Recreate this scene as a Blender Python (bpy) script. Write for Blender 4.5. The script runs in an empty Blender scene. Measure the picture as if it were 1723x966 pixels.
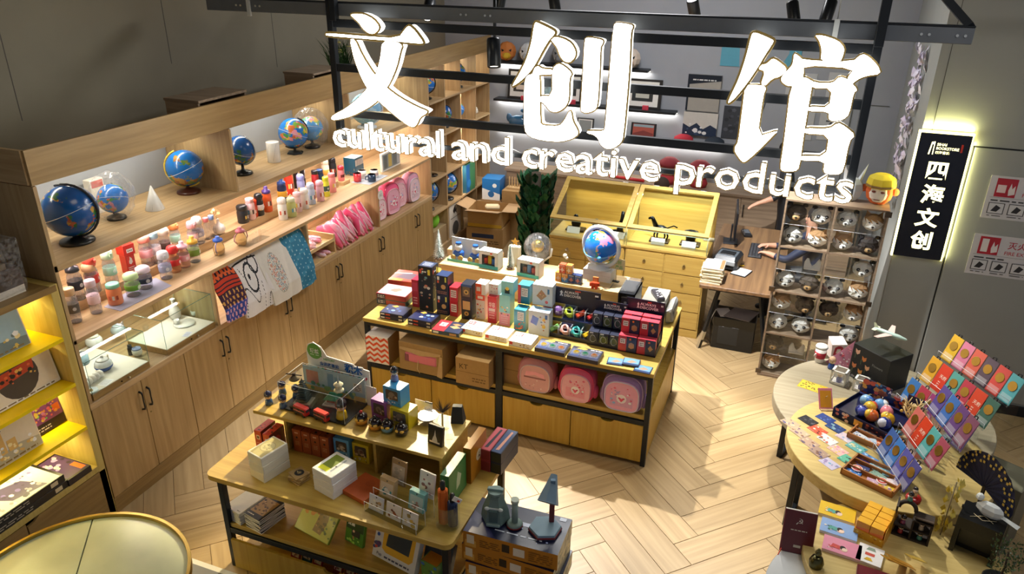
import bpy,bmesh,math,random
from mathutils import Vector,Matrix
sc=bpy.context.scene
COL=sc.collection
PI=math.pi
rnd=random.Random(7)
# ------------------------------------------------------------------ camera
cam_d=bpy.data.cameras.new('camera')
cam=bpy.data.objects.new('camera',cam_d)
COL.objects.link(cam)
cam_d.sensor_width=36.0
cam_d.lens=26.383
cam_d.clip_start=0.05
cam_d.clip_end=60
_R=((0.93240475,-0.15675819,0.32565052),(0.36130179,0.38165578,-0.8507643),(0.00907788,0.91091478,0.41249467))
cam.matrix_world=Matrix.Translation((0,0,3.8))@Matrix(_R).to_4x4()
sc.camera=cam
# ------------------------------------------------------------------ world and exposure
wd=bpy.data.worlds.new('ambient_fill')  # dim ambient fill added around the open room, not a daylight source
sc.world=wd
wd.use_nodes=True
wd.node_tree.nodes['Background'].inputs[0].default_value=(0.85,0.88,1.0,1)
wd.node_tree.nodes['Background'].inputs[1].default_value=0.16
vs=sc.view_settings
sc.display_settings.display_device='sRGB'
vs.view_transform='Standard'
vs.look='None'
vs.exposure=0.65
vs.gamma=1.0
vs.use_curve_mapping=False
sc.cycles.use_denoising=True
sc.cycles.max_bounces=7
sc.cycles.transparent_max_bounces=16
sc.cycles.sample_clamp_indirect=4.0
sc.cycles.caustics_reflective=False
sc.cycles.caustics_refractive=False
def area(name,loc,target,sx,sy,watts,color=(1,1,1),spread=PI):
 d=bpy.data.lights.new(name,'AREA')
 d.shape='RECTANGLE'
 d.size,d.size_y,d.energy,d.color,d.spread=sx,sy,watts,color,spread
 o=bpy.data.objects.new(name,d)
 COL.objects.link(o)
 o.location=loc
 o.rotation_euler=(Vector(target)-Vector(loc)).to_track_quat('-Z','Y').to_euler()
 return o
def spot(name,loc,target,watts,angle=50,color=(1,0.86,0.66),radius=0.03,blend=0.5):
 d=bpy.data.lights.new(name,'SPOT')
 d.energy,d.color,d.spot_size,d.spot_blend,d.shadow_soft_size=watts,color,math.radians(angle),blend,radius
 o=bpy.data.objects.new(name,d)
 COL.objects.link(o)
 o.location=loc
 o.rotation_euler=(Vector(target)-Vector(loc)).to_track_quat('-Z','Y').to_euler()
 return o
 # added fill: unseen area lights high above the room, no real panels there
area('overhead_fill_light',(-2.2,3.2,4.55),(-2.2,3.2,0),1.2,1.2,10,(1.0,0.84,0.58))
area('overhead_fill_light',(-1.6,7.4,4.55),(-1.6,7.4,0),1.2,1.2,66,(0.98,0.98,1.0))
area('overhead_fill_light',(1.6,3.6,4.55),(1.6,3.6,0),1.2,1.2,17,(1.0,0.97,0.92))
# ------------------------------------------------------------------ helpers
def lin(c):
 c/=255.0
 return c/12.92 if c<=0.04045 else((c+0.055)/1.055)**2.4
def H(h):
 if not isinstance(h,str):
  return h
 return tuple(lin(int(h[i:i+2],16))for i in(0,2,4))
def nt(name):
 m=bpy.data.materials.new(name)
 m.use_nodes=True
 t=m.node_tree
 return m,t,t.nodes['Principled BSDF'],t.nodes.new,t.links.new
def painted(name,rough=0.5,metal=0.0,coat=0.0,bump=0.0,bscale=200,vary=0.06,trans=0.0):
 """material whose colour is the one each face was given, with a little mottling"""
 m,t,b,N,L=nt(name)
 a=N('ShaderNodeAttribute');a.attribute_name='Col'
 n=N('ShaderNodeTexNoise');n.inputs['Scale'].default_value=35;n.inputs['Detail'].default_value=4
 tc=N('ShaderNodeTexCoord');L(tc.outputs['Object'],n.inputs['Vector'])
 r=N('ShaderNodeMapRange');r.inputs[3].default_value=1-vary;r.inputs[4].default_value=1+vary
 L(n.outputs['Fac'],r.inputs[0])
 x=N('ShaderNodeVectorMath');x.operation='SCALE'
 L(a.outputs['Color'],x.inputs[0]);L(r.outputs[0],x.inputs['Scale'])
 L(x.outputs[0],b.inputs['Base Color'])
 b.inputs['Roughness'].default_value=rough;b.inputs['Metallic'].default_value=metal
 b.inputs['Coat Weight'].default_value=coat;b.inputs['Coat Roughness'].default_value=0.08
 b.inputs['Transmission Weight'].default_value=trans
 if bump:
  n2=N('ShaderNodeTexNoise');n2.inputs['Scale'].default_value=bscale;L(tc.outputs['Object'],n2.inputs['Vector'])
  bp=N('ShaderNodeBump');bp.inputs['Strength'].default_value=bump;bp.inputs['Distance'].default_value=0.002
  L(n2.outputs['Fac'],bp.inputs['Height']);L(bp.outputs['Normal'],b.inputs['Normal'])
 return m
def wood(name,c1,c2,axis='Y',rough=0.45,scale=1.0,vary=0.12):
 m,t,b,N,L=nt(name)
 tc=N('ShaderNodeTexCoord');mp=N('ShaderNodeMapping');oi=N('ShaderNodeObjectInfo')
 s=[22*scale]*3
 s['XYZ'.index(axis)]=1.1*scale
 mp.inputs['Scale'].default_value=s
 off=N('ShaderNodeVectorMath');off.operation='SCALE';off.inputs[0].default_value=(7.1,3.3,5.7)
 L(oi.outputs['Random'],off.inputs['Scale']);ad=N('ShaderNodeVectorMath');ad.operation='ADD'
 L(tc.outputs['Object'],ad.inputs[0]);L(off.outputs[0],ad.inputs[1]);L(ad.outputs[0],mp.inputs['Vector'])
 n=N('ShaderNodeTexNoise');n.inputs['Scale'].default_value=1.6;n.inputs['Detail'].default_value=7;n.inputs['Distortion'].default_value=0.4
 L(mp.outputs[0],n.inputs['Vector'])
 cr=N('ShaderNodeValToRGB');cr.color_ramp.elements[0].position=0.32;cr.color_ramp.elements[1].position=0.68
 cr.color_ramp.elements[0].color=(*H(c1),1);cr.color_ramp.elements[1].color=(*H(c2),1)
 L(n.outputs['Fac'],cr.inputs[0])
 r=N('ShaderNodeMapRange');r.inputs[3].default_value=1-vary;r.inputs[4].default_value=1+vary
 L(oi.outputs['Random'],r.inputs[0])
 x=N('ShaderNodeVectorMath');x.operation='SCALE';L(cr.outputs[0],x.inputs[0]);L(r.outputs[0],x.inputs['Scale'])
 L(x.outputs[0],b.inputs['Base Color']);b.inputs['Roughness'].default_value=rough
 bp=N('ShaderNodeBump');bp.inputs['Strength'].default_value=0.08;bp.inputs['Distance'].default_value=0.002
 L(n.outputs['Fac'],bp.inputs['Height']);L(bp.outputs['Normal'],b.inputs['Normal'])
 return m
def plain(name,c,rough=0.5,metal=0.0,noise=0.05,nscale=12,bump=0.0,emit=None,estr=0.0,coat=0.0):
 m,t,b,N,L=nt(name)
 tc=N('ShaderNodeTexCoord');n=N('ShaderNodeTexNoise');n.inputs['Scale'].default_value=nscale;n.inputs['Detail'].default_value=5
 L(tc.outputs['Object'],n.inputs['Vector'])
 cr=N('ShaderNodeValToRGB');c=H(c)
 cr.color_ramp.elements[0].position=0.3;cr.color_ramp.elements[1].position=0.7
 cr.color_ramp.elements[0].color=(*[v*(1-noise)for v in c],1);cr.color_ramp.elements[1].color=(*[min(1,v*(1+noise))for v in c],1)
 L(n.outputs['Fac'],cr.inputs[0]);L(cr.outputs[0],b.inputs['Base Color'])
 b.inputs['Roughness'].default_value=rough;b.inputs['Metallic'].default_value=metal;b.inputs['Coat Weight'].default_value=coat
 if bump:
  n2=N('ShaderNodeTexNoise');n2.inputs['Scale'].default_value=160;L(tc.outputs['Object'],n2.inputs['Vector'])
  bp=N('ShaderNodeBump');bp.inputs['Strength'].default_value=bump;bp.inputs['Distance'].default_value=0.003
  L(n2.outputs['Fac'],bp.inputs['Height']);L(bp.outputs['Normal'],b.inputs['Normal'])
 if emit:
  b.inputs['Emission Color'].default_value=(*H(emit),1);b.inputs['Emission Strength'].default_value=estr
 return m
def clear(name,tint=(0.97,0.98,0.98),refl=0.10,rough=0.03,haze=0.0):
 """thin clear sheet: mostly see-through, mirrors at grazing angles"""
 m=bpy.data.materials.new(name);m.use_nodes=True
 t=m.node_tree;t.nodes.clear();N=t.nodes.new;L=t.links.new
 out=N('ShaderNodeOutputMaterial');mx=N('ShaderNodeMixShader');tr=N('ShaderNodeBsdfTransparent');g=N('ShaderNodeBsdfGlossy')
 tr.inputs[0].default_value=(*tint,1);g.inputs['Roughness'].default_value=rough
 lw=N('ShaderNodeLayerWeight');lw.inputs[0].default_value=0.5
 pw=N('ShaderNodeMath');pw.operation='POWER';pw.inputs[1].default_value=4.0;L(lw.outputs['Facing'],pw.inputs[0])
 mul=N('ShaderNodeMath');mul.operation='MULTIPLY_ADD';mul.inputs[1].default_value=refl*3.0;mul.inputs[2].default_value=refl*0.22
 L(pw.outputs[0],mul.inputs[0]);L(mul.outputs[0],mx.inputs[0]);L(tr.outputs[0],mx.inputs[1]);L(g.outputs[0],mx.inputs[2])
 last=mx
 if haze:
  d=N('ShaderNodeBsdfDiffuse');d.inputs[0].default_value=(0.85,0.87,0.9,1)
  m2=N('ShaderNodeMixShader');m2.inputs[0].default_value=haze
  n=N('ShaderNodeTexNoise');n.inputs['Scale'].default_value=18;n.inputs['Detail'].default_value=6
  r=N('ShaderNodeMapRange');r.inputs[1].default_value=0.35;r.inputs[2].default_value=0.75;r.inputs[3].default_value=0;r.inputs[4].default_value=haze*2
  L(n.outputs['Fac'],r.inputs[0]);L(r.outputs[0],m2.inputs[0])
  L(mx.outputs[0],m2.inputs[1]);L(d.outputs[0],m2.inputs[2]);last=m2
 L(last.outputs[0],out.inputs[0])
 return m
M={}
M['paper']=painted('printed card',0.55)
M['gloss']=painted('glossy print',0.34,coat=0.12)
M['plastic']=painted('moulded plastic',0.32)
M['ceramic']=painted('glazed ceramic',0.18,coat=0.4)
M['cloth']=painted('woven cloth',0.85,bump=0.4,bscale=350)
M['skin']=painted('skin',0.5)
M['metal']=painted('brushed metal',0.3,metal=1.0)
M['leaf']=painted('waxy leaf',0.4,vary=0.35)
M['matte']=painted('matte paint',0.75)
M['tintplastic']=painted('tinted see-through plastic',0.12,trans=0.75)
M['acrylic']=clear('clear acrylic',refl=0.10)
M['glass']=clear('clear glass',(0.94,0.98,0.96),refl=0.08)
M['bottle']=clear('bottle plastic',(0.78,0.78,0.81),refl=0.4,rough=0.12,haze=0.16)
M['film']=clear('shrink wrap film',(0.97,0.97,0.98),refl=0.22,rough=0.08,haze=0.10)
M['black']=plain('black powder coated steel','1b2026',0.42,0.3)
M['oak']=wood('oak veneer','a07a40','b89553','X')
M['oak_y']=wood('oak veneer lengthwise','a07a40','b89553','Y')
M['ash_z']=wood('ash laminate upright','a88b62','c2a67b','Z',vary=0.05)
M['ash_y']=wood('ash laminate lengthwise','b09168','c8ab80','Y',vary=0.05)
M['ash_x']=wood('ash laminate across','b09168','c8ab80','X',vary=0.05)
M['lightoak']=wood('pale oak','cfae78','e0c490','X')
M['walnut']=wood('weathered walnut','6b5038','94734f','Y',scale=0.6)
M['rustic']=wood('weathered grey wood','84705c','a48e76','X')
M['kraft']=painted('corrugated cardboard',0.8,bump=0.15,bscale=60,vary=0.1)
# ------------------------------------------------------------------ text outlines from the built-in font
_tc={}
def glyphs(s,bold=0.0):
 """outline of a string as flat faces, height 1 = font size"""
 k=(s,bold)
 if k not in _tc:
  cu=bpy.data.curves.new('t','FONT');cu.body=s;cu.offset=bold;cu.resolution_u=2
  o=bpy.data.objects.new('t',cu);COL.objects.link(o)
  dg=bpy.context.evaluated_depsgraph_get()
  me=bpy.data.meshes.new_from_object(o.evaluated_get(dg))
  vs_=[(v.co.x,v.co.y)for v in me.vertices];fs=[tuple(p.vertices)for p in me.polygons]
  bpy.data.objects.remove(o);bpy.data.curves.remove(cu);bpy.data.meshes.remove(me)
  if not vs_:
   vs_=[(0,0)]
  x0=min(v[0]for v in vs_);x1=max(v[0]for v in vs_);y0=min(v[1]for v in vs_);y1=max(v[1]for v in vs_)
  _tc[k]=(vs_,fs,x0,x1,y0,y1)
 return _tc[k]
class MB:
 """collects shapes for one mesh; every face keeps its own colour, material slot and smoothing"""
 def __init__(s,col='cccccc'):
  s.v,s.f,s.c,s.mi,s.sm=[],[],[],[],[]
  s.col=H(col);s.slot=0;s.T=None
 def C(s,c):
  s.col=H(c);return s
 def at(s,x=0,y=0,z=0,rz=0,rx=0,ry=0,sc_=1):
  s.T=Matrix.Translation((x,y,z))@Matrix.Rotation(rz,4,'Z')@Matrix.Rotation(ry,4,'Y')@Matrix.Rotation(rx,4,'X')@Matrix.Scale(sc_,4)
  return s
 def off(s):
  s.T=None;return s
 def add(s,vs_,fs,smooth=False,cols=None):
  n=len(s.v)
  if s.T is not None:
   vs_=[tuple(s.T@Vector(p))for p in vs_]
  s.v+=[tuple(p)for p in vs_]
  for i,f in enumerate(fs):
   s.f.append(tuple(j+n for j in f));s.c.append(H(cols[i])if cols else s.col);s.mi.append(s.slot);s.sm.append(smooth)
  return s
 def box(s,x0,x1,y0,y1,z0,z1,cols=None):
  v=[(x0,y0,z0),(x1,y0,z0),(x1,y1,z0),(x0,y1,z0),(x0,y0,z1),(x1,y0,z1),(x1,y1,z1),(x0,y1,z1)]
  return s.add(v,[(0,3,2,1),(4,5,6,7),(0,1,5,4),(1,2,6,5),(2,3,7,6),(3,0,4,7)],cols=cols)
 def bx(s,cx,cy,z0,dx,dy,dz,b=0.0):
  if b<=0:
   return s.box(cx-dx/2,cx+dx/2,cy-dy/2,cy+dy/2,z0,z0+dz)
  x,y,z=dx/2,dy/2,dz/2
  b=min(b,x*.9,y*.9,z*.9)
  c=(cx,cy,z0+z);V=[];idx={}
  for sx in(-1,1):
   for sy in(-1,1):
    for sz in(-1,1):
     for a in range(3):
      p=[sx*(x-b),sy*(y-b),sz*(z-b)]
      p[a]=(sx*x,sy*y,sz*z)[a]
      idx[sx,sy,sz,a]=len(V);V.append((p[0]+c[0],p[1]+c[1],p[2]+c[2]))
  F=[]
  for a in range(3):
   o1,o2=(a+1)%3,(a+2)%3
   for sa in(-1,1):
    q=[]
    for s1,s2 in((-1,-1),(1,-1),(1,1),(-1,1)):
     k=[0,0,0];k[a]=sa;k[o1]=s1;k[o2]=s2;q.append(idx[k[0],k[1],k[2],a])
    F.append(tuple(q)if sa>0 else tuple(q[::-1]))
  for a in range(3): # edges along axis a
   o1,o2=(a+1)%3,(a+2)%3
   for s1 in(-1,1):
    for s2 in(-1,1):
     k0=[0,0,0];k1=[0,0,0];k0[a]=-1;k1[a]=1;k0[o1]=k1[o1]=s1;k0[o2]=k1[o2]=s2
     q=(idx[(*k0,o1)],idx[(*k1,o1)],idx[(*k1,o2)],idx[(*k0,o2)])
     F.append(q if s1*s2<0 else q[::-1])
  for sx in(-1,1):
   for sy in(-1,1):
    for sz in(-1,1):
     q=(idx[sx,sy,sz,0],idx[sx,sy,sz,1],idx[sx,sy,sz,2])
     F.append(q if sx*sy*sz>0 else q[::-1])
  return s.add(V,F)
 def lathe(s,prof,n=16,cx=0,cy=0,smooth=True,a0=0.0):
  V=[];F=[];k=len(prof)
  for i in range(n):
   a=2*PI*i/n+a0
   for r,z in prof:
    V.append((cx+r*math.cos(a),cy+r*math.sin(a),z))
  for i in range(n):
   j=(i+1)%n
   for q in range(k-1):
    F.append((i*k+q,j*k+q,j*k+q+1,i*k+q+1))
  s.add(V,F,smooth)
  for e,rev in((0,True),(k-1,False)):
   if prof[e][0]>1e-5:
    f=[i*k+e for i in range(n)]
    base=len(s.v)-len(V)
    s.f.append(tuple(base+q for q in(f[::-1]if rev else f)));s.c.append(s.col);s.mi.append(s.slot);s.sm.append(False)
  return s
 def cyl(s,cx,cy,z0,z1,r0,r1=None,n=16,smooth=True):
  return s.lathe([(r0,z0),(r0 if r1 is None else r1,z1)],n,cx,cy,smooth)
 def ball(s,cx,cy,cz,rx,ry=None,rz=None,n=14,m=8,smooth=True):
  ry=rx if ry is None else ry;rz=rx if rz is None else rz
  V=[(cx,cy,cz-rz)];F=[]
  for j in range(1,m):
   t=-PI/2+PI*j/m
   for i in range(n):
    a=2*PI*i/n
    V.append((cx+rx*math.cos(t)*math.cos(a),cy+ry*math.cos(t)*math.sin(a),cz+rz*math.sin(t)))
  V.append((cx,cy,cz+rz));top=len(V)-1
  for i in range(n):
   F.append((0,1+(i+1)%n,1+i))
   for j in range(m-2):
    p=1+j*n
    F.append((p+i,p+(i+1)%n,p+n+(i+1)%n,p+n+i))
   p=1+(m-2)*n
   F.append((p+i,p+(i+1)%n,top))
  return s.add(V,F,smooth)
 def tube(s,pts,r,n=6,closed=False,smooth=True):
  P=[Vector(p)for p in pts];R=r if isinstance(r,(list,tuple))else[r]*len(P)
  V=[];F=[];up=None;k=len(P)
  for i in range(k):
   if closed:
    d=P[(i+1)%k]-P[i-1]
   else:
    d=P[min(i+1,k-1)]-P[max(i-1,0)]
   d=d.normalized()if d.length>1e-9 else Vector((0,0,1))
   if up is None:
    up=Vector((0,0,1))if abs(d.z)<0.9 else Vector((1,0,0))
   a=d.cross(up)
   a=a.normalized()if a.length>1e-6 else Vector((1,0,0));up=a.cross(d).normalized()
   for j in range(n):
    t=2*PI*j/n
    V.append(tuple(P[i]+(a*math.cos(t)+up*math.sin(t))*R[i]))
  for i in range(k if closed else k-1):
   o=(i+1)%k
   for j in range(n):
    F.append((i*n+j,i*n+(j+1)%n,o*n+(j+1)%n,o*n+j))
  if not closed:
   F.append(tuple(range(n))[::-1]);F.append(tuple((k-1)*n+j for j in range(n)))
  return s.add(V,F,smooth)
 def prism(s,poly,z0,z1,smooth=False):
  k=len(poly)
  ar=sum(poly[i][0]*poly[(i+1)%k][1]-poly[(i+1)%k][0]*poly[i][1]for i in range(k))
  if ar<0:
   poly=poly[::-1]
  V=[(x,y,z0)for x,y in poly]+[(x,y,z1)for x,y in poly]
  F=[tuple(range(k))[::-1],tuple(range(k,2*k))]+[(i,(i+1)%k,k+(i+1)%k,k+i)for i in range(k)]
  return s.add(V,F,smooth)
 def grid(s,nu,nv,pos,col=None,smooth=True):
  V=[pos(i/nu,j/nv)for j in range(nv+1)for i in range(nu+1)]
  F=[];K=[]
  for j in range(nv):
   for i in range(nu):
    a=j*(nu+1)+i
    F.append((a,a+1,a+nu+2,a+nu+1));K.append(col((i+.5)/nu,(j+.5)/nv)if col else s.col)
  return s.add(V,F,smooth,K)
 def quad(s,a,b,c,d):
  return s.add([a,b,c,d],[(0,1,2,3)])
  # flat print: o = lower-left corner of a face, u / v = its full width and height vectors
 def art(s,o,u,v,els,lift=0.0004):
  o,u,v=Vector(o),Vector(u),Vector(v)
  n=u.cross(v).normalized();lu,lv=u.length,v.length;k=0
  for e in els:
   k+=1;q=o+n*lift*k
   if e[0]=='r':
    _,a,b,c,d,col=e
    s.C(col).add([q+u*a+v*b,q+u*c+v*b,q+u*c+v*d,q+u*a+v*d],[(0,1,2,3)])
   elif e[0]=='c': # circle, radius as share of the width
    _,a,b,r,col=e[:5];m=e[5]if len(e)>5 else 12
    s.C(col).add([q+u*(a+r*math.cos(2*PI*i/m))+v*(b+r*lu/lv*math.sin(2*PI*i/m))for i in range(m)],[tuple(range(m))])
   elif e[0]=='p':
    s.C(e[2]).add([q+u*a+v*b for a,b in e[1]],[tuple(range(len(e[1])))])
   elif e[0]=='t': # text: string, left, baseline, height as share of v, colour, bold
    _,t,a,b,h,col=e[:6];bold=e[6]if len(e)>6 else 0.0
    vs_,fs,x0,x1,y0,y1=glyphs(t,bold);hh=h*lv
    w=(x1-x0)*hh;fit=1.0
    if len(e)>7 and w>e[7]*lu:
     fit=e[7]*lu/w
    uu,vv=u.normalized(),v.normalized()
    s.C(col).add([q+u*a+v*b+uu*((x-x0)*hh*fit)+vv*(y*hh)for x,y in vs_],fs)
   elif e[0]=='l': # lines of small print: left, bottom, right, top, count, colour
    _,a,b,c,d,m,col=e
    for i in range(m):
     y=b+(d-b)*(i+0.25)/m;y2=b+(d-b)*(i+0.7)/m;x=a
     while x<c-0.01:
      w=rnd.uniform(0.03,0.13);s.C(col).add([q+u*x+v*y,q+u*min(c,x+w)+v*y,q+u*min(c,x+w)+v*y2,q+u*x+v*y2],[(0,1,2,3)])
      x+=w+0.025
   elif e[0]=='b': # scatter of small blots: left, bottom, right, top, count, size, colours
    _,a,b,c,d,m,sz,cols=e
    for i in range(m):
     x,y=rnd.uniform(a,c),rnd.uniform(b,d);w=sz*rnd.uniform(.5,1.3);kk=rnd.choice((4,5,6,8));ph=rnd.uniform(0,6)
     s.C(rnd.choice(cols));z=q+n*(0.00002*i)
     s.add([z+u*(x+w*math.cos(ph+2*PI*j/kk))+v*(y+w*lu/lv*math.sin(ph+2*PI*j/kk)*.8)for j in range(kk)],[tuple(range(kk))])
  return s
 def mesh(s,name):
  me=bpy.data.meshes.new(name)
  me.from_pydata(s.v,[],s.f)
  ca=me.color_attributes.new('Col','FLOAT_COLOR','CORNER')
  buf=[]
  for f,c in zip(s.f,s.c):
   buf+=[c[0],c[1],c[2],1.0]*len(f)
  ca.data.foreach_set('color',buf)
  me.polygons.foreach_set('material_index',s.mi)
  me.polygons.foreach_set('use_smooth',s.sm)
  me.update()
  return me
def obj(name,mb,mat,parent=None,loc=None,rz=0.0):
 me=mb.mesh(name)if isinstance(mb,MB)else mb
 if isinstance(mb,MB):
  for m in(mat if isinstance(mat,(list,tuple))else[mat]):
   me.materials.append(M[m]if isinstance(m,str)else m)
 o=bpy.data.objects.new(name,me)
 COL.objects.link(o)
 if parent is not None:
  o.parent=parent
 if loc is not None:
  o.location=loc
 if rz:
  o.rotation_euler=(0,0,rz)
 return o
def tag(o,label,cat,group=None):
 o['label']=label;o['category']=cat
 if group:
  o['group']=group
 return o
def thing(name,label,cat,loc=(0,0,0),rz=0.0,group=None):
 o=bpy.data.objects.new(name,None);COL.objects.link(o)
 o.empty_display_size=0.05
 o.location=loc;o.rotation_euler=(0,0,rz)
 return tag(o,label,cat,group)
def solo(name,mb,mat,label,cat,loc=None,rz=0.0,group=None):
 return tag(obj(name,mb,mat,None,loc,rz),label,cat,group)
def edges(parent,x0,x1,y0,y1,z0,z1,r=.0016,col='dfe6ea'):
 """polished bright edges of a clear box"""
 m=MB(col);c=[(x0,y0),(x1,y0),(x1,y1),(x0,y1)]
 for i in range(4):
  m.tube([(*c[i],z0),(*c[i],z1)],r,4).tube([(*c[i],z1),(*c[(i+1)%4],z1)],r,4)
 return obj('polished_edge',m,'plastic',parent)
def struct(name,mb,mat,parent=None,loc=None):
 o=obj(name,mb,mat,parent,loc)
 if parent is None:
  o['kind']='structure'
 return o
def dup(root,loc,rz,label=None,group=None):
 r=root.copy();COL.objects.link(r);r.location=loc;r.rotation_euler=(0,0,rz)
 if label:
  r['label']=label
 if group:
  r['group']=group
 for ch in list(root.children):
  c=ch.copy();COL.objects.link(c);c.parent=r
  for g in ch.children:
   d=g.copy();COL.objects.link(d);d.parent=c
 return r
def mix(a,b,t):
 a,b=H(a),H(b)
 return tuple(x*(1-t)+y*t for x,y in zip(a,b))
 # ------------------------------------------------------------------ the room
M['wall']=plain('warm grey wall paint','857e6c',0.8,noise=0.04,nscale=3,bump=0.12)
M['wall_cool']=plain('cool grey wall paint','a2a6ae',0.8,noise=0.03,nscale=3,bump=0.1)
M['wall_panel']=plain('grey green wall panel','a0a39e',0.6,noise=0.03,nscale=3,bump=0.06)
M['dark']=plain('dark ceiling paint','3a3632',0.9)
M['joint']=plain('dark plank joint','6a5134',0.8)
M['plank']=wood('oak floor plank','a2885f','b89e74','X',rough=0.42,scale=0.7,vary=0.07)
floor=struct('floor',MB().box(-4.92,4.5,-1.2,10.1,-0.05,-0.004),'joint')
def planks():
 W,L,g=0.2121,0.8484,0.0016
 me=MB().bx(0,0,-0.008,L-2*g,W-2*g,0.008,0.0012).mesh('plank')
 me.materials.append(M['plank'])
 r=math.sqrt(0.5)
 cells=[]
 # herringbone in its own frame (p along +45 deg, q along -45 deg): step (W, W) down the zigzag, (L, -L) across
 for i in range(-70,70):
  for j in range(-12,12):
   bp=i*W+j*L
   bq=i*W-j*L
   for kind in(0,1):
    if kind==0:
     p,q,a=bp+L/2,bq+W/2,PI/4
    else:
     p,q,a=bp+W/2,bq+W+L/2,-PI/4
    x=-0.225+(p-q)*r
    y=4.044+(p+q)*r
    cells.append((x,y,a))
 keep=[]
 for x,y,a in cells:
  if-5.2<x<4.8 and-1.4<y<10.3:
   keep.append((x,y,a))
 def seen(x,y):
 # open floor the photograph shows
  return(-1.7<x<2.6 and 3.4<y<7.4)or(-4.3<x<-2.9 and 2.4<y<7.6)or(-4.2<x<-2.2 and 7.3<y<9.6)or(-0.9<x<2.6 and 2.4<y<3.5)or(-1<x<.9 and 7.3<y<9.8)or(-3.4<x<-0.6 and 3.7<y<5.1)
 vis=sorted((c for c in keep if seen(c[0],c[1])),key=lambda c:c[0]**2+c[1]**2)[:300]
 vset=set(vis)
 for x,y,a in vis:
  o=obj('plank',me,None,floor,(x,y,0),a)
 rest=MB('b99a6b')
 for c in keep:
  if c not in vset:
   rest.at(c[0],c[1],0,c[2]).bx(0,0,-0.008,L-2*g,W-2*g,0.008)
 rest.off()
 o=obj('remaining_planks',rest,'plank',floor)
 o['kind']='stuff'
planks()
wl=MB().box(-5.05,-4.92,-1.2,10.1,0,4.6)
wall_left=struct('wall_left',wl,'wall')
# hairline seams between the wall boards
for y,z0 in((3.55,2.7),(4.95,2.9),(6.3,2.7)):
 s=MB('55504a').box(-4.9205,-4.9185,y,y+0.006,z0,4.6)
 obj('board_seam',s,'matte',wall_left)
wall_back=struct('wall_back',MB().box(-5.05,1.5,10.1,10.25,0,4.6),'wall_cool')
struct('ceiling',MB().box(-5.05,4.5,-1.2,10.25,4.6,4.7),'dark')
# wall block at the right with a flush service door
wr=MB()
wr.prism([(0.93,6.95),(4.5,6.95),(4.5,7.15),(1.3,7.15),(1.2,10.1),(1.06,10.1)],0,4.6)
wall_right=struct('wall_right',wr,'wall_panel')
d=MB().bx(1.93,6.944,0.12,1.18,0.012,2.24,0.003)
door_1=struct('door_1',d,'wall_panel')
dg_=MB('1a1a18')
for x0,x1,z0,z1 in((1.325,1.337,0.12,2.37),(2.523,2.535,0.12,2.37),(1.325,2.535,2.36,2.372)):
 dg_.box(x0,x1,6.9478,6.9502,z0,z1)
obj('shadow_gap',dg_,'matte',door_1)
sm=MB('4a4a44').box(1.000,1.004,6.9475,6.95,2.4,4.6)
obj('board_seam',sm,'matte',wall_right)
baseboard_right=struct('baseboard_right',MB().bx(2.71,6.94,0,3.55,0.02,0.1,0.003),'black')
# ------------------------------------------------------------------ left wall: base cabinets, ledge, display shelves
GLW,BLW,LLW,CLW,YLW=3.6,11,4,4,6.5 # watts of the strip lamps
FX=-4.215 # front plane of the left wall units
M['cab_door']=wood('brown oak cabinet door','a08050','b89866','Z',scale=0.8,vary=0.03)
M['cab_body']=wood('brown oak cabinet body','84683c','9a7c4a','Y',vary=0.03)
M['led_white']=plain('white strip lamp','ffffff',0.5,emit='fff4e0',estr=6)
M['led_warm']=plain('warm strip lamp','ffffff',0.5,emit='ffd8b0',estr=6)
def handle_mb():
 m=MB('14171a')
 pts=[(0.0,0,-0.075),(0.024,0,-0.068),(0.028,0,-0.05),(0.026,0,0),(0.028,0,0.05),(0.024,0,0.068),(0.0,0,0.075)]
 m.tube(pts,[0.008,0.0075,0.006,0.005,0.006,0.0075,0.008],8)
 return m
handle_me=handle_mb().mesh('handle');handle_me.materials.append(M['plastic'])
lock_me=MB('8a7a55').at(0,0,0,0,0,PI/2).cyl(0,0,-0.002,0.004,0.007,n=10).off().mesh('lock');lock_me.materials.append(M['metal'])
CW=0.857
cab_spots=['beside the lit yellow bookcase','under the glass case with the white bottle','under the hanging printed bags','under the wooden tray of pink toys','under the wrapped pink plush bundle','under the row of pink school bags']
door_me=MB().bx(0.009,0,0.136,0.018,CW/2-0.004,0.75,0.0015).mesh('door');door_me.materials.append(M['cab_door'])
body_mb=MB().box(-0.66,-0.002,-CW/2,CW/2,0.0,0.888)
body_me=body_mb.mesh('body');body_me.materials.append(M['cab_body'])
pl_me=MB().bx(0.006,0,0,0.012,CW-0.002,0.13,0.001).mesh('plinth');pl_me.materials.append(M['cab_body'])
for i in range(6):
 t=thing('base_cabinet','brown wooden two-door base cabinet '+cab_spots[i],'cabinet',(FX-0.018,3.0+CW*(i+.5),0),0,'base cabinets along the wall')
 obj('body',body_me,None,t);obj('plinth',pl_me,None,t)
 for s in(-1,1):
  dr=obj('door',door_me,None,t,(0,s*CW/4,0))
  obj('handle',handle_me,None,dr,(0.018,-s*(CW/4-0.035),0.735))
  if s>0:
   obj('lock',lock_me,None,dr,(0.018,-s*(CW/4-0.03),0.60))
solo('counter_ledge',MB().bx(-4.557,5.571,0.888,0.69,5.15,0.047,0.003),'ash_y','long pale wooden ledge on top of the base cabinets','counter')
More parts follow.
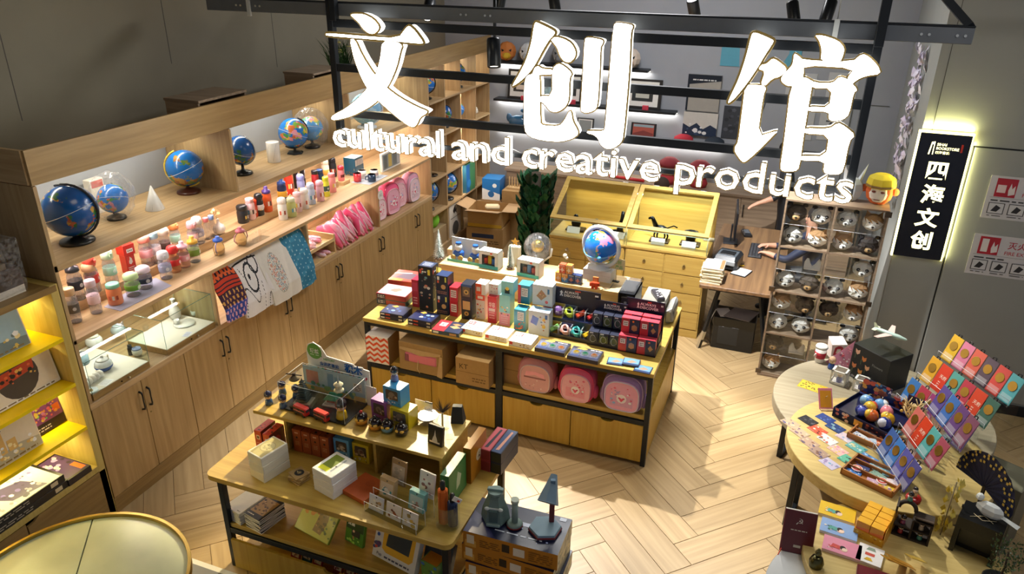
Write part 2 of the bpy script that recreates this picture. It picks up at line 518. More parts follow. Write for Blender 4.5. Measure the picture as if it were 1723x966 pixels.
# upper display unit: valance, globe shelf, bottle shelf, dividers
u=thing('display_shelf','long wall display shelf of pale wood with a deep front valance','shelf',(-4.90,3.0,0))
def lp(name,mb,mat):return obj(name,mb.off(),mat,u)
DP=0.685
M['valance']=wood('dull ash valance','9a7d50','ad9060','Y',vary=0.02)
lp('valance',MB().box(DP-.02,DP,0,7.09,2.48,2.69),'valance')
lp('valance_return',MB().box(-0.015,DP-.02,-0.012,0.012,2.48,2.69),'ash_x')
lp('ceiling_board',MB().box(0,DP-.02,0.012,5.16,2.468,2.486),'ash_y')
lp('globe_shelf_board',MB().bx(DP/2,2.58,1.912,DP,5.16,0.043,0.002),'ash_y')
lp('bottle_shelf_board',MB().bx(DP/2,2.58,1.395,DP,5.16,0.03,0.002),'ash_y')
lp('end_panel',MB().bx(DP/2,0.012,0.935,DP,0.025,1.535,0.001),'ash_z')
lp('end_panel',MB().bx(DP/2,5.148,0.935,DP,0.024,1.535,0.001),'ash_z')
for y in(1.72,3.44):
 lp('upper_divider',MB().bx(DP/2,y,1.955,DP,0.022,0.513,0.001),'ash_z')
for y in(1.275,2.56,3.87):
 lp('lower_divider',MB().bx(DP/2,y,0.935,DP,0.025,0.46,0.001),'ash_z')
lp('back_panel',MB().box(-0.015,-0.001,0.025,5.135,1.955,2.468),'wall_cool')
lp('back_panel',MB().box(-0.015,-0.001,0.025,5.135,0.935,1.912),'ash_y')
for y0,y1,z,mt in((0.05,1.7,2.462,'led_white'),(1.75,3.42,2.462,'led_white'),(3.47,5.12,2.462,'led_white'),(0.05,5.12,1.906,'led_warm'),(0.05,1.26,1.389,'led_warm'),(1.3,2.54,1.389,'led_warm'),(2.6,3.85,1.389,'led_warm'),(3.9,5.12,1.389,'led_warm')):
 lp('strip_lamp',MB().box(0.30,0.312,y0,y1,z,z+0.006),mt)
for y,w in((3.86,1.5),(5.58,1.5),(7.3,1.5)):
 area('globe_shelf_strip_light',(-4.59,y,2.455),(-4.65,y,1.96),w,0.02,GLW,(1.0,0.95,0.78))
for y in(4.3,6.9):
 area('bottle_shelf_strip_light',(-4.59,y,1.90),(-4.50,y,1.44),2.4,0.02,BLW,(1.0,0.90,0.85))
for y,w in((3.66,1.15),(4.92,1.15),(6.23,1.15),(7.5,1.15)):
 area('ledge_strip_light',(-4.59,y,1.383),(-4.5,y,0.94),w,0.02,LLW,(1.0,0.90,0.80))
 # cube shelf at the far end
g=thing('cube_shelf','tall pale wood cube shelf in the far corner holding globes','shelf',(-4.90,8.165,0))
for y in(0.012,0.47,0.94,1.43,1.915):
 obj('upright',MB().bx(0.3325,y,0,0.665,0.024,2.468,0.001),'ash_z',g)
for z in(0.13,0.63,1.08,1.60,2.05):
 obj('shelf_board',MB().bx(0.34,0.963,z,0.68,1.88,0.024,0.001),'ash_y',g)
obj('plinth',MB().box(0.66,0.68,0.024,1.90,0,0.13),'ash_y',g)
obj('back_panel',MB().box(-0.012,-0.002,0,1.93,0,2.468),'ash_z',g)
for z in(2.04,1.59,1.07,0.62):
 obj('strip_lamp',MB().box(0.05,0.06,0.03,1.9,z+0.004,z+0.009),'led_warm',g)
area('cube_shelf_strip_light',(-4.5,9.12,2.46),(-4.4,9.12,2.07),1.7,0.02,CLW,(1.0,0.88,0.74))
for z in(2.035,1.585,1.065):
 area('cube_shelf_strip_light',(-4.6,9.12,z),(-4.6,9.12,z-.45),1.7,0.02,CLW,(1.0,0.85,0.7))
 # lit yellow bookcase near the viewer
M['yellow']=plain('yellow lacquer','f2d400',0.4)
M['limewood']=wood('pale yellow lined wood','b7a054','c9b36a','Z')
M['led_yellow']=plain('yellow strip lamp','ffffff',0.5,emit='ffe070',estr=6)
k=thing('lit_bookcase','open wooden bookcase with bright yellow shelves and strip lighting','bookcase',(-4.90,1.2,0))
obj('upright',MB().bx(0.3425,1.766,0,0.685,0.055,1.845,0.002),'limewood',k)
obj('upright',MB().bx(0.3425,0.028,0,0.685,0.055,1.845,0.002),'limewood',k)
obj('top_board',MB().bx(0.345,0.89,1.80,0.69,1.78,0.043,0.002),'cab_body',k)
obj('back_panel',MB().box(-0.012,0.0,0,1.785,0,1.80),'limewood',k)
for z in(1.458,1.12,0.778):
 obj('shelf_board',MB().bx(0.3425,0.898,z,0.685,1.685,0.025,0.001),'yellow',k)
 obj('strip_lamp',MB().box(0.45,0.46,0.07,1.73,z-0.006,z),'led_yellow',k)
obj('strip_lamp',MB().box(0.45,0.46,0.07,1.73,1.794,1.80),'led_yellow',k)
obj('shelf_board',MB().bx(0.3425,0.898,0.42,0.685,1.685,0.045,0.001),'limewood',k)
for z in(1.79,1.448,1.11,0.768):
 area('bookcase_strip_light',(-4.44,2.1,z),(-4.46,2.1,z-0.3),1.65,0.02,YLW,(1.0,0.86,0.36))
 # drawers below, with a notch to pull them
for y0,y1 in((0.06,0.60),(0.605,1.175),(1.18,1.79)):
 c=(y0+y1)/2
 poly=[(y0+0.002,0.02),(y1-0.002,0.02),(y1-0.002,0.415),(y0+0.09,0.415),(y0+0.05,0.39),(y0+0.002,0.385)]
 mb=MB().add([(0.667,a,b)for a,b in poly]+[(0.685,a,b)for a,b in poly],[tuple(range(6))[::-1],tuple(range(6,12))]+[(i,(i+1)%6,6+(i+1)%6,6+i)for i in range(6)])
 obj('drawer',mb,'cab_body',k)
obj('plinth',MB().box(0.05,0.65,0,1.74,0.0,0.02),'black',k)
# outlines of the strokes of the three large characters, metres in the plane of the sign (x, z)
SIGN_CHARS=[[[(-3.101,3.353),(-3.077,3.364),(-2.991,3.367),(-2.913,3.337),(-2.866,3.287),(-2.88,3.254),(-2.922,3.228),(-2.967,3.235),(-3.005,3.262),(-3.036,3.304),(-3.074,3.331)],[(-3.315,3.225),(-3.202,3.225),(-3.003,3.22),(-2.724,3.218),(-2.659,3.291),(-2.63,3.306),(-2.583,3.271),(-2.52,3.195),(-2.537,3.18),(-2.665,3.183),(-2.844,3.189),(-3.064,3.193),(-3.312,3.198),(-3.325,3.21)],[(-2.85,3.193),(-2.72,3.185),(-2.694,3.163),(-2.712,3.128),(-2.747,3.02),(-2.806,2.908),(-2.87,2.824),(-2.922,2.764),(-3.01,2.706),(-3.149,2.637),(-3.303,2.592),(-3.34,2.6),(-3.318,2.628),(-3.194,2.691),(-3.076,2.778),(-3.005,2.845),(-2.926,2.94),(-2.876,3.062)],[(-3.119,3.19),(-3.075,3.192),(-3.026,3.083),(-2.931,2.95),(-2.832,2.862),(-2.732,2.803),(-2.597,2.748),(-2.513,2.725),(-2.519,2.709),(-2.577,2.674),(-2.603,2.62),(-2.633,2.597),(-2.673,2.604),(-2.764,2.658),(-2.876,2.737),(-2.977,2.816),(-3.041,2.913),(-3.094,3.049)]],[[(-1.709,3.367),(-1.663,3.352),(-1.582,3.319),(-1.566,3.302),(-1.58,3.279),(-1.609,3.25),(-1.648,3.188),(-1.697,3.096),(-1.743,3.032),(-1.81,2.97),(-1.863,2.937),(-1.869,2.951),(-1.822,3.027),(-1.771,3.125),(-1.737,3.239),(-1.723,3.341)],[(-1.605,3.259),(-1.57,3.279),(-1.51,3.268),(-1.459,3.243),(-1.427,3.195),(-1.43,3.154),(-1.464,3.119),(-1.504,3.122),(-1.536,3.157),(-1.558,3.211),(-1.584,3.237)],[(-1.758,3.021),(-1.717,3.034),(-1.67,3.055),(-1.662,2.719),(-1.64,2.696),(-1.524,2.701),(-1.489,2.739),(-1.46,2.8),(-1.445,2.811),(-1.432,2.744),(-1.394,2.688),(-1.387,2.659),(-1.432,2.624),(-1.515,2.597),(-1.642,2.595),(-1.734,2.612),(-1.773,2.654),(-1.779,2.854),(-1.776,2.982)],[(-1.707,3.077),(-1.682,3.088),(-1.655,3.071),(-1.578,3.071),(-1.577,3.038),(-1.67,3.03),(-1.727,3.021)],[(-1.584,3.075),(-1.544,3.112),(-1.503,3.098),(-1.446,3.055),(-1.465,3.021),(-1.462,2.888),(-1.478,2.843),(-1.512,2.811),(-1.553,2.793),(-1.595,2.801),(-1.628,2.841),(-1.671,2.861),(-1.671,2.892),(-1.578,2.897)],[(-1.372,3.27),(-1.353,3.283),(-1.275,3.275),(-1.251,3.267),(-1.255,3.249),(-1.268,3.226),(-1.264,3.08),(-1.265,2.855),(-1.289,2.824),(-1.343,2.805),(-1.374,2.817),(-1.376,2.846),(-1.372,3.074)],[(-1.19,3.362),(-1.172,3.379),(-1.083,3.371),(-1.065,3.359),(-1.08,3.332),(-1.072,3.092),(-1.079,2.667),(-1.096,2.626),(-1.144,2.587),(-1.194,2.582),(-1.231,2.608),(-1.248,2.647),(-1.28,2.668),(-1.326,2.674),(-1.322,2.689),(-1.211,2.696),(-1.203,2.724),(-1.196,3.084)]],[[(-0.357,3.356),(-0.333,3.362),(-0.257,3.336),(-0.221,3.319),(-0.231,3.289),(-0.261,3.229),(-0.291,3.158),(-0.338,3.065),(-0.396,2.973),(-0.433,2.934),(-0.449,2.938),(-0.438,2.98),(-0.401,3.091),(-0.377,3.213),(-0.364,3.331)],[(-0.294,3.148),(-0.279,3.179),(-0.25,3.185),(-0.221,3.219),(-0.19,3.208),(-0.131,3.168),(-0.136,3.138),(-0.166,3.111),(-0.203,3.099),(-0.241,3.051),(-0.267,3.064),(-0.253,3.14)],[(-0.356,3.053),(-0.267,3.059),(-0.23,3.047),(-0.243,3.0),(-0.242,2.749),(-0.129,2.796),(-0.141,2.774),(-0.239,2.641),(-0.293,2.581),(-0.315,2.584),(-0.364,2.64),(-0.368,2.672),(-0.352,2.706),(-0.353,2.877)],[(-0.009,3.357),(0.032,3.359),(0.119,3.335),(0.162,3.295),(0.161,3.252),(0.153,3.218),(0.047,3.212),(0.04,3.284),(0.018,3.33)],[(-0.105,3.252),(-0.085,3.243),(-0.048,3.216),(0.216,3.222),(0.258,3.269),(0.296,3.255),(0.349,3.211),(0.376,3.165),(0.298,3.148),(0.257,3.124),(0.223,3.083),(0.202,3.125),(0.232,3.187),(-0.043,3.188),(-0.033,3.125),(-0.041,3.084),(-0.072,3.067),(-0.115,3.064),(-0.151,3.087),(-0.156,3.112),(-0.124,3.158),(-0.102,3.189)],[(-0.095,3.091),(-0.033,3.125),(0.02,3.093),(0.022,3.049),(0.021,2.969),(0.022,2.784),(0.029,2.582),(0.008,2.558),(-0.062,2.55),(-0.08,2.57),(-0.081,2.711)],[(-0.033,3.125),(0.039,3.092),(0.133,3.096),(0.163,3.137),(0.206,3.125),(0.271,3.071),(0.252,3.05),(0.251,2.926),(0.224,2.894),(0.17,2.879),(0.144,2.892),(0.142,2.933),(0.018,2.928),(0.019,2.953),(0.138,2.957),(0.133,3.069),(0.015,3.063)],[(0.02,2.825),(0.159,2.832),(0.2,2.874),(0.241,2.855),(0.305,2.81),(0.279,2.771),(0.279,2.588),(0.254,2.564),(0.191,2.562),(0.169,2.576),(0.168,2.64),(0.016,2.629),(0.017,2.656),(0.168,2.666),(0.165,2.799),(0.018,2.794)]]]
# ------------------------------------------------------------------ hanging illuminated shop sign
M['sign_face']=plain('lit letter face','ffffff',0.4,emit='fffdf4',estr=10)
M['sign_rim']=plain('gold letter rim','8a7440',0.4,0.5,emit='c8a860',estr=0.12)
M['sign_side']=plain('lit letter side','ffffff',0.4,emit='fffdf4',estr=1.2)
SY=4.84
sg=thing('hanging_sign','large hanging sign with glowing white characters on a black steel frame','sign',(0,SY,2.3))
def letter(name,polys,depth=0.085):
 m=MB('ffffff')
 for i,p in enumerate(polys):
  q=[(x,z-2.3)for x,z in p];k=len(q)
  ar=sum(q[j][0]*q[(j+1)%k][1]-q[(j+1)%k][0]*q[j][1]for j in range(k))
  if ar<0:
   q=q[::-1]
  e=0.0006*i
  V=[(x,-e,z)for x,z in q]+[(x,depth,z)for x,z in q]
  m.slot=0;m.add(V,[tuple(range(k))])
  W2=[(x,.012,z)for x,z in q]
  m.slot=1;m.add(V[:k]+W2,[(j,k+j,k+(j+1)%k,(j+1)%k)for j in range(k)])
  m.slot=2;m.add(W2+V[k:],[tuple(range(k,2*k))[::-1]]+[(j,k+j,k+(j+1)%k,(j+1)%k)for j in range(k)])
  m.slot=1;m.tube([(x,.007,z)for x,z in q],.010,5,True,False)
 return obj(name,m,['sign_face','sign_rim','sign_side'],sg)
def smooth_poly(p):
 out=[]
 k=len(p)
 for i in range(k):
  a,b=p[i],p[(i+1)%k]
  out+=[(a[0]*.78+b[0]*.22,a[1]*.78+b[1]*.22),(a[0]*.22+b[0]*.78,a[1]*.22+b[1]*.78)]
 return out
for ch in SIGN_CHARS:
 letter('chinese_character',[smooth_poly(p)for p in ch])
def latin(word,xl,xr,base=2.392,size=0.285):
 bold=0.002
 tot=glyphs(word,bold);w=tot[3]-tot[2];sx=(xr-xl)/w
 pen=None
 for i,c in enumerate(word):
  vs_,fs,x0,x1,y0,y1=glyphs(c,bold)
  # position of this letter inside the word
  if i==0:
   px=0.0
  else:
   pre=glyphs(word[:i+1],bold)
   px=pre[3]-x1-tot[2]
  m=MB('ffffff')
  m.slot=0
  P2=[(xl+(px+x)*sx,base-2.3+y*size)for x,y in vs_]
  m.add([(x,0,z)for x,z in P2],fs)
  # rim along the outline edges
  from collections import Counter
  ed=Counter()
  dirs={}
  for f in fs:
   for a,b in zip(f,f[1:]+f[:1]):
    ed[frozenset((a,b))]+=1;dirs[frozenset((a,b))]=(a,b)
  m.slot=1
  for e_,n_ in ed.items():
   if n_==1:
    a,b=dirs[e_]
    for sl,y0,y1 in((1,0,.008),(2,.008,.07)):
     m.slot=sl;m.add([(P2[a][0],y0,P2[a][1]),(P2[a][0],y1,P2[a][1]),(P2[b][0],y1,P2[b][1]),(P2[b][0],y0,P2[b][1])],[(0,1,2,3)])
  m.slot=1
  for e_,n_ in ed.items():
   if n_==1:
    a,b=dirs[e_];m.tube([(P2[a][0],.006,P2[a][1]),(P2[b][0],.006,P2[b][1])],.007,4,smooth=False)
  obj('letter',m,['sign_face','sign_rim','sign_side'],sg)
latin('cultural',-3.35,-2.425)
latin('and',-2.34,-1.885)
latin('creative',-1.80,-0.825)
latin('products',-0.735,0.355)
for x in(-3.335,0.338):
 obj('post',MB().bx(x,0.11,0.12,0.05,0.05,2.18,0.003),'black',sg)
obj('rail',MB().bx(-1.5,0.11,0.955,3.64,0.04,0.055,0.002),'black',sg)
for z in(0.305,0.64):
 obj('rail',MB().bx(-1.5,0.11,z,3.64,0.04,0.055,0.002),'black',sg)
for z in(0.13,):
 obj('rail',MB().bx(-1.5,0.10,z,3.64,0.03,0.03,0.002),'black',sg)
m=MB('dfe4e6')
for x in(-3.2,-2.1,-1.2,-0.3):
 m.tube([(x,0.12,0.16),(x+.08,0.11,0.13),(x+.2,0.12,0.18),(x+.3,0.13,0.14)],0.003,5)
obj('wire',m,'plastic',sg)
# grey light track beam crossing above the sign, with its bracket at the wall
b=thing('track_beam','long grey steel lighting beam crossing above the sign','beam',(0,5.0,3.3))
M['beam']=plain('grey painted steel','6d7278',0.45,0.4)
obj('beam_profile',MB().bx(-1.84,0,0.03,5.3,0.05,0.09,0.003),'beam',b)
obj('beam_cap',MB().bx(-1.84,0,0.12,5.3,0.06,0.008,0.001),'black',b)
for x0 in(-4.2,-2.3,0.55):
 m=MB('e8e8e0')
 for q in(0,0.04,0.18,0.22):
  m.at(x0+q,-0.026,0.075,0,PI/2).cyl(0,0,0,0.004,0.008,n=8)
 obj('bolt',m.off(),'metal',b)
for x in(-4.08,0.1):
 obj('clamp',MB('c4c8c8').bx(x,-0.03,0.0,0.03,0.02,0.14,0.002),'plastic',b)
 obj('suspension_cable',MB('9a9a9a').tube([(x,-0.03,0.14),(x,-0.03,1.29)],0.003,5),'metal',b)
obj('diagonal_brace',MB().tube([(0.79,0,0.12),(0.45,0.9,0.5),(0.25,1.3,0.72)],0.03,4,smooth=False),'black',b)
for i,(x,tx,tz)in enumerate(((-3.3,0,0),(0.34,0,0))):
 obj('hanger_post',MB().bx(x,-0.06,0.0,0.05,0.05,1.29,0.002),'black',b)
 # track spot lamps
tr=MB().bx(-1.4,6.3,3.52,6.2,0.04,0.035,0.002)
solo('light_track',tr,'black','thin black ceiling track carrying the far row of spot lamps','track')
def spot_lamp(x,y,z,aim,label,watts,angle=55,color=(1,0.91,0.77),top=3.52,r=0.045):
 t=thing('spot_lamp',label,'lamp',(x,y,z),0,'black track spot lamps')
 d=(Vector(aim)-Vector((x,y,z))).normalized()
 q=d.to_track_quat('-Z','Y')
 m=MB('1a1d21');m.T=q.to_matrix().to_4x4()
 m.lathe([(r*.9,0.10),(r,0.09),(r,-0.10),(r*.93,-0.105),(r*.93,-0.09)],16)
 obj('lamp_head',m.off(),'plastic',t)
 m=MB('ffffff');m.T=q.to_matrix().to_4x4();m.lathe([(0.0,-0.091),(r*.9,-0.092)],16)
 obj('lens',m.off(),M['led_white'],t)
 m=MB('1a1d21').tube([tuple(-d*0.02+Vector((0,0,.03))),(0,0.02,0.12),(0,0.02,top-z)],0.012,6)
 obj('bracket',m,'plastic',t)
 p=Vector((x,y,z))+d*0.12
 spot('spot_lamp_light',p,aim,watts,angle,color)
 return t
spot_lamp(-2.52,6.25,3.40,(-2.7,5.3,0.9),'black spot lamp above the first large character, its lens glowing downward',480,55,(1,.96,.9))
spot_lamp(-2.03,6.2,3.40,(-1.2,5.3,0.9),'tilted black spot lamp just right of the glowing lens above the sign',480,55,(1,.96,.9))
spot_lamp(-0.9,6.2,3.36,(-0.35,7.3,0.8),'upright black spot lamp above the middle of the sign',420,70,(1,.98,.97))
spot_lamp(-0.18,6.25,3.36,(0.6,5.2,0.7),'black spot lamp tilted over the rightmost large character',190,55,(1,.95,.84))
spot_lamp(-2.17,5.25,3.10,(-1.7,4.3,0),'largest black spot lamp hanging beside the first large character',110,40,r=0.05)
spot_lamp(-3.2,6.25,3.30,(-2.55,3.2,.85),'black spot lamp with bright lens behind the first stroke of the sign',720,33,(1,.82,.50),r=.05)
spot_lamp(0.05,6.26,3.38,(-.5,4.6,0),'black spot lamp hidden behind the last large character',50,46,(1,.90,.74))
# ------------------------------------------------------------------ middle display table
M['table_top']=wood('honey oak table top','b09040','c6a854','X',rough=0.4,vary=0.02)
M['drawer_front']=wood('honey oak drawer front','b28e34','c2a044','Z',rough=0.45,vary=0.02)
TX0,TX1,TY0,TY1=-3.279,-0.741,4.953,6.209
ct=thing('display_table','large oak display table with black steel frame, drawers and an open shelf','table',((TX0+TX1)/2,(TY0+TY1)/2,0))
hx,hy=(TX1-TX0)/2,(TY1-TY0)/2
obj('table_top',MB().bx(0,0,0.835,2*hx,2*hy,0.035,0.003),'table_top',ct)
m=MB()
for sx in(-1,1):
 for sy in(-1,1):
  obj('leg',MB().bx(sx*(hx-0.025),sy*(hy-0.03),0,0.04,0.04,0.835,0.002),'black',ct)
for sy in(-1,1):
 obj('leg',MB().bx(0,sy*(hy-0.03),0,0.06,0.04,0.80,0.002),'black',ct)
 obj('rail',MB().bx(0,sy*(hy-0.03),0.80,2*hx-0.09,0.04,0.035,0.002),'black',ct)
 obj('rail',MB().bx(0,sy*(hy-0.03),0.385,2*hx-0.09,0.036,0.04,0.002),'black',ct)
for sx in(-1,1):
 obj('rail',MB().bx(sx*(hx-0.025),0,0.80,0.04,2*hy-0.1,0.035,0.002),'black',ct)
 obj('side_panel',MB().bx(sx*(hx-0.02),0,0.03,0.018,2*hy-0.1,0.43,0.001),'drawer_front',ct)
obj('shelf_board',MB().bx(0,0,0.428,2*hx-0.06,2*hy-0.06,0.04,0.002),'table_top',ct)
obj('plinth',MB().bx(0,0.02,0.0,2*hx-0.1,2*hy-0.12,0.03,0.001),'black',ct)
def drawer_front(w,h,t=0.018):
 """front panel with a curved finger notch in its top edge"""
 n=0.055
 pts=[(-w/2,0),(w/2,0),(w/2,h),(n+0.02,h)]
 for i in range(7):
  a=PI*i/6
  pts.append((n*math.cos(a),h-0.028*math.sin(a)))
 pts+=[(-n-0.02,h),(-w/2,h)]
 k=len(pts)
 V=[(x,0,z)for x,z in pts]+[(x,t,z)for x,z in pts]
 return MB().add(V,[tuple(range(k)),tuple(range(k,2*k))[::-1]]+[(i,k+i,k+(i+1)%k,(i+1)%k)for i in range(k)])
for i,(x0,x1)in enumerate(((-1.23,-0.635),(-0.63,-0.035),(0.035,0.63),(0.635,1.23))):
 o=obj('drawer',drawer_front(x1-x0-0.004,0.342),'drawer_front',ct,((x0+x1)/2,-hy+0.012,0.04))
for i,x in enumerate((-0.6,0.6)):
 obj('drawer_box',MB().box(x-0.56,x+0.56,-hy+0.04,hy-0.05,0.05,0.36),'drawer_front',ct)
 # glass-less open sides; back panels
obj('back_panel',MB().box(-hx+0.05,hx-0.05,hy-0.05,hy-0.035,0.47,0.80),'drawer_front',ct)
# riser on the table
r_=thing('table_riser','low oak riser shelf standing on the middle display table','riser',(-2.085,5.98,0.87))
obj('riser_top',MB().bx(0,0,0.21,1.73,0.37,0.025,0.002),'lightoak',r_)
obj('front_board',MB().bx(0,-0.165,0,1.70,0.018,0.21,0.001),'lightoak',r_)
obj('back_board',MB().bx(0,0.165,0,1.70,0.018,0.21,0.001),'lightoak',r_)
for s in(-1,1):
 obj('end_board',MB().bx(s*0.85,0,0,0.02,0.31,0.21,0.001),'lightoak',r_)
obj('cam_lock',MB('a08a5a').at(0.62,-0.174,0.12,0,PI/2).cyl(0,0,0,0.002,0.012,n=12).off(),'metal',r_)
# ------------------------------------------------------------------ front display table
SX0,SX1,SY0,SY1=-3.14,-1.44,2.847,3.82
st=thing('front_table','smaller oak display table with rounded top corners and black steel legs','table',((SX0+SX1)/2,(SY0+SY1)/2,0))
hx,hy=(SX1-SX0)/2,(SY1-SY0)/2
def rrect(w,h,r,n=5):
 P=[]
 for cx,cy,a0 in((w/2-r,h/2-r,0),(-w/2+r,h/2-r,PI/2),(-w/2+r,-h/2+r,PI),(w/2-r,-h/2+r,1.5*PI)):
  for i in range(n+1):
   a=a0+PI/2*i/n
   P.append((cx+r*math.cos(a),cy+r*math.sin(a)))
 return P
obj('table_top',MB().prism(rrect(2*hx,2*hy,0.05),0.748,0.783),'table_top',st)
for sx in(-1,1):
 for sy in(-1,1):
  obj('leg',MB().bx(sx*(hx-0.06),sy*(hy-0.07),0,0.04,0.04,0.748,0.002),'black',st)
 obj('rail',MB().bx(sx*(hx-0.06),0,0.71,0.036,2*hy-0.18,0.03,0.002),'black',st)
 obj('rail',MB().bx(sx*(hx-0.06),0,0.31,0.036,2*hy-0.18,0.03,0.002),'black',st)
for sy in(-1,1):
 obj('rail',MB().bx(0,sy*(hy-0.07),0.295,2*hx-0.16,0.036,0.04,0.002),'black',st)
obj('shelf_board',MB().bx(0,0,0.34,2*hx-0.1,2*hy-0.12,0.03,0.002),'table_top',st)
m=MB()
obj('drawer',drawer_front(2*hx-0.17,0.235),'drawer_front',st,(0,-hy+0.035,0.02))
obj('drawer_box',MB().box(-hx+0.1,hx-0.1,-hy+0.055,hy-0.1,0.02,0.14),'drawer_front',st)
# riser
rs=thing('front_table_riser','oak riser shelf on the front table carrying model towers and figures','riser',(-2.345,3.435,0.783))
obj('riser_top',MB().bx(0,0,0.245,1.36,0.42,0.024,0.002),'table_top',rs)
for x in(-0.66+0.2,0.0+0.2,0.655):
 obj('riser_leg',MB().bx(x,0.0,0,0.02,0.36,0.245,0.001),'table_top',rs)
obj('back_board',MB().bx(0.1,0.19,0,1.12,0.018,0.245,0.001),'table_top',rs)
# ------------------------------------------------------------------ round tables at the right
M['round_top']=wood('pale oak round top','c6aa66','d9c07c','X',rough=0.4)
M['greige']=wood('grey brown oak round top','9d927a','b0a58c','X',rough=0.45)
def round_table(name,label,x,y,z,r,th,mat,legs):
 t=thing(name,label,'table',(x,y,0))
 obj('table_top',MB().lathe([(0.0,z-th),(r-0.004,z-th),(r,z-th+0.004),(r,z-0.004),(r-0.004,z),(0.0,z)],72,smooth=False),mat,t)
 for a in legs:
  c,s=math.cos(a),math.sin(a)
  d=r*0.8;w=0.4*r
  m=MB()
  for q in(-1,1):
   px,py=c*d-s*q*w*.5,s*d+c*q*w*.5
   m.at(px,py,0,a).bx(0,0,0,0.04,0.03,z-th,0.003)
  m.at(c*d,s*d,0,a).bx(0,0,0,0.04,w+.03,0.035,0.003)
  m.at(c*d,s*d,z-th-0.03,a).bx(0,0,0,0.04,w+.03,0.03,0.003)
  obj('leg_frame',m.off(),'black',t)
 return t
round_table('round_table','farthest and lowest of the round wooden tables, grey-brown top',0.887,5.473,0.65,0.766,0.085,'greige',(2.83,0.2,-1.4))
round_table('round_table','middle round wooden table with a pale oak top crowded with postcards',0.866,4.70,0.80,0.632,0.08,'round_top',(2.92,0.0,-1.5))
# gold rimmed table, lower left
gt=thing('gold_rim_table','round table with grey-green two-piece top and a gold rim','table',(-3.2,1.91,.017))
M['sage']=plain('sage grey glass top','bcc09c',0.25,noise=0.06,nscale=6)
M['gold']=plain('brushed gold','b59a52',0.3,1.0)
for s in(0,1):
 P=[(0.572*math.cos(a),0.572*math.sin(a))for a in[s*PI+PI*i/36 for i in range(37)]]
 m=MB().at(0,0,0,math.radians(-52)).prism([(x,y+(0.004 if s==0 else-0.004))for x,y in P],0.655,0.668)
 obj('top_half',m.off(),'sage',gt)
obj('rim',MB().lathe([(0.574,0.64),(0.592,0.64),(0.592,0.69),(0.574,0.69),(0.574,0.64)],72,smooth=False),'gold',gt)
obj('under_board',MB().cyl(0,0,0.63,0.652,0.574,n=48),'black',gt)
obj('pedestal',MB().lathe([(0.28,0),(0.28,0.015),(0.05,0.03),(0.045,0.6),(0.2,0.63)],32),'gold',gt)
m=MB('d8d6d0').bx(-3.2,1.92,0,1.8,1.84,.014,.003).C('77777a').bx(-3.2,1.92,.014,1.72,1.76,.003,.001)
solo('floor_mat',m,'matte','grey floor mat with a white border under the gold-rimmed table','mat')
# ------------------------------------------------------------------ builders for repeated kinds of goods
def globe_mat(name,ocean,lands,scale=3.0,rough=0.25,seed=0.0):
 m,t,b,N,L=nt(name)
 tc=N('ShaderNodeTexCoord');mp=N('ShaderNodeMapping');mp.inputs['Location'].default_value=(seed,seed*.7,seed*1.3)
 L(tc.outputs['Object'],mp.inputs['Vector'])
 n=N('ShaderNodeTexNoise');n.inputs['Scale'].default_value=scale;n.inputs['Detail'].default_value=6;n.inputs['Roughness'].default_value=0.55
 L(mp.outputs[0],n.inputs['Vector'])
 v=N('ShaderNodeTexVoronoi');v.inputs['Scale'].default_value=scale*3.2;L(mp.outputs[0],v.inputs['Vector'])
 cr=N('ShaderNodeValToRGB');cr.color_ramp.interpolation='CONSTANT'
 els=cr.color_ramp.elements
 while len(els)<len(lands):
  els.new(0.5)
 for i,c in enumerate(lands):
  els[i].position=i/len(lands);els[i].color=(*H(c),1)
 sx=N('ShaderNodeSeparateColor');L(v.outputs['Color'],sx.inputs[0]);L(sx.outputs[0],cr.inputs[0])
 st_=N('ShaderNodeMapRange');st_.inputs[1].default_value=0.535;st_.inputs[2].default_value=0.55
 L(n.outputs['Fac'],st_.inputs[0])
 mx=N('ShaderNodeMix');mx.data_type='RGBA';mx.inputs['A'].default_value=(*H(ocean),1)
 L(st_.outputs[0],mx.inputs['Factor']);L(cr.outputs[0],mx.inputs['B']);L(mx.outputs['Result'],b.inputs['Base Color'])
 b.inputs['Roughness'].default_value=rough;b.inputs['Coat Weight'].default_value=0.3
 return m
LANDS=['3c8a3f','d8b53c','c56a3a','d98aa0','7aa84a']
GM=[globe_mat('dark political globe','0d4f96',['2f6a34','9a4a2c','2f6a34','b08a30'],6.5,seed=0.3),globe_mat('relief globe','1568b8',['6a7a3a','a8803c','4f7a3c','8a5a34'],8.0,seed=1.3),globe_mat('political globe','1e72c8',LANDS,8.5,seed=2.1),globe_mat('light blue globe','3f9ae0',['e8a0b0','f0d060','80c070'],9.0,seed=3.4),globe_mat('pale glass globe','7fb6dc',['a8cce0','9cc4dc'],7.0,seed=4.2)]
